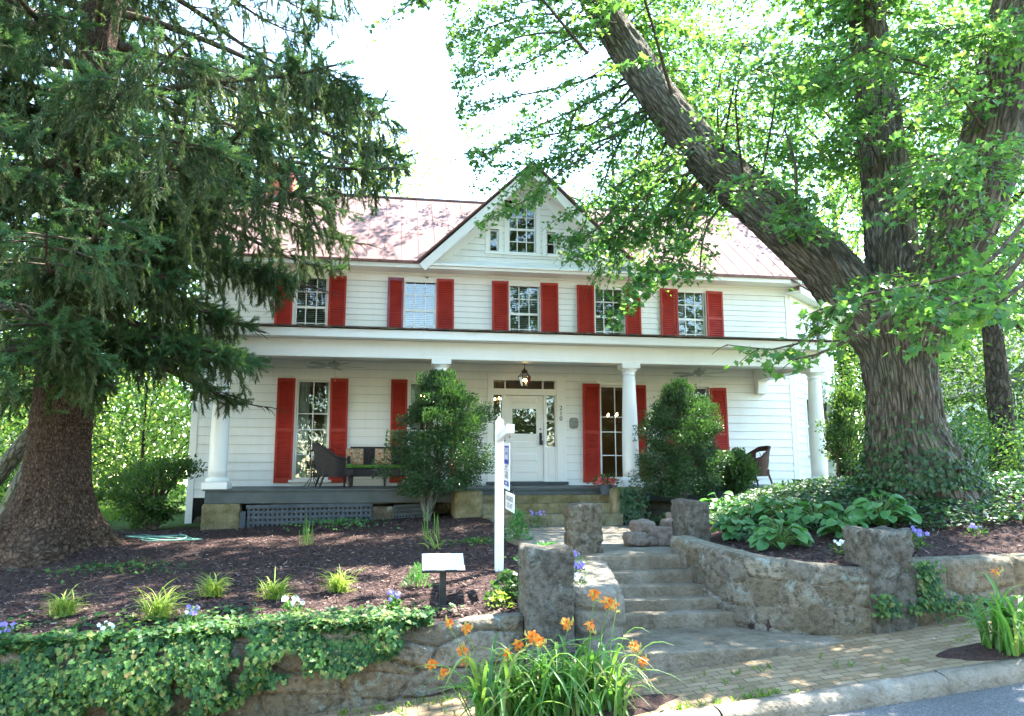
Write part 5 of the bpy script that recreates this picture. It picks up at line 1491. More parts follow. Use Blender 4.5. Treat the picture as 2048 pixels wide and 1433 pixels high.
B([(1390, 290, 13.4), (1310, 390, 12.5), (1240, 480, 12.0), (1160, 520, 11.9)], nsub=16, dens=1.5, sub=.55)
B([(1450, 350, 13.4), (1390, 450, 12.8), (1350, 510, 12.5), (1310, 555, 12.4)], nsub=15, dens=1.5, sub=.45)
B([(1400, 310, 13.6), (1330, 420, 13), (1280, 470, 12.8), (1230, 540, 12.6)], nsub=15, dens=1.5, sub=.5)
B([(1430, 330, 13.5), (1300, 400, 13.2), (1200, 430, 13), (1120, 480, 12.9)], nsub=15, dens=1.5, sub=.5)
# boughs reaching back over the house roof
B([(1290, 130, 14.4), (1160, 150, 17), (1040, 180, 19.8), (930, 235, 21.3)], nsub=20, dens=1.7, sub=.85)
B([(1250, 90, 14.6), (1110, 60, 17.5), (985, 90, 20), (905, 150, 21.4)], nsub=20, dens=1.7, sub=.85)
B([(1300, 165, 14.2), (1190, 215, 17), (1090, 250, 19.4), (975, 290, 20.8)], nsub=20, dens=1.7, sub=.8)
B([(1190, 0, 15.2), (1090, 40, 18), (1000, 20, 20), (920, 70, 21.5)], nsub=18, dens=1.6, sub=.9)
# near sprays crossing the fork and the trunk
B([(2060, 470, 10.5), (1900, 570, 9.6), (1760, 625, 9.0), (1640, 665, 8.8), (1500, 706, 8.7)], nsub=17, sub=.42, ls=.112, dens=.9)
B([(2060, 430, 10.2), (1900, 540, 9.4), (1760, 590, 8.9), (1650, 610, 8.7)], nsub=15, sub=.45, ls=.112)
B([(1800, 610, 9.0), (1720, 650, 8.7), (1650, 690, 8.5), (1590, 715, 8.4)], nsub=8, sub=.26, ls=.11, dens=.8)
B([(2070, 480, 9), (1960, 560, 8.6), (1890, 620, 8.4), (1835, 675, 8.3)], nsub=12, sub=.4, ls=.112)
B([(2080, 540, 9), (1990, 600, 8.6), (1930, 640, 8.5), (1880, 660, 8.4)], nsub=10, sub=.4, ls=.112)
# hanging tuft at the top left of the crown
B([(1000, -190, 11), (900, -90, 10.6), (810, -20, 10.4), (755, 50, 10.3)], nsub=12, sub=.45)
B([(960, -180, 10.9), (890, -100, 10.6), (850, -50, 10.5), (820, 10, 10.4)], nsub=10, sub=.45)
def limbpts(L): return crom(np.array(L), 40)
LA, LB_, LC = limbpts(LIMBL), limbpts(LIMBM), limbpts(LIMBR); ALL = np.concatenate([LA, LB_, LC])
# inner and right-hand crown inside the frame
for i in range(150):
    px = r_.uniform(1240, 2080); py = r_.uniform(-60, min(620, float(leaf_low(px)) - 30)); r0 = r_.uniform(13.2, 18.5) if i % 10 < 7 else r_.uniform(9.5, 12.5)
    if px < 1460: r0 = r_.uniform(15.5, 19.5)
    e = np.array(at_r(px, py, r0)); dd = np.linalg.norm(ALL - e, axis=1) + np.maximum(0, ALL[:, 2] - e[2] - 2) * .4
    b = ALL[np.argmin(dd + r_.uniform(0, 1.2, len(dd)))]
    v = e - b; ln = np.linalg.norm(v)
    if ln > 5: b = e - v / ln * 3.2
    mid = (b + e) / 2 + np.array([0, 0, .18 * ln]) + r_.normal(size=3) * .15
    leafbranch([b, mid * .5 + (b * .35 + e * .65) * .5 + np.array([0, 0, .1]), e], nsub=13, sub=r_.uniform(.55, .9), ls=.092, r0=.022)
# crown above the frame: shades the yard, the walk and the street
for i in range(118):
    e = np.array([4.2 + 7.2 * r_.uniform(-1, 1), 10.5 + 8.5 * r_.uniform(-1, 1), r_.uniform(9.5, 16.5)])
    q = ((e - np.array([4.8, 10.5, 12.5])) / np.array([8.2, 9.2, 5.4]))
    if (q ** 2).sum() > 1.1: continue
    px, py, dep = proj(e[None])
    if dep[0] > .3 and py[0] > -70: continue
    b = ALL[np.argmin(np.linalg.norm(ALL - e, axis=1) + r_.uniform(0, 1.5, len(ALL)))]
    v = e - b; ln = np.linalg.norm(v)
    if ln > 4.5: b = e - v / ln * 4.0
    mid = (b + e) / 2 + np.array([0, 0, .15 * min(ln, 4)])
    leafbranch([b, mid, e], nsub=11, sub=1.1, dens=1.15, ls=.15, r0=.03)
for i in range(34):  # extra sprays out of view, added to dapple the mulch and path
    e = np.array([r_.uniform(-2.5, 5), r_.uniform(14.5, 20), r_.uniform(14, 18)])
    if proj(e[None])[1][0] > -50: continue
    b = LA[-1 - r_.integers(0, 8)] if r_.random() < .6 else LB_[-1 - r_.integers(0, 8)]
    v = e - b; ln = np.linalg.norm(v); b = e - v / ln * min(ln, 3.5)
    leafbranch([b, (b + e) / 2 + np.array([0, 0, .3]), e], nsub=10, sub=1.0, dens=1.1, ls=.15, r0=.03)
LP, LD, LN, LS_ = np.array(LP), np.array(LD), np.array(LN), np.array(LS_)
px, py, dep = proj(LP)
near = (dep < 10.2) & (py > 540) & (px > 1460)
ok = (dep < .3) | (py < leaf_low(px) + 12 * r_.normal(size=len(px))) | near
ok &= (dep > 2.5) | (LP[:, 2] > E + 4)
ok &= ~(((py < -40) | (dep < .3)) & (fbm(LP * .55 + 2.2, 3) + .05 * r_.normal(size=len(LP)) < -.02))  # gaps cut in the unseen crown to let sun patches through
LP, LD, LN, LS_ = LP[ok], LD[ok], LN[ok], LS_[ok]
gbr.build('branches', M['twig'], maple, smooth=True)
gm = GM(); scatter(gm, T_MAPLE, LP, LD, LN, LS_); gm.build('crown', M['leaf_maple'], maple)
print('maple leaves', len(LP))
# ivy climbing the maple foot
gm = GM(); n = 2200
a = r_.uniform(0, 2 * np.pi, n); zz = mz + np.abs(r_.gamma(1.2, .27, n)); rr_ = .62 + .28 * np.exp(-(zz - mz) / .5) + r_.uniform(0, .07, n)
P = np.stack([mb.x + np.cos(a) * rr_ - .02 * (zz - mz), mb.y + np.sin(a) * rr_, zz], 1); D = r_.normal(size=(n, 3)) * .5 + np.array([0, 0, -.8])
Nn = np.stack([np.cos(a), np.sin(a), 0 * a + .4], 1) + r_.normal(size=(n, 3)) * .3
scatter(gm, T_IVY, P, D, Nn, r_.uniform(.04, .085, n)); stuff(gm.build('climbing_ivy', M['leaf_pachy']), 'dark ivy climbing the foot of the big maple trunk', 'ivy')

# ------------------------------------------------------------------ background trees, one by one
BT = 'woodland trees behind and beside the house'
bt = [  # x, y, h, cr, z0, n, size, mat, label, trunk
    (-9.5, 24, 13, 3.2, 1.5, 9000, .15, 'leaf_wood', 'bright leafy tree showing between the spruce trunk and the house corner', .16),
    (-13.5, 22, 15, 3.6, 1.2, 9000, .15, 'leaf_wood', 'sunlit tree just behind the spruce trunk', .2),
    (-17, 26, 16, 4.2, 1.0, 9000, .17, 'leaf_wood', 'broad tree at the left edge behind the spruce', .25),
    (-12.5, 29, 18, 4.5, 2.0, 9000, .18, 'leaf_pale', 'tall pale green tree behind the left end of the roof', .25),
    (-6.5, 30, 17.5, 3.6, 4.0, 8000, .17, 'leaf_pale', 'pale tree rising above the roof ridge behind the spruce branches', .22),
    (-1.6, 33, 18.5, 3.0, 6.0, 7500, .17, 'leaf_pale', 'sun washed pale tree above the ridge left of the gable', .22),
    (-22, 33, 18, 5.0, 1.0, 8000, .2, 'leaf_wood', 'far tree at the left edge of the yard', .3),
    (13.5, 27, 17, 4.2, 4.0, 10000, .16, 'leaf_wood', 'dense tree behind the right chimney', .25),
    (9.5, 31, 18, 4.0, 6.0, 9000, .17, 'leaf_wood', 'leafy tree behind the roof between gable and chimney', .22),
    (17.5, 24.5, 18, 4.4, 3.0, 11000, .16, 'leaf_wood', 'leafy tree behind the fork of the maple', .25),
    (17.6, 19.5, 17, 3.4, 4.5, 9000, .14, 'leaf_wood', 'dark slender trunked tree right of the maple trunk', .30),
    (23.5, 23.5, 17, 4.2, 2.0, 10000, .16, 'leaf_wood', 'bright tree at the right edge in front of the grey house', .2),
    (28, 34, 20, 5.5, 1.5, 9000, .2, 'leaf_wood', 'large tree at the far right beyond the neighbouring roofs', .3),
    (21.5, 33, 18, 5.0, 3, 9000, .19, 'leaf_pale', 'tall pale tree seen between maple trunk and dark trunk', .3),
    (21.5, 28, 10, 3.4, 1.0, 9000, .16, 'leaf_wood', 'low crowned tree behind the dark slender trunk', .15),
    (27.5, 29, 12, 4.0, 1.0, 9000, .17, 'leaf_wood', 'bushy tree beside the grey neighbouring house', .2),
    (15.5, 29, 11, 3.2, 1.0, 8000, .16, 'leaf_wood', 'tree behind the canted end of the house', .15),
    (16.5, 35, 20, 5.0, 5, 9000, .2, 'leaf_wood', 'tall tree at the back of the wood behind the maple', .3),
]
for i, (x, y, h, cr, z0, n, size, mt, lab, tr) in enumerate(bt):
    broadleaf('leafy_tree', lab, 'tree', x, y, h, cr, z0, n, size, mt, 'bark_dark', tr, BT, 36, 100 + i, base=1.0)
US_ = 'undergrowth shrubs at the edge of the wood'
us = [(-8.3, 19.5, 3.4, 1.7, 'leaf_wood', 'sunny shrub behind the hose, left of the house corner'), (-10.6, 18.5, 3.0, 1.7, 'leaf_wood', 'leafy shrub directly right of the spruce trunk'), (-6.6, 21.5, 4.2, 1.6, 'leaf_pale', 'pale tall shrub touching the left house corner'), (-13.2, 18.0, 3.2, 1.8, 'leaf_wood', 'shrub at the left edge behind the leaning logs'),
      (-10.0, 22.5, 5.0, 2.0, 'leaf_pale', 'tall backlit shrub between spruce and house'),
      (14.8, 17.5, 1.7, 1.2, 'leaf_wood', 'low sunlit shrub right of the maple foot'), (18.0, 17.0, 1.9, 1.6, 'leaf_wood', 'yellow green shrub under the dark slender trunk'), (20.5, 18, 2.6, 1.8, 'leaf_wood', 'shrub in front of the grey house at the right edge'), (16.6, 21, 3.0, 1.8, 'leaf_dark', 'dark shrub beside the green shed'), (12.9, 19.0, 3.8, 1.1, 'leaf_wood', 'tall shrub against the end of the canted bay')]
for i, (x, y, h, cr, mt, lab) in enumerate(us):
    broadleaf('shrub', lab, 'shrub', x, y, h, cr, .1, 3200, .10, mt, 'bark_dark', .04, US_, 24, 200 + i, flat=.8)
# leaning grey trunks at the left edge
for lab, a_, b_, ra in (('grey leaning tree trunk beyond the spruce, bare and slanting up to the right', at(-60, 1010, 15.5), at(62, 870, 15.2), .16), ('shorter grey stump leaning behind the spruce roots', at(-30, 1120, 14.2), at(48, 960, 14.6), .17)):
    gm = GM(); A_, B_ = np.array(a_), np.array(b_); v = B_ - A_
    limb(gm, [A_ - v * .5, A_, (A_ + B_) / 2 + np.array([0, 0, -.05]), B_, B_ + v * .5], [ra * 1.2, ra * 1.1, ra, ra * .9, ra * .8], 18, 40, lambda a, L, d, rr, P: .12 * rr * fbm(np.stack([d[..., 0] * 3, d[..., 1] * 3, np.broadcast_to(L[None] * 2, rr.shape)], -1), 3))
    tag(gm.build('leaning_trunk', M['bark_grey'], smooth=True), lab, 'tree trunk')

# ------------------------------------------------------------------ shrubs in front of the porch
def boxwood(label, cx, Y, poly, n, seed, trunk_px, size=.034, mat='leaf_box', name='boxwood', stems=5, ydepth=.75, hollow=.55, dens_clumps=90):
    """poly: list of (py, half left px, half right px) silhouette rows about the centre column cx (measured in the photo)"""
    r2 = np.random.default_rng(seed)
    base = at(*trunk_px, Y); gz = gxy(base.x, Y)
    t = thing(name, (base.x, Y, gz), label, 'shrub')
    ys = np.array([p[0] for p in poly]); lf = np.array([p[1] for p in poly]); rt = np.array([p[2] for p in poly])
    zz = np.array([at(cx, y, Y).z for y in ys]); sc = Y / F
    ctr = at(cx, ys.mean(), Y).x
    # clumps on the surface of the volume
    K = dens_clumps; zc = r2.uniform(zz.min(), zz.max(), K); py_ = np.interp(zc, zz[::-1], ys[::-1])
    L_ = np.interp(py_, ys, lf) * sc; R_ = np.interp(py_, ys, rt) * sc
    ang = r2.uniform(0, 2 * np.pi, K); rad = r2.uniform(hollow, 1.0, K)
    w = np.where(np.cos(ang) > 0, R_, L_)
    C = np.stack([ctr + np.cos(ang) * w * rad, Y + np.sin(ang) * (L_ + R_) / 2 * rad * ydepth, zc], 1)
    k = n // K; P = []; C[:, 2] += r2.normal(size=K) * .03; C += r2.normal(size=C.shape) * .05 * (L_ + R_)[:, None] * .5
    for c, ww in zip(C, w): 
        s = (.055 + .085 * ww) * r2.uniform(.7, 1.25); P.append(c + np.clip(r2.normal(size=(k, 3)), -1.5, 1.5) * np.array([s, s, s * .75]))
    P = np.concatenate(P)
    org = np.array([base.x, Y, gz])
    gm = GM()
    mid = np.array([ctr, Y, zz.min() + .35 * (zz.max() - zz.min())])
    for q in range(stems):
        tgt = C[r2.integers(0, K)]
        limb(gm, [np.array([0, 0, -.1]) + r2.normal(size=3) * .02, (mid - org) * .5 + r2.normal(size=3) * .06, tgt - org], [.055, .035, .008], 8, 14)
    for q in range(30):
        tgt = C[r2.integers(0, K)]; limb(gm, [(mid - org) * .8, (mid - org) * .3 + (tgt - org) * .7 + r2.normal(size=3) * .05, tgt - org], [.012, .008, .003], 5, 6)
    gm.build('trunk', M['bark_grey'] if name == 'boxwood' else M['twig'], t, smooth=True)
    D = (P - mid) + r2.normal(size=P.shape) * .5; D[:, 2] += .35
    Nn = r2.normal(size=P.shape) + np.array([0, 0, .6]) + (P - mid) * .4
    gm = GM(); scatter(gm, T_OVAL, P - org, D, Nn, r2.uniform(.7, 1.35, len(P)) * size); gm.build('crown', M[mat], t)
    return t
boxwood('boxwood clipped into an irregular cloud on a bare stem, left of the porch steps', 880, 14.35, [(752, 18, 14), (775, 42, 45), (800, 50, 85), (830, 65, 102), (870, 85, 108), (900, 105, 106), (935, 110, 100), (955, 108, 85), (980, 85, 50)], 56000, 31, (852, 1030), .036, ydepth=.85, dens_clumps=125, hollow=.35)
boxwood('taller cone shaped boxwood bush in front of the right hand porch windows', 1362, 14.3, [(768, 14, 14), (790, 36, 42), (830, 70, 74), (870, 82, 86), (910, 88, 92), (945, 84, 90), (968, 74, 82), (985, 50, 60)], 56000, 32, (1362, 1010), .036, ydepth=.85, dens_clumps=125, hollow=.35)
boxwood('small sunlit shrub with yellow green leaves beside the brown wicker chair', 1475, 14.6, [(905, 18, 18), (925, 32, 34), (950, 36, 38), (975, 30, 30), (992, 18, 18)], 5200, 33, (1470, 1000), .055, 'leaf_holly', 'low_shrub', 6, .8, .3, 30)
boxwood('loose upright shrub in front of the right porch column', 1690, 13.9, [(790, 16, 26), (815, 34, 45), (850, 52, 50), (890, 46, 50), (930, 26, 45), (965, 16, 40)], 7500, 34, (1695, 985), .055, 'leaf_holly', 'upright_shrub', 7, .7, .2, 60)
boxwood('wide feathery shrub at the left house corner behind the hose', 300, 16.2, [(930, 40, 90), (950, 85, 105), (980, 88, 80), (1010, 70, 60), (1040, 40, 30)], 8500, 35, (305, 1060), .06, 'leaf_holly', 'spreading_shrub', 14, .8, .15, 46)

# ------------------------------------------------------------------ ground plants
def tuft(name, label, cat, P, n, length, width, mat, group=None, seed=0, spread=.5, arch=1.0, flat=0):
    """clump of arching blades"""
    r2 = np.random.default_rng(seed); t_ = GM(); m = 8
    for k in range(n):
        az = r2.uniform(0, 2 * np.pi); L = length * r2.uniform(.55, 1.1); up = r2.uniform(.55, 1.25) if k >= flat else r2.uniform(.1, .35)
        s = np.linspace(0, 1, m); out = L * (s * .25 * spread * 2 + .5 * spread * s ** 2.2 * arch * r2.uniform(.5, 1.4)); z = L * up * (s * (1.1) - .55 * arch * r2.uniform(.6, 1.3) * s ** 2.4)
        z = np.maximum(z, .01 + .02 * s)
        b = r2.normal(size=2) * .035 * (length / .3)
        w = width * np.array([.6, .95, 1, 1, .9, .7, .42, .05]) * r2.uniform(.7, 1.2)
        d = np.array([math.cos(az), math.sin(az)]); p = np.array([-d[1], d[0]]); tw = r2.uniform(-.5, .5)
        V = np.zeros((3, m, 3))
        for j, sg in enumerate((-1, 0, 1)):
            V[j, :, 0] = b[0] + d[0] * out + p[0] * w * sg * .5; V[j, :, 1] = b[1] + d[1] * out + p[1] * w * sg * .5
            V[j, :, 2] = z + (abs(sg) * w * .22) + sg * w * tw * .3
        t_.grid(V)
    o = t_.build(name, M[mat], smooth=True); o.location = P
    return tag(o, label, cat, group) if label else o
gt = [((128, 1234), 'low yellow green grass tuft furthest left in the mulch', 1), ((316, 1240), 'tall upright yellow green grass tuft nearest the ivy wall', 2), ((425, 1194), 'broad grass tuft with pale outer blades, middle of the row', 3), ((550, 1200), 'bushy grass tuft with tan dead blades at its foot', 4), ((677, 1186), 'small grass tuft at the right end of the row', 5)]
for (q, lab, sd) in gt:
    tuft('grass_tuft', lab, 'ornamental grass', G(*q), 150, .36 if sd != 2 else .44, .014, 'leaf_grass', 'ornamental grass tufts in the mulch', sd, .62, 1.1, 30)
tuft('iris_plant', 'tall leggy clump of sword leaves in front of the left boxwood', 'plant', G(862, 1085), 12, .72, .017, 'leaf_lily', None, 21, .18, .5)
tuft('young_daylily', 'small plant with arching pale blades under the tall sword leaves', 'plant', G(868, 1100), 12, .40, .022, 'leaf_grass', None, 22, .8, 1.4)
tuft('reed_clump', 'thin upright green reeds in front of the porch lattice', 'plant', G(615, 1092), 20, .5, .012, 'leaf_lily', None, 23, .15, .4)
def herb(name, label, cat, P, n, rad, h, size, mat, seed=0, group=None, T=T_OVAL, fl=None, nf=0, fs=.027, spiky=False):
    r2 = np.random.default_rng(seed); t = thing(name, P, label, cat, group)
    gm = GM(); q = r2.normal(size=(n, 3)) * np.array([rad * .5, rad * .5, 0]); rr2 = np.hypot(q[:, 0], q[:, 1]) / rad
    q[:, 2] = h * np.clip(1 - .6 * rr2 ** 2, .15, 1) * r2.uniform(.05, 1, n) ** .7
    D = q * np.array([1, 1, .2]) / rad + r2.normal(size=(n, 3)) * .6 + np.array([0, 0, 1.0 if spiky else .3])
    scatter(gm, T, q, D, r2.normal(size=(n, 3)) * .6 + np.array([0, 0, 1]), r2.uniform(.7, 1.3, n) * size)
    gm.build('leaves', M[mat], t)
    gs = GM()
    for k in range(7):
        e = q[r2.integers(0, n)]; limb(gs, [(0, 0, -.02), e * np.array([.4, .4, .6]), e], [.004, .003, .002], 4, 4)
    gs.build('stems', M['stem'], t)
    for k in range(int(nf * 1.5)):
        a = r2.uniform(0, 2 * np.pi); rd = rad * r2.uniform(.1, .9); c = np.array([math.cos(a) * rd, math.sin(a) * rd, h * r2.uniform(.75, 1.15)])
        g2 = GM(); face = np.array([r2.normal() * .4, -1.0, .5 + r2.normal() * .3])
        face /= np.linalg.norm(face); e1 = np.cross(face, [0, 0, 1]); e1 /= np.linalg.norm(e1); e2 = np.cross(e1, face)
        D = np.array([e1 * math.cos(x) + e2 * math.sin(x) + face * .25 for x in np.linspace(0, 2 * np.pi, 6)[:-1] + .3])
        g2.inst(np.array([(0, 0, 0), (.30, .3, 0), (.38, .7, .05), (0, 1, .02), (-.38, .7, .05), (-.30, .3, 0)]), [[0, 1, 2, 3, 4, 5]], np.repeat(c[None], 5, 0), frames(D, np.repeat(face[None], 5, 0)), np.full(5, fs * r2.uniform(.8, 1.2)))
        g2.build('flower', M[fl], t)
    return t
PG = 'pansies dotted through the beds'
herb('pansy', 'violet pansy beside the plaque post in the mulch', 'flower', G(788, 1232), 90, .11, .20, .05, 'leaf_ivy', 1, PG, fl='petal_blue', nf=7)
herb('pansy', 'white pansy at the top of the ivy wall', 'flower', G(586, 1238), 90, .12, .18, .05, 'leaf_ivy', 2, PG, fl='petal_white', nf=7)
herb('pansy', 'pale violet pansy on the ivy edge under the second grass tuft', 'flower', G(382, 1262), 90, .11, .2, .05, 'leaf_ivy', 3, PG, fl='petal_blue', nf=6)
herb('pansy', 'small whitish pansy in the ivy near the left edge', 'flower', G(212, 1282), 70, .10, .14, .045, 'leaf_ivy', 4, PG, fl='petal_white', nf=6, fs=.022)
herb('pansy', 'violet pansy at the far left edge of the bed', 'flower', G(8, 1300), 80, .12, .2, .05, 'leaf_ivy', 5, PG, fl='petal_blue', nf=6)
herb('pansy', 'white pansy in front of the hostas', 'flower', G(1683, 1110), 80, .12, .15, .045, 'leaf_ivy', 6, PG, fl='petal_white', nf=8)
herb('pansy', 'violet pansy right behind the right hand pillar', 'flower', G(1838, 1100), 70, .11, .22, .05, 'leaf_ivy', 7, PG, fl='petal_blue', nf=8)
herb('pansy', 'faded violet pansy in the ground cover right of the pillar', 'flower', G(1955, 1075), 60, .12, .15, .045, 'leaf_ivy', 8, PG, fl='petal_blue', nf=5)
for k, (q, lab, fl, sd) in enumerate((((1148, 1112), 'pale violet pansies nearest the top of the cheek wall', 'petal_blue', 9), ((1152, 1135), 'dark violet pansies in the middle of the pocket beside the grey pillar', 'petal_blue', 10), ((1156, 1160), 'white pansies lowest in the pocket beside the grey pillar', 'petal_white', 11))):
    P_ = at_r(q[0], q[1], 8.6 - .25 * k); herb('pansy', lab, 'flower', (P_.x, P_.y, P_.z - .1), 80, .11, .13, .04, 'leaf_ivy', sd, PG, fl=fl, nf=7, fs=.03)
herb('feathery_shrublet', 'bright green feathery little bush right of the white signpost', 'plant', G(1036, 1088), 500, .17, .50, .05, 'leaf_hosta', 12, None, T_OVAL)
herb('lavender', 'faint violet lavender spikes behind the small bright bush', 'plant', G(1075, 1060), 160, .16, .32, .05, 'leaf_pachy', 13, None, T_NEEDLE, 'petal_blue', 10, .025, True)
herb('sedum_patch', 'low dense light green mound behind the tall grey pillar', 'plant', at_r(1095, 1100, 8.7) - Vector((0, 0, .12)), 900, .26, .2, .035, 'leaf_hosta', 14)
herb('sprawling_ivy_clump', 'dark ivy clump leaning on the left side of the grey pillar', 'plant', G(1020, 1200), 260, .2, .3, .06, 'leaf_pachy', 15, None, T_IVY)
herb('seedling', 'small bright green seedling low at the foot of the ivy clump', 'plant', G(1000, 1215), 70, .1, .16, .05, 'leaf_grass', 16, None, T_IVY)
herb('young_spiky_plant', 'fuzzy green plant left of the plaque post', 'plant', G(835, 1175), 420, .13, .26, .045, 'leaf_hosta', 17, None, T_NEEDLE, spiky=True)
herb('weed_patch', 'patch of small leafy weeds on the mulch left of the signpost', 'plant', G(960, 1085), 160, .4, .05, .05, 'leaf_ivy', 18, None, T_IVY)
herb('weed_patch', 'scattered weeds creeping over the mulch between grass tufts and spruce', 'plant', G(255, 1135), 260, .9, .05, .05, 'leaf_ivy', 19, None, T_IVY)
herb('weed_patch', 'weeds along the foot of the porch lattice', 'plant', G(690, 1050), 260, .9, .10, .05, 'leaf_hosta', 20, None, T_IVY)
herb('variegated_hosta', 'small hosta with white edged leaves above the rock heap', 'plant', G(1305, 1025), 60, .28, .2, .12, 'leaf_grass', 24)
# hostas
HG = 'hostas on the bank above the curved wall'
hs = [((1560, 1100), 1.0, 'big hosta at the front edge just above the curved wall'), ((1470, 1075), .75, 'hosta spilling beside the grey top pillar'), ((1500, 1045), .95, 'hosta of the back row nearest the top pillar'), ((1560, 1040), .95, 'hosta in the middle of the back row before the deck'), ((1630, 1050), .9, 'hosta half shaded behind the big front one'), ((1765, 1055), 1.2, 'largest hosta, alone behind the right pillar'), ((1690, 1078), .7, 'small hosta between the white pansies and the lone hosta'), ((1440, 1030), .8, 'hosta at the back beside the rocks')]
for i, (q, s, lab) in enumerate(hs):
    r2 = np.random.default_rng(60 + i); P_ = G(*q); t = thing('hosta', P_, lab, 'hosta', HG)
    n = 60; az = r2.uniform(0, 2 * np.pi, n); lay = r2.uniform(.15, 1, n)
    d = np.stack([np.cos(az), np.sin(az)], 1); rr2 = .06 + .26 * s * lay; z = .07 + .24 * s * (1.15 - lay) + .05 * r2.normal(size=n)
    P = np.column_stack([d * rr2[:, None], np.maximum(z, .06)])
    D = np.column_stack([d + r2.normal(size=(n, 2)) * .2, .15 - .5 * lay]); Nn = np.column_stack([-d * .25 + np.array([0, -.25]), np.ones(n)]) + r2.normal(size=(n, 3)) * .18
    gm = GM(); scatter(gm, T_HOSTA, P, D, Nn, r2.uniform(.10, .165, n) * (.7 + .4 * s)); gm.build('leaves', M['leaf_hosta'], t, smooth=True)
    gs = GM()
    for p in P: limb(gs, [(0, 0, -.03), p * np.array([.4, .4, .7]), p], [.006, .005, .004], 4, 5)
    gs.build('stalks', M['stem'], t)

# daylilies
def daylily(label, P, n, spread_x, length, flowers, seed):
    r2 = np.random.default_rng(seed); t = thing('daylily_clump', P, label, 'daylily', 'daylily clumps along the kerb')
    g_ = GM(); m = 10
    for k in range(n):
        bx, by = r2.uniform(-1, 1) * spread_x, r2.normal() * .10
        az = r2.uniform(0, 2 * np.pi); L = length * r2.uniform(.6, 1.15); s = np.linspace(0, 1, m)
        pk = r2.uniform(.35, .75); pk = pk * 1.42; out = L * (.10 * s + .56 * s ** 2.3 * r2.uniform(.4, 1.3)); z = L * (1.5 * s * pk - .95 * pk * s ** 3 * r2.uniform(.6, 1.35))
        w = .017 * r2.uniform(.7, 1.25) * np.array([.8, 1, 1.05, 1.05, 1, .92, .8, .62, .36, .04])
        d = np.array([math.cos(az), math.sin(az)]); p = np.array([-d[1], d[0]]); V = np.zeros((3, m, 3))
        for j, sg in enumerate((-1, 0, 1)):
            V[j, :, 0] = bx + d[0] * out + p[0] * w * sg; V[j, :, 1] = by + d[1] * out + p[1] * w * sg; V[j, :, 2] = np.maximum(z, .02) + abs(sg) * w * .5
        g_.grid(V)
    g_.build('leaves', M['leaf_lily'], t, smooth=True)
    O = np.array(P)
    for fi, (fx, fy, yaw, big) in enumerate(flowers):
        tip = np.array(at(fx, fy, P[1] + r2.uniform(-.18, .18))) - O
        b0 = np.array([np.clip(tip[0] * .7, -spread_x, spread_x), r2.normal() * .06, 0]); mid = b0 * .45 + tip * .55 + np.array([0, 0, .12 * tip[2]])
        stm = GM(); limb(stm, [b0, mid, tip - np.array([0, 0, .05])], [.0065, .005, .0035], 6, 14); stm.build('flower_stem', M['stem'], t, smooth=True)
        for q in range(3):
            e = tip + np.array([r2.uniform(-.06, .06), r2.uniform(-.05, .05), r2.uniform(-.08, .03)]); bud = GM(); limb(bud, [tip - np.array([0, 0, .07]), (tip + e) / 2 - np.array([0, 0, .02]), e, e + np.array([0, 0, .035])], [.004, .006, .010, .003], 6, 8); bud.build('bud', M['bud'], t, smooth=True)
        face = np.array([math.sin(yaw) * .8, -.7, .75 + .3 * r2.normal()]); face /= np.linalg.norm(face); e1 = np.cross(face, [0, 0, 1]); e1 /= np.linalg.norm(e1); e2 = np.cross(e1, face)
        fm = GM(); sz = .050 * big
        for k in range(6):
            a = k * math.pi / 3 + yaw; wd = .36 if k % 2 else .26; u = e1 * math.cos(a) + e2 * math.sin(a); v = np.cross(face, u)
            s = np.linspace(0, 1, 7); rad = sz * (1.15 * s ** 1.2); hgt = sz * (.95 * s - 1.05 * s ** 2.6); w = sz * wd * np.array([.25, .6, .9, 1.0, .9, .6, .08])
            V = np.zeros((3, 7, 3))
            for j, sg in enumerate((-1, 0, 1)): V[j] = tip + u * rad[:, None] + face * (hgt + abs(sg) * w * .25 - .03)[:, None] + v * (w * sg * (1 + .06 * np.sin(s * 18)))[:, None]
            fm.grid(V)
        for k in range(5):
            a = k * 1.26; e = tip + face * sz * .75 + (e1 * math.cos(a) + e2 * math.sin(a)) * sz * .22; limb(fm, [tip - face * .02, (tip + e) / 2, e], [.0016, .0014, .0022], 4, 4)
        fm.build('flower', M['petal_orange'], t, smooth=True)
    return t
fl = [(900, 1243, .3, .8), (932, 1254, -.4, .9), (925, 1297, 0, 1.05), (863, 1325, -.3, .95), (932, 1320, .5, .9), (885, 1343, -.7, .75), (1018, 1307, .8, .8), (1038, 1287, .2, 1.0), (1065, 1272, -.2, 1.05), (1080, 1280, .6, 1.0), (1135, 1245, .1, 1.0), (1182, 1248, .5, 1.0), (1188, 1186, -.3, 1.1), (1218, 1203, .2, 1.15), (1232, 1210, .9, .9), (1270, 1290, .1, 1.05), (1285, 1320, -.5, .95)]
daylily('big clump of orange daylilies by the kerb in front of the grey pillar', (at(1100, 1440, 6.35).x, 6.35, float(zs(1.0)) + .0), 340, .60, .78, fl, 71)
daylily('daylily clump with one orange flower by the kerb at the right edge', (at(2020, 1315, 6.3).x, 6.3, float(zs(5.6))), 100, .15, .68, [(1993, 1141, .2, .8)], 72)
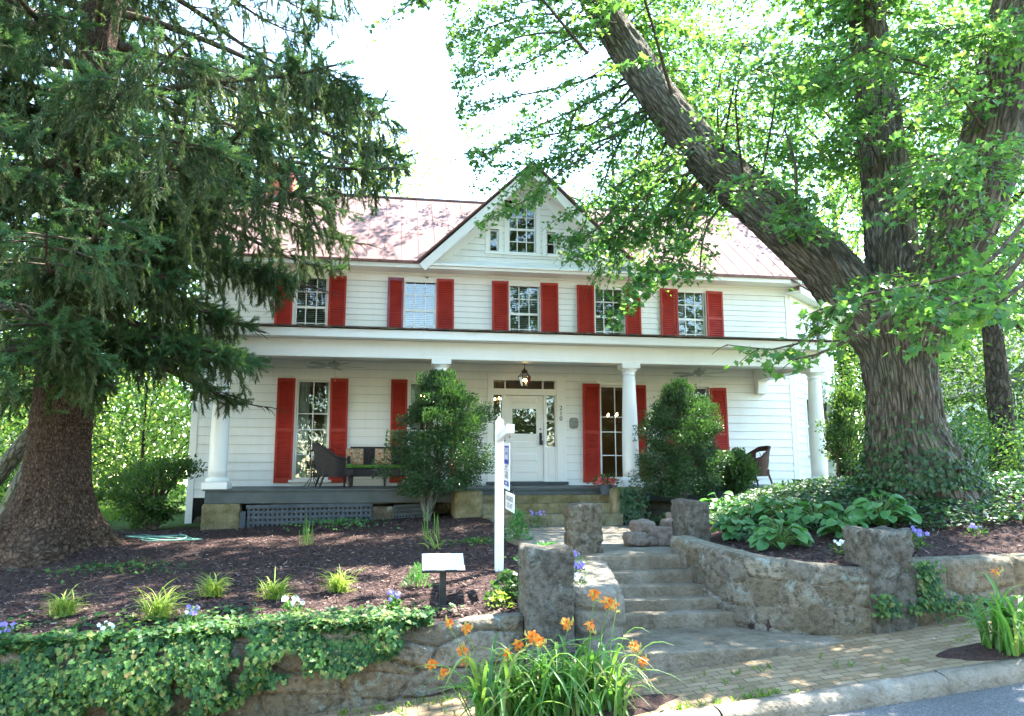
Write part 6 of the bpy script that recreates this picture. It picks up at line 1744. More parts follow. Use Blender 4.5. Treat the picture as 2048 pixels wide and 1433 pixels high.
for lab, X0 in (('mulch patch round the big daylily clump on the walk', at(1120, 1445, 6.35).x), ('mulch patch round the right hand daylily clump', at(2010, 1315, 6.3).x)):
    gm = GM(); u = np.linspace(0, 2 * np.pi, 40, endpoint=False); s = np.linspace(1, 0, 9)
    w_ = 1.05 if X0 < 3 else .55
    U, S_ = np.meshgrid(u, s, indexing='ij'); XX = X0 + np.cos(U) * S_ * w_ * (1 + .1 * np.sin(5 * U)); YY = 6.42 + np.sin(U) * S_ * .27 * (1 + .12 * np.sin(3 * U))
    ZZ = zs(XX) + .015 - .03 * (S_ > .95) + .05 * (1 - S_ ** 2) + .012 * fbm(np.stack([XX * 14, YY * 14, 0 * XX], -1), 3)
    gm.grid(np.stack([XX, YY, ZZ], -1), True); struct(gm.build('planting_soil', M['ground'], smooth=True))

# ------------------------------------------------------------------ ivy over the left wall, ground cover, chips, grass
r_ = np.random.default_rng(21)
gm = GM()
def ivy_leaves(P, D, Nn, S): scatter(gm, T_IVY, P, D, Nn, S)
n = 52000
X = r_.uniform(-9.5, 1.2, n); cov = sstep(1.1, -.4, X + .35 * fbm(np.stack([X * 2.2, X * 0, X * 0], -1), 3))
ht = r_.uniform(0, 1, n)
lowb = .14 + .40 * sstep(-1.3, .4, X) + .40 * fbm(np.stack([X * 2.2, X * 0 + 4, X * 0], -1), 4)
dens = fbm(np.stack([X * 4.5, ht * 3.4, X * 0 + 9], -1), 5)
keep = (ht > lowb) & (dens > .04 + .30 * sstep(-1.2, .6, X) - .42 * ht) & (X < .30 + .12 * fbm(np.stack([ht * 3, X * 0, X * 0], -1), 2))
X, ht = X[keep], ht[keep]; zb_, zt_ = zs(X), np.clip(.86 + .03 * (X - 1), .5, .95)
P = np.stack([X, 7.45 - r_.uniform(0, 1, len(X)) * (.06 + .34 * np.clip(fbm(np.stack([X * 2.6, ht * 2.4, X * 0 + 31], -1), 4) + .2, 0, 1)) * (.6 + .4 * np.sin(ht * 2.6)) + .14 * np.maximum(0, ht - .75) / .25, zb_ + (zt_ + .06 + .13 * fbm(np.stack([X * 2.1, X * 0, X * 0 + 8], -1), 3) - zb_) * ht], 1)
ivy_leaves(P, np.stack([r_.normal(size=len(X)) * .5, -np.ones(len(X)) * .45, -np.ones(len(X)) * .9 + r_.normal(size=len(X)) * .35], 1), np.stack([r_.normal(size=len(X)) * .35, -np.ones(len(X)), .55 + r_.normal(size=len(X)) * .3], 1), .022 + .042 * r_.uniform(0, 1, len(X)) ** 1.5)
n = 19000
X = r_.uniform(-9.5, 1.0, n); Y = 7.42 + r_.gamma(1.6, .17, n); edge = .50 * sstep(.9, -.3, X) * (1 - .75 * sstep(-.9, -2.8, X)) + .24 * fbm(np.stack([X * 1.6, X * 0, X * 0 + 2], -1), 3)
keep = (Y - 7.42 < np.maximum(edge, .05) + .12) & (X < .42); X, Y = X[keep], Y[keep]
P = np.stack([X, Y, np.maximum(ground_h(X, np.maximum(Y, 7.7)), .84 + .03 * (X - 1)) + r_.uniform(.01, .13, len(X))], 1)
ivy_leaves(P, np.stack([r_.normal(size=len(X)), r_.normal(size=len(X)) - .5, r_.normal(size=len(X)) * .3 - .1], 1), r_.normal(size=(len(X), 3)) * .35 + np.array([0, -.35, 1]), .028 + .045 * r_.uniform(0, 1, len(X)) ** 1.5)
# runners creeping onto the mulch
for k in range(26):
    x, y = r_.uniform(-6, .3), 8.0; a = r_.uniform(.3, 2.8)
    for s in range(22):
        x += math.cos(a) * .045; y += math.sin(a) * .03; a += r_.normal() * .2
        p = np.array([[x, y, gxy(x, y) + .03]]) + r_.normal(size=(2, 3)) * .03
        ivy_leaves(p, r_.normal(size=(2, 3)) * np.array([1, 1, .2]), np.array([[0, -.2, 1.]] * 2) + r_.normal(size=(2, 3)) * .25, r_.uniform(.04, .075, 2))
stuff(gm.build('ivy', M['leaf_ivy']), 'ivy hanging over the low left retaining wall', 'ivy')
gm = GM(); n = 900
X = np.concatenate([r_.normal(at(1842, 1150, 7.5).x, .07, 330), r_.normal(at(1870, 1210, 7.5).x, .30, 260), r_.normal(at(1757, 1210, 7.45).x, .05, 180)]); Z = np.concatenate([r_.uniform(at(1842, 1205, 7.5).z, at(1842, 1120, 7.5).z, 330), r_.normal(at(1880, 1205, 7.5).z, .05, 260), r_.uniform(at(1757, 1230, 7.4).z, at(1757, 1185, 7.4).z, 180)])
P = np.stack([X, np.concatenate([7.43 - r_.uniform(0, .08, 590), 7.36 - r_.uniform(0, .06, 180)]), Z], 1)
scatter(gm, T_IVY, P, np.stack([r_.normal(size=len(X)) * .5, -np.ones(len(X)) * .4, -np.ones(len(X))], 1), np.stack([r_.normal(size=len(X)) * .4, -np.ones(len(X)), .5 + 0 * X], 1), r_.uniform(.03, .06, len(X)))
stuff(gm.build('ivy', M['leaf_ivy']), 'ivy trailing down both sides of the right stone pillar', 'ivy')
gm = GM(); n = 420
X = np.clip(r_.normal(at(1262, 1000, 14.45).x, .17, n), 4.45, 5.0); P = np.stack([X, 14.44 - r_.uniform(0, .07, n), r_.uniform(1.25, at(1250, 975, 14.4).z, n)], 1)
scatter(gm, T_IVY, P, np.stack([r_.normal(size=n) * .5, -np.ones(n) * .4, -np.ones(n)], 1), np.stack([r_.normal(size=n) * .4, -np.ones(n), .4 + 0 * X], 1), r_.uniform(.04, .08, n)); stuff(gm.build('ivy', M['leaf_pachy']), 'ivy draped over the right stone block at the porch steps', 'ivy')
# ground cover on the right bank
gm = GM(); n = 46000
X = r_.uniform(4.2, 14.5, n); Y = r_.uniform(8.2, 14.6, n)
lim = 8.75 + .9 * sstep(7.2, 4.6, X) + .25 * fbm(np.stack([X * 1.3, X * 0, X * 0 + 6], -1), 3)
keep = (Y > lim) & (X > 4.5 + .5 * sstep(9, 11, Y)) & (np.hypot(X - mb.x, Y - mb.y) > .55); X, Y = X[keep], Y[keep]
bumpy = .05 + .05 * fbm(np.stack([X * 3, Y * 3, X * 0], -1), 3)
P = np.stack([X, Y, ground_h(X, Y) + np.clip(bumpy, 0, .2) + r_.uniform(0, .09, len(X))], 1)
scatter(gm, T_OVAL, P, np.stack([r_.normal(size=len(X)), r_.normal(size=len(X)), r_.normal(size=len(X)) * .3 + .1], 1), r_.normal(size=(len(X), 3)) * .4 + np.array([0, -.2, 1]), r_.uniform(.05, .10, len(X)))
stuff(gm.build('ground_cover', M['leaf_pachy']), 'dense dark green ground cover on the bank round the maple', 'ground cover')
# shredded mulch
M['chip'] = leafmat('bark_chips', [(0.020, 0.013, 0.0135), (0.045, 0.029, 0.028), (0.095, 0.063, 0.057), (0.22, 0.16, 0.135)], [(0.02, 0.015, 0.01)], 0.0, .9, .1)
gm = GM(); n = 52000
u = r_.uniform(0, 1, n); Y = 7.75 + 7.2 * u ** 1.7; X = r_.uniform(-8.5, 2.1, n)
nr = 9000; X = np.concatenate([X, r_.uniform(4.0, 13, nr)]); Y = np.concatenate([Y, r_.uniform(7.8, 10.0, nr)]); xr2 = np.interp(Y, _cy, _cx) + .25
keep = (X < 2.0) & ~((X > 1.2) & (X < 2.5) & (Y < 9.3) & (X > 1.7)) | (X > xr2); X, Y = X[keep], Y[keep]
P = np.stack([X, Y, ground_h(X, Y) + r_.uniform(.0, .018, len(X))], 1)
scatter(gm, (np.array([(-.13, 0, 0), (.13, 0, 0), (.09, 1, 0), (-.10, 1, 0)]), [[0, 1, 2, 3]]), P, np.stack([r_.normal(size=len(X)), r_.normal(size=len(X)), r_.normal(size=len(X)) * .28], 1), r_.normal(size=(len(X), 3)) * .45 + np.array([0, 0, 1]), r_.uniform(.02, .06, len(X)))
stuff(gm.build('mulch_chips', M['chip']))
# grass on the left and behind
gm = GM(); n = 15000
X = r_.uniform(-16, -6.4, n); Y = r_.uniform(11, 24, n); P = np.stack([X, Y, ground_h(X, Y)], 1)
scatter(gm, T_NEEDLE, P, np.stack([r_.normal(size=n) * .4, r_.normal(size=n) * .4, np.ones(n)], 1), unit(n), r_.uniform(.08, .2, n)); stuff(gm.build('grass', M['leaf_lawn']))
# a few fallen leaves on walk, steps and mulch
M['dryleaf'] = leafmat('fallen_leaves', [(0.25, 0.16, 0.08), (0.38, 0.30, 0.2), (0.16, 0.10, 0.06), (0.45, 0.42, 0.36)], [(0.3, 0.2, 0.1)], 0.15, .8, .2)
gm = GM(); n = 420
X = r_.uniform(-6, 8, n); Y = r_.uniform(6.2, 13.5, n); Z = np.where(Y < 7.4, zs(X) + .012, ground_h(X, np.maximum(Y, 7.75)) + .02)
keep = ~((X > 1.2) & (X < 5.1) & (Y > 7.1) & (Y < 9.6)) & ~((np.abs(Y - 7.6) < .3)); P = np.stack([X, Y, Z], 1)[keep]
scatter(gm, T_OVAL, P, np.stack([r_.normal(size=len(P)), r_.normal(size=len(P)), np.zeros(len(P))], 1), r_.normal(size=(len(P), 3)) * .25 + np.array([0, 0, 1]), r_.uniform(.03, .075, len(P))); stuff(gm.build('fallen_leaves', M['dryleaf']))

# weeds along the wall foot, the kerb and between the bricks
gm = GM(); n = 1500; X = r_.uniform(-6, 9, n); w = r_.integers(0, 3, n); Y = np.where(w == 0, 7.34 - np.abs(r_.normal(size=n)) * .05, np.where(w == 1, 6.15 + np.abs(r_.normal(size=n)) * .03, 6.2 + r_.integers(0, 11, n) * .103))
cl_ = fbm(np.stack([X * 1.4, Y * 2, X * 0 + 3], -1), 3) > .08; keep = cl_ & ~((X > 1.5) & (X < 5.2) & (Y > 7.0)); X, Y = X[keep], Y[keep]; n = len(X)
P = np.repeat(np.stack([X, Y, zs(X)], 1), 4, 0) + r_.normal(size=(n * 4, 3)) * np.array([.012, .012, 0])
scatter(gm, T_NEEDLE, P, np.stack([r_.normal(size=n * 4) * .7, r_.normal(size=n * 4) * .7, np.ones(n * 4)], 1), unit(n * 4), r_.uniform(.015, .07, n * 4)); stuff(gm.build('weeds', M['leaf_lawn']))
# ================================================================== PROPS
M['wicker'] = mat2('dark_brown_wicker', (0.012, 0.009, 0.010), (0.045, 0.034, 0.034), 60, 0.55, 0.35, 0.8, 120, 0.004, st=(1, 1, .5))
M['wickerred'] = mat2('red_brown_wicker', (0.03, 0.012, 0.008), (0.09, 0.035, 0.022), 60, 0.55, 0.35, 0.8, 120, 0.004)
M['greencush'] = mat2('green_cushion', (0.09, 0.20, 0.035), (0.13, 0.26, 0.05), 8, 0.9, 0.1, .2, 80)
M['redcush'] = mat2('red_cushion', (0.22, 0.01, 0.01), (0.30, 0.02, 0.018), 8, 0.9, 0.1)
def mat_floral():
    m, nt, out = newmat('floral_fabric')
    v = coords(nt, 'Object'); vo = N(nt, 'ShaderNodeTexVoronoi', Scale=26.0); nt.links.new(v, vo.inputs['Vector'])
    hue = N(nt, 'ShaderNodeSeparateColor'); nt.links.new(vo.outputs['Color'], hue.inputs[0])
    c = ramp(nt, hue.outputs[0], [(0.0, (0.5, 0.06, 0.03)), (.35, (0.62, 0.25, 0.08)), (.6, (0.60, 0.52, 0.36)), (.85, (0.25, 0.30, 0.22))])
    c = mixc(nt, ramp(nt, vo.outputs['Distance'], [(0.5, (0, 0, 0)), (0.7, (1, 1, 1))]), c, (0.42, 0.36, 0.24))
    principled(nt, out, c, 0.9, 0.1); return m
M['floral'] = mat_floral()
M['fan'] = mat2('white_fan', (0.36, 0.39, 0.37), (0.44, 0.47, 0.45), 6, 0.45, 0.4)
M['bronze'] = mat2('dark_bronze', (0.035, 0.018, 0.012), (0.08, 0.04, 0.025), 10, 0.4, 0.5, metal=.6)
M['postwhite'] = mat2('white_vinyl', (0.78, 0.79, 0.80), (0.84, 0.85, 0.86), 5, 0.35, 0.4)
M['signwhite'] = mat2('sign_white', (0.72, 0.73, 0.75), (0.80, 0.81, 0.82), 5, 0.4, 0.4)
M['signblue'] = mat2('sign_blue', (0.03, 0.04, 0.28), (0.04, 0.05, 0.33), 5, 0.4, 0.4)
M['signgrey'] = mat2('sign_lettering', (0.10, 0.11, 0.14), (0.14, 0.15, 0.18), 5, 0.5, 0.3)
M['blackpost'] = mat2('black_powder_coat', (0.010, 0.012, 0.014), (0.022, 0.026, 0.03), 9, 0.45, 0.4)
M['pot'] = mat2('slate_pot', (0.05, 0.065, 0.09), (0.08, 0.095, 0.125), 9, 0.6, 0.3)
M['hose'] = mat2('green_hose', (0.10, 0.24, 0.19), (0.16, 0.32, 0.26), 12, 0.4, 0.4)

def meshtext(name, body, size, loc, mat, parent, rot, ext=.001, sx=1.0):
    o = text(name, body, size, loc, mat, None, rot, ext, 'CENTER', sx)
    me = bpy.data.meshes.new_from_object(o)
    n = bpy.data.objects.new(name, me); col.objects.link(n); n.location = o.location; n.rotation_euler = o.rotation_euler; n.scale = o.scale
    if not me.materials: me.materials.append(mat)
    bpy.data.objects.remove(o)
    if parent is not None: n.parent = parent
    return n
for ch, y in (('2', 817), ('1', 827.5), ('0', 838)):
    meshtext('house_number', ch, 0.15, at(1122, y, FY - 0.06), M['black'], H, (R(90), 0, 0), .005)

# --- ceiling fans
def fan(px, label, rot):
    c = at(px, 742, 16.9); t = thing('ceiling_fan', (c.x, 16.9, CEIL - .06), label, 'ceiling fan', 'ceiling fans under the porch roof', R(rot))
    b = MB(); b.lathe([(.0, 0), (.07, -.005), (.06, -.04), (.02, -.05), (.02, -.10), (.05, -.11), (.12, -.13), (.135, -.17), (.12, -.21), (.06, -.235), (.045, -.27), (.0, -.28)], (0, 0, 0), 24, cap=False); b.build('motor', M['fan'], t, smooth=True)
    for k in range(5):
        a = k * 2 * math.pi / 5; b = MB(); b.T = Matrix.Rotation(a, 4, 'Z') @ Matrix.Translation((.11, 0, -.20)) @ Matrix.Rotation(R(11), 4, 'X')
        b.prism([(.0, -.02, 0), (.12, -.035, -.012), (.16, -.06, -.012), (.52, -.075, -.012), (.56, -.04, -.012), (.56, .04, -.012), (.52, .075, -.012), (.16, .06, -.012), (.12, .035, -.012), (0, .02, 0)], (0, 0, .008)); b.build('blade', M['fan'], t)
    b = MB(); b.tube([(.03, 0, -.26), (.03, 0, -.52)], .003, 5); b.ball((.03, 0, -.53), .012, 6); b.build('pull_chain', M['fan'], t)
FD = .0
fan(668, 'white five blade ceiling fan at the left end of the porch', 12); fan(1398, 'white five blade ceiling fan at the right end of the porch', 40)

# --- hanging porch lantern, lit
lc = at(1049, 752, 16.6); t = thing('porch_lantern', (lc.x, 16.6, CEIL), 'lit bronze glass lantern hanging from a chain before the front door', 'lantern')
lz = at(1049, 741, 16.6).z - CEIL; lb = at(1049, 775, 16.6).z - CEIL; hgt = lz - lb
b = MB(); b.tube([(0, 0, 0), (0, 0, lz + .05)], .006, 6); b.lathe([(.05, 0), (.045, -.02), (.0, -.03)], (0, 0, 0), 14)
zz = lz + .02
while zz < -.02: b.ball((0, 0, zz), .014, 6, (.6, .6, 1.3)); zz += .04
b.build('chain', M['bronze'], t)
b = MB(); b.lathe([(.0, .05), (.02, .04), (.03, .01), (.07, -.01), (.075, -.03), (.05, -.05)], (0, 0, lz), 16); rr = .145; zm = lz - .15
for k in range(6):
    a = k * math.pi / 3; c, s = math.cos(a), math.sin(a); a2 = a + math.pi / 3; c2, s2 = math.cos(a2), math.sin(a2)
    b.bar((.05 * c, .05 * s, lz - .045), (rr * c, rr * s, zm), .011, .011); b.bar((rr * c, rr * s, zm), (.075 * c, .075 * s, lb + .02), .011, .011)
    b.bar((rr * c, rr * s, zm), (rr * c2, rr * s2, zm), .012, .012); b.bar((.075 * c, .075 * s, lb + .02), (.075 * c2, .075 * s2, lb + .02), .011, .011)
b.lathe([(.078, .025), (.078, .012), (.02, .0), (.0, -.02)], (0, 0, lb), 12); b.build('cage', M['bronze'], t)
b = MB()
for k in range(6):
    a = k * math.pi / 3; a2 = a + math.pi / 3; p = lambda r, an, z: (r * math.cos(an), r * math.sin(an), z)
    b.add([p(.05, a, lz - .045), p(.05, a2, lz - .045), p(rr, a2, zm), p(rr, a, zm)], [(0, 1, 2, 3)]); b.add([p(rr, a, zm), p(rr, a2, zm), p(.075, a2, lb + .02), p(.075, a, lb + .02)], [(0, 1, 2, 3)])
b.build('lantern_glass', M['glass'], t)
for k in range(3):
    a = k * 2.1 + .4; x, y = .045 * math.cos(a), .045 * math.sin(a)
    b = MB(); b.tube([(x, y, lb + .02), (x, y, lb + .13)], .011, 8); b.build('candle_tube', M['curtain'], t)
    b = MB(); b.lathe([(.0, 0), (.010, .01), (.013, .025), (.007, .045), (.0, .06)], (x, y, lb + .13), 10, cap=False); b.build('bulb', M['bulb'], t, smooth=True)

# --- chandeliers seen through the ground floor windows
def chandelier(P, label, arms=5, r=.26):
    t = thing('chandelier', P, label, 'chandelier', 'lit chandeliers inside the house')
    b = MB(); b.tube([(0, 0, .75), (0, 0, -.1)], .012, 8); b.ball((0, 0, -.1), .05, 10); b.ball((0, 0, .15), .035, 10)
    for k in range(arms):
        a = k * 2 * math.pi / arms + .3; c, s = math.cos(a), math.sin(a); b.tube([(0, 0, 0), (r * .5 * c, r * .5 * s, -.09), (r * c, r * s, -.02), (r * c, r * s, .06)], .008, 6)
    b.build('arms', M['bronze'], t)
    for k in range(arms):
        a = k * 2 * math.pi / arms + .3; b = MB(); b.lathe([(0, 0), (.014, .015), (.018, .035), (.008, .065), (0, .085)], (r * math.cos(a), r * math.sin(a), .06), 8, cap=False); b.build('bulb', M['bulb'], t, smooth=True)
chandelier(at(1233, 838, 19.7), 'lit brass chandelier behind the window left of the third porch column', 6)
chandelier(at(850, 800, 19.6), 'lit chandelier behind the window beside the left boxwood', 5, .2)
chandelier(at(994, 805, 20.4), 'small lit ceiling light seen through the left sidelight of the door', 4, .14)

# --- wicker furniture
def cushion(b, x0, x1, y0, y1, z0, z1): b.box(x0, x1, y0, y1, z0, z1)
def wicker_chair(name, loc, label, rz, mat, group, W=.68, cush=None, open_back=False):
    t = thing(name, loc, label, 'chair', group, rz)     # faces +x
    D = .66
    b = MB(); b.box(-D/2 + .05, D/2, -W/2 + .04, W/2 - .04, .24, .40); b.build('seat', mat, t, bevel=.02)
    gm = GM(); n = 40; u = np.linspace(-1, 1, n)
    # wrap-round back and arms: a curved wall, high at the back, sinking to the arms
    ang = u * 2.05; rx = D/2 + .02; ry = W/2
    bx = -np.cos(ang) * rx; by = np.sin(ang) * ry
    top = np.interp(np.abs(u), [0, .3, .55, .75, 1], [.90, .88, .76, .64, .58])
    for off, rad in ((0, 0),):
        v = np.linspace(0, 1, 16); V = np.zeros((n, 16, 3)); lean = .10 * (1 - np.abs(u)) 
        for j, f in enumerate(v): V[:, j, 0] = bx * (1 + .08 * f) - lean * f; V[:, j, 1] = by * (1 + .10 * f); V[:, j, 2] = .22 + (top - .22) * f
        V2 = V.copy(); V2[..., 0] *= .93; V2[..., 1] *= .93
        if open_back:
            # lattice window in the upper back
            for w in range(n - 1):
                for j in range(15):
                    hole = abs(u[w]) < .42 and 8 <= j <= 12
                    if not hole: gm.grid(V[w:w+2, j:j+2]); gm.grid(V2[w:w+2, j:j+2][::-1])
        else: gm.grid(V); gm.grid(V2[::-1])
        rim = V[:, -1] * .5 + V2[:, -1] * .5
    o = gm.build('backrest', mat, t)
    b = MB(); b.tube([tuple(p) for p in rim], .032, 8); 
    if open_back:
        for w in range(6, 34, 4):
            if abs(u[w]) < .42: b.tube([tuple(V[w, 8] * .97), tuple(V[min(w + 3, n - 1), 13] * .97)], .008, 5); b.tube([tuple(V[w, 13] * .97), tuple(V[min(w + 3, n - 1), 8] * .97)], .008, 5)
    b.build('rim', mat, t, smooth=True)
    for sx, sy in ((-1, -1), (-1, 1), (1, -1), (1, 1)):
        b = MB(); b.tube([(sx * (D/2 - .08), sy * (W/2 - .07), .30), (sx * (D/2 - (.06 if sx > 0 else -.02)), sy * (W/2 - .05), .0)], [.028, .020], 8); b.build('leg', mat, t)
    if cush is not None:
        b = MB(); b.box(-D/2 + .1, D/2 - .01, -W/2 + .09, W/2 - .09, .405, .49); b.build('seat_cushion', cush, t, bevel=.03)
    return t
WG = 'wicker porch furniture'
c = at(668, 977, 16.5)
wicker_chair('wicker_armchair', (c.x, 16.5, DECK), 'dark wicker tub chair seen from the side, green seat cushion, by the left window', R(14), M['wicker'], WG, .7, M['greencush'])
def pillow(P, label, mat, rot=(R(78), 0, 0), s=.21):
    gm = GM(); n = 14; u = np.linspace(-1, 1, n); A, B_ = np.meshgrid(u, u, indexing='ij'); th = .45 * ((1 - A ** 4) * (1 - B_ ** 4)) ** .5
    k = 1 - .06 * (A ** 2) * (B_ ** 2)
    for sg in (1, -1): V = np.stack([A * s * k * (1 - .05 * (1 - B_ ** 2)), B_ * s * k * (1 - .05 * (1 - A ** 2)), sg * th * s * .8], -1); gm.grid(V if sg > 0 else V[::-1])
    o = gm.build('pillow', mat, smooth=True); o.location = P; o.rotation_euler = rot; tag(o, label, 'pillow', 'loose pillows on the porch seats'); return o
pillow((c.x - .08, 16.52, DECK + .66), 'red pillow inside the dark wicker tub chair', M['redcush'], (R(80), 0, R(80)), .17)
def loveseat(cx0, Y, label, mat, cush, W):
    t = thing('wicker_loveseat', (cx0, Y, DECK), label, 'sofa', WG)
    b = MB(); b.box(-W/2, W/2, -.3, .3, .22, .40); b.build('seat', mat, t, bevel=.02)
    b = MB(); b.box(-W/2 + .02, W/2 - .02, .24, .30, .40, .86); 
    for k in range(4): b.box(-W/2 + .06 + k * (W - .12) / 3 - .02, -W/2 + .06 + k * (W - .12) / 3 + .02, .225, .24, .40, .86)
    b.build('backrest', mat, t, bevel=.015)
    b = MB(); b.tube([(-W/2, .27, .86), (W/2, .27, .86)], .03, 8); b.build('rim', mat, t)
    for s in (-1, 1):
        b = MB(); b.box(s * W/2 - .04, s * W/2 + .04, -.3, .27, .38, .62); b.tube([(s * W/2, -.31, .63), (s * W/2, .27, .66)], .04, 8); b.build('arm', mat, t, bevel=.01)
    for x in (-W/2 + .06, 0.08, W/2 - .06):
        for y in (-.26, .26): b = MB(); b.tube([(x, y, .25), (x, y, 0)], [.028, .02], 8); b.build('leg', mat, t)
    b = MB(); b.box(-W/2 + .05, W/2 - .05, -.31, .23, .402, .48); b.build('seat_cushion', cush, t, bevel=.025)
    return t
l = at(762, 975, 17.25); loveseat(l.x, 17.25, 'dark wicker loveseat with long green seat cushion, half behind the left boxwood', M['wicker'], M['greencush'], 1.42)
pillow((at(709, 930, 17.2).x, 17.2, DECK + .66), 'floral pillow leaning at the left end of the loveseat', M['floral'], (R(72), 0, R(6)), .2)
pillow((at(766, 930, 17.2).x, 17.2, DECK + .66), 'floral pillow at the right end of the loveseat beside the boxwood', M['floral'], (R(74), 0, R(-4)), .2)
c = at(1505, 975, 16.4); wicker_chair('wicker_armchair', (c.x, 16.4, DECK), 'brown wicker armchair with open woven back, at the right end of the porch', R(188), M['wickerred'], WG, .66, None, True)
l = at(1400, 975, 17.2); loveseat(l.x, 17.2, 'red brown wicker loveseat hidden behind the right boxwood', M['wickerred'], M['redcush'], 1.3)
# side table and candle lantern
s_ = at(624, 977, 16.9); tz = at(620, 923, 16.9).z - DECK
t = thing('side_table', (s_.x, 16.9, DECK), 'small wrought iron side table with scrolled legs between window and wicker chair', 'table')
b = MB(); b.lathe([(.0, 0), (.16, 0), (.165, .01), (.16, .02), (0, .02)], (0, 0, tz - .02), 24); b.build('table_top', M['rust'], t)
for k in range(4):
    a = k * math.pi / 2 + .5; c, s = math.cos(a), math.sin(a); b = MB(); pts = []
    for q in range(16):
        f = q / 15; r = .13 - .105 * math.sin(min(1, f * 1.35) * math.pi / 2) if f < .55 else .025 + .17 * ((f - .55) / .45) ** 1.3
        pts.append((r * c, r * s, (tz - .02) * (1 - f) + .01))
    b.tube(pts, .009, 6); pts = [(c * (.10 + .035 * math.cos(q * .6)), s * (.10 + .035 * math.cos(q * .6)), tz - .11 + .045 * math.sin(q * .6)) for q in range(9)]; b.tube(pts, .006, 5); b.build('leg', M['black'], t)
t = thing('candle_lantern', (s_.x, 16.9, DECK + tz), 'black candle lantern with a wine bottle shape, standing on the iron side table', 'lantern')
t['label'] = 'black candle lantern standing on the iron side table'
b = MB()
for sx in (-1, 1):
    for sy in (-1, 1): b.box(sx * .055 - .006, sx * .055 + .006, sy * .055 - .006, sy * .055 + .006, .0, .21)
b.box(-.07, .07, -.07, .07, 0.0, .018); b.box(-.07, .07, -.07, .07, .21, .225); b.lathe([(.07, .225), (.03, .26), (.012, .27), (.012, .30), (0, .31)], (0, 0, 0), 12); b.build('frame', M['black'], t)
b = MB(); b.tube([(0, 0, .018), (0, 0, .13)], .028, 12); b.build('candle', M['curtain'], t)

# --- red flowers in a slate pot on the steps
p_ = at(1211, 1004, 14.85); t = thing('flower_pot', (p_.x, 14.85, 1.80), 'slate coloured pot of red impatiens on the top porch step', 'potted plant')
ph = max(.2, at(1211, 981, 14.85).z - 1.80)
b = MB(); b.lathe([(.0, 0), (.10, 0), (.135, ph - .03), (.15, ph - .03), (.15, ph), (.13, ph), (.12, ph - .04), (0, ph - .04)], (0, 0, 0), 20, cap=False); b.build('pot', M['pot'], t)
r2 = np.random.default_rng(3); q = r2.normal(size=(240, 3)) * np.array([.10, .09, .045]) + np.array([-.02, 0, ph + .06]); gm = GM(); scatter(gm, T_OVAL, q, q - np.array([0, 0, ph - .05]) + r2.normal(size=q.shape) * .08, r2.normal(size=q.shape) * .5 + np.array([0, 0, 1]), r2.uniform(.05, .09, len(q))); gm.build('leaves', M['leaf_ivy'], t)
for k, (dx, dz) in enumerate(((-.19, .04), (-.10, .05), (-.03, .12), (.07, .09), (.13, .03), (.0, .03), (-.14, .12), (.17, .10))):
    c = np.array([dx, -.09 - .02 * (k % 2), ph + dz]); face = np.array([dx * .6, -1, .5]); face /= np.linalg.norm(face); e1 = np.cross(face, [0, 0, 1]); e1 /= np.linalg.norm(e1); e2 = np.cross(e1, face); g2 = GM()
    D = np.array([e1 * math.cos(x) + e2 * math.sin(x) + face * .2 for x in np.linspace(0, 6.283, 6)[:-1]])
    g2.inst(np.array([(0, 0, 0), (.3, .3, 0), (.38, .75, 0), (0, 1, .02), (-.38, .75, 0), (-.3, .3, 0)]), [[0, 1, 2, 3, 4, 5]], np.repeat(c[None], 5, 0), frames(D, np.repeat(face[None], 5, 0)), np.full(5, .052)); g2.build('flower', M['petal_red'], t)

# --- yard sign
A_ = at_r(998, 1145, 9.75); A_.z = gxy(A_.x, A_.y); ptop = at_r(997, 832, 9.75).z
armA = at_r(996, 877, 9.75); armB = at_r(1018, 858, 8.55)
t = thing('sign_post', (A_.x, A_.y, A_.z), 'tall white square signpost with pointed top and an arm towards the street', 'sign post')
w = .052; h_ = ptop - A_.z
b = MB(); b.box(-w, w, -w, w, -.25, h_ - .085); b.add([(-w, -w, h_ - .085), (w, -w, h_ - .085), (w, w, h_ - .085), (-w, w, h_ - .085), (0, 0, h_)], [(0, 1, 4), (1, 2, 4), (2, 3, 4), (3, 0, 4)]); b.build('post', M['postwhite'], t, bevel=.004)
av = (armB - armA); adir = Vector((av.x, av.y, av.z)).normalized(); a0 = Vector((0, 0, armA.z - A_.z)); a1 = a0 + av
b = MB(); b.bar(a0 - adir * .12, a1, .088, .10); b.build('arm', M['postwhite'], t, bevel=.004)
b = MB()
hd = Vector((av.x, av.y, 0)).normalized(); yawr = math.atan2(hd.y, hd.x)
L1 = av.length
s0 = a0 + adir * (L1 - .60); s1 = a0 + adir * (L1 - .10)
for s in (s0, s1): b.tube([s + Vector((0, 0, -.05)), s + Vector((.012, 0, -.075)), s + Vector((0, 0, -.10))], .004, 6); b.ball(s + Vector((0, 0, -.085)), .010, 6)
b.build('hook', M['steel'], t)
base = Vector((A_.x, A_.y, A_.z))
def sign_panel(name, label, u0, u1, ztop, hgt, tilt, dx=0.0):
    """hanging panel in the plane of the arm; local x runs from the post to the street, local z up"""
    o = thing(name, base + a0 + adir * u0 + Vector((dx, 0, ztop)), label, 'sign'); o.rotation_euler = (0, R(tilt), yawr)
    return o
Lp = .54
sg = sign_panel('hanging_sign', 'blue and white estate agent sign hanging under the signpost arm, seen edge on', L1 - .62, 0, -.11, .56, 2.2)
b = MB(); b.box(0, Lp, -.004, .004, -.54, 0); b.build('panel', M['signwhite'], sg, bevel=.001)
f = -.0055
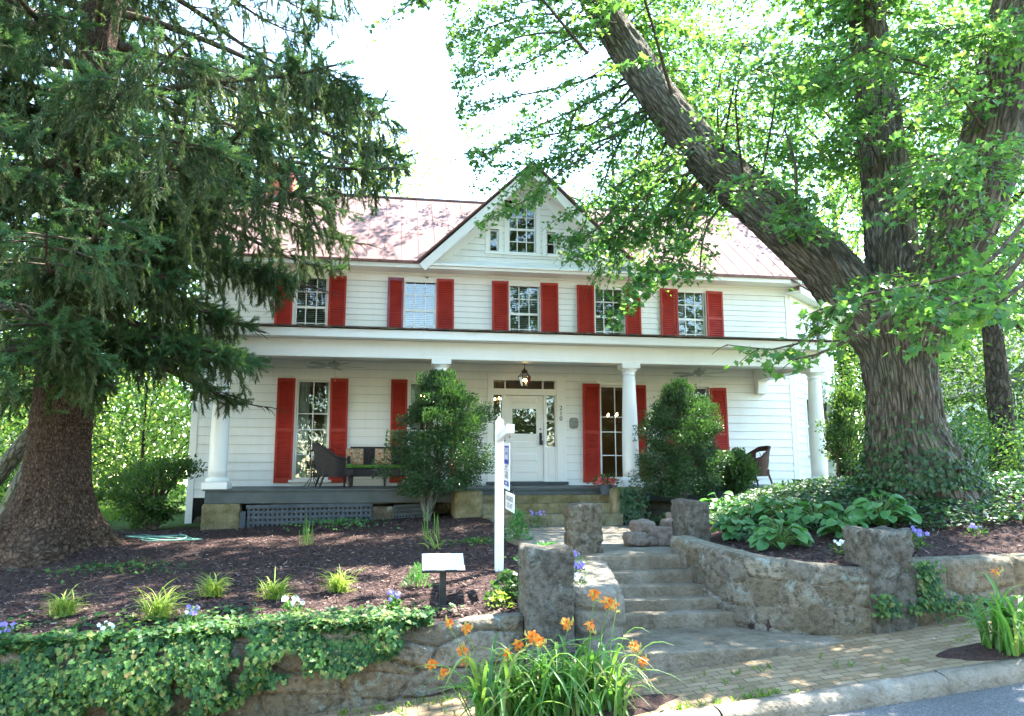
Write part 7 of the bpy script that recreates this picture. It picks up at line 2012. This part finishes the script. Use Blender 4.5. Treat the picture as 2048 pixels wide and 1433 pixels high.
b = MB(); b.box(.03, Lp - .03, f, -.0042, -.245, -.03); b.box(.03, Lp - .03, f, -.0042, -.495, -.44); b.box(.0, Lp, f, -.0042, -.312, -.305); b.build('blue_field', M['signblue'], sg)
rt = (R(90), 0, 0)
meshtext('lettering', 'COLDWELL', .085, (Lp / 2, f - .001, -.085), M['signwhite'], sg, rt, .0006, 1.02); meshtext('lettering', 'BANKER', .095, (Lp / 2, f - .001, -.165), M['signwhite'], sg, rt, .0006, 1.1)
b = MB(); b.box(.04, Lp - .04, f - .0012, f, -.126, -.122); b.build('rule', M['signwhite'], sg)
meshtext('lettering', 'REALTY', .05, (Lp / 2, f, -.275), M['signgrey'], sg, rt, .0006, 1.5); meshtext('lettering', '76-7071', .12, (Lp / 2, f, -.375), M['signgrey'], sg, rt, .0006, .95); meshtext('lettering', 'ONLINE', .04, (Lp / 2, f - .001, -.468), M['signwhite'], sg, rt, .0006, 1.2)
rd = sign_panel('hanging_sign', 'small white name rider hanging below the blue estate agent sign', L1 - .60, 0, -.69, .2, 4.0, .015); rd.rotation_euler = (0, R(3.0), yawr + R(4))
b = MB(); b.box(0, Lp, -.003, .003, -.20, 0); b.build('panel', M['signwhite'], rd); b = MB()
for x in (.06, Lp - .06): b.tube([(x, 0, 0), (x, 0, .045)], .0035, 5)
b.build('hook', M['steel'], rd)
meshtext('lettering', 'RICKARDS', .085, (Lp / 2, -.0045, -.065), M['signgrey'], rd, rt, .0006, 1.0); meshtext('lettering', '377-3477', .085, (Lp / 2, -.0045, -.145), M['signgrey'], rd, rt, .0006, 1.05)

# --- plaque on a short post
P_ = G(885, 1211); t = thing('marker_plaque', P_, 'low slanted white information plaque on a black post in the mulch', 'plaque'); r_p = math.hypot(P_.x, P_.y)
zt, zl = at_r(885, 1108, r_p + .1).z - P_.z, at_r(885, 1138, r_p - .02).z - P_.z; hwid = 41 / 1556 * r_p
b = MB(); b.box(-.034, .034, -.034, .034, -.2, (zt + zl) / 2 - .02); b.box(-.037, .037, -.037, .037, -.2, .09); b.build('post', M['blackpost'], t, bevel=.003)
tl = math.atan2(zt - zl, .20); b = MB(); b.T = Matrix.Translation((0, -.01, (zt + zl) / 2)) @ Matrix.Rotation(tl, 4, 'X'); hl = .5 * math.hypot(zt - zl, .20)
b.box(-hwid - .012, hwid + .012, -hl - .015, hl + .015, -.028, -.002); b.build('tray', M['blackpost'], t, bevel=.003)
b = MB(); b.T = Matrix.Translation((0, -.01, (zt + zl) / 2)) @ Matrix.Rotation(tl, 4, 'X'); b.box(-hwid, hwid, -hl, hl, -.001, .003); b.build('plate', M['signwhite'], t)
M['faint'] = mat2('faint_print', (0.22, 0.24, 0.27), (0.32, 0.34, 0.37), 6, 0.5, 0.3)
b = MB(); b.T = Matrix.Translation((0, -.01, (zt + zl) / 2)) @ Matrix.Rotation(tl, 4, 'X'); rr = random.Random(4)
for k in range(6):
    y = hl - .035 - k * (2 * hl - .06) / 6; x = -hwid * (.3 if k == 0 else .55 if k == 1 else .85)
    while x < hwid * (.3 if k == 0 else .55 if k == 1 else .85): q = rr.uniform(.008, .03); b.box(x, x + q, y - .004, y + .003, .0031, .0036); x += q + .006
b.build('print', M['faint'], t)

# --- garden hose
b = MB(); hc = G(325, 1081); pts = []
for q in range(120):
    f = q / 119; a = f * 2 * math.pi * 2.2; rx = .48 - .16 * math.sin(f * 9); ry = .17 + .08 * math.sin(f * 6 + 1)
    x, y = hc.x + math.cos(a) * rx + .05 * math.sin(f * 7), hc.y + math.sin(a) * ry * 1.6 + .04 * f; pts.append((x, y, gxy(x, y) + .02 + .010 * int(f * 3) + .01 * math.sin(a * 1.5)))
e_ = G(250, 1075); pts = [(e_.x, e_.y, e_.z + .02), ((e_.x + pts[0][0]) / 2 - .3, e_.y + .1, e_.z + .02)] + pts
b.tube(pts, .0125, 7); tag(b.build('garden_hose', M['hose'], smooth=True), 'pale green garden hose coiled on the mulch right of the spruce roots', 'hose')
# --- green planter box by the right column
pb = at(1609, 968, 16.0); b = MB(); z0 = DECK
b.box(pb.x - .2, pb.x + .2, 15.85, 16.15, z0, z0 + .13); b.box(pb.x - .22, pb.x + .22, 15.83, 16.17, z0 + .13, z0 + .155); M['greenbox'] = mat2('green_plastic', (0.02, 0.06, 0.05), (0.035, 0.085, 0.07), 6, 0.5, 0.4)
tag(b.build('planter_box', M['greenbox'], bevel=.006), 'dark green planter box on the deck beside the right porch column', 'planter')

# --- neighbouring buildings among the trees on the right
M['greensiding'] = mat2('green_grey_siding', (0.16, 0.24, 0.21), (0.20, 0.28, 0.25), 3, 0.7, 0.2)
M['greysiding'] = mat2('dark_grey_siding', (0.10, 0.115, 0.12), (0.14, 0.155, 0.16), 3, 0.7, 0.2)
M['slate'] = mat2('grey_roofing', (0.18, 0.19, 0.21), (0.26, 0.27, 0.29), 5, 0.7, 0.3)
def outbuilding(name, label, x, y, w, d, h, rh, rz, wall, wins):
    t = thing(name, (x, y, 1.0), label, 'building', None, rz)
    b = MB(); b.box(-w/2, w/2, 0, d, 0, h); z = .1
    while z < h: b.prism([(-w/2, -.02, z), (-w/2, 0, z), (-w/2, 0, z + .15), (-w/2, -.004, z + .15)], (w, 0, 0)); b.prism([(-w/2 - .02, 0, z), (-w/2 - .004, 0, z + .15), (-w/2, 0, z + .15), (-w/2, 0, z)], (0, d, 0)); z += .15
    b.prism([(-w/2, .001, h), (w/2, .001, h), (0, .001, h + rh - .06)], (0, d - .002, 0)); b.build('wall', wall, t)
    b = MB()
    for s in (-1, 1): b.prism([(s * (w/2 + .3), -.3, h - .3 * rh / (w/2)), (0, -.3, h + rh), (0, -.3, h + rh + .08), (s * (w/2 + .3), -.3, h - .3 * rh / (w/2) + .08)], (0, d + .6, 0))
    b.build('roof', M['slate'], t)
    b = MB()
    for s in (-1, 1): b.bar((s * (w/2 + .3), -.31, h - .3 * rh / (w/2)), (0, -.31, h + rh), .14, .03, (0, 1, 0)); b.box(s * (w/2) - .06, s * (w/2) + .06, -.04, .0, 0, h)
    b.build('trim', M['trim'], t)
    for (a, c, e, f_) in wins:
        b = MB(); cells(b, a - .08, c + .08, e - .08, f_ + .08, -.05, -.022, [(a, c, e, f_)]); b.box((a + c)/2 - .02, (a + c)/2 + .02, -.045, -.03, e, f_); wn_ = b.build('window', M['trim'], t); b = MB(); b.box(a, c, -.03, -.025, e, f_); b.build('pane', M['glass'], wn_)
s_ = at(1935, 900, 24); outbuilding('shed', 'small green grey outbuilding with pale roof edge right of the maple trunk', s_.x + .2, 24, 4.2, 4, 2.1, 1.5, R(-20), M['greensiding'], [(.6, 1.3, .8, 1.7)])
s_ = at(2065, 900, 26); outbuilding('neighbour_house', 'dark grey neighbouring house with white window trim at the right edge', s_.x + 1.6, 26, 5.5, 8, 4.6, 2.4, R(-14), M['greysiding'], [(-2.2, -1.4, 1.0, 2.6), (.3, 1.1, 1.0, 2.6), (-2.2, -1.4, 3.2, 4.3)])
# --- far woods that read as one mass
r_ = np.random.default_rng(77); gm = GM()
def woods(x0, x1, y0, y1, z1, n, s):
    X = r_.uniform(x0, x1, n); Y = r_.uniform(y0, y1, n); top = z1 * (.75 + .35 * fbm(np.stack([X * .25, Y * .1, X * 0], -1), 3)); P = np.stack([X, Y, 1 + r_.uniform(0, 1, n) ** .9 * np.maximum(top, 1)], 1)
    P += r_.normal(size=P.shape) * .3; scatter(gm, T_DIA, P, r_.normal(size=P.shape) + np.array([0, 0, -.5]), r_.normal(size=P.shape) * .8 + np.array([0, 0, 1.]), r_.uniform(.6, 1.3, n) * s)
woods(-50, -6, 35, 44, 11, 34000, .34); woods(-30, -7, 25, 34, 6, 26000, .24); woods(-45, 50, -26, -17, 15, 52000, .5); woods(12, 60, 37, 46, 15, 30000, .32); woods(-60, -32, 10, 36, 11, 9000, .34); woods(34, 60, 8, 37, 12, 9000, .34)
stuff(gm.build('woods', M['leaf_wood']), 'sunlit far woods closing the view behind the garden trees', 'woods')
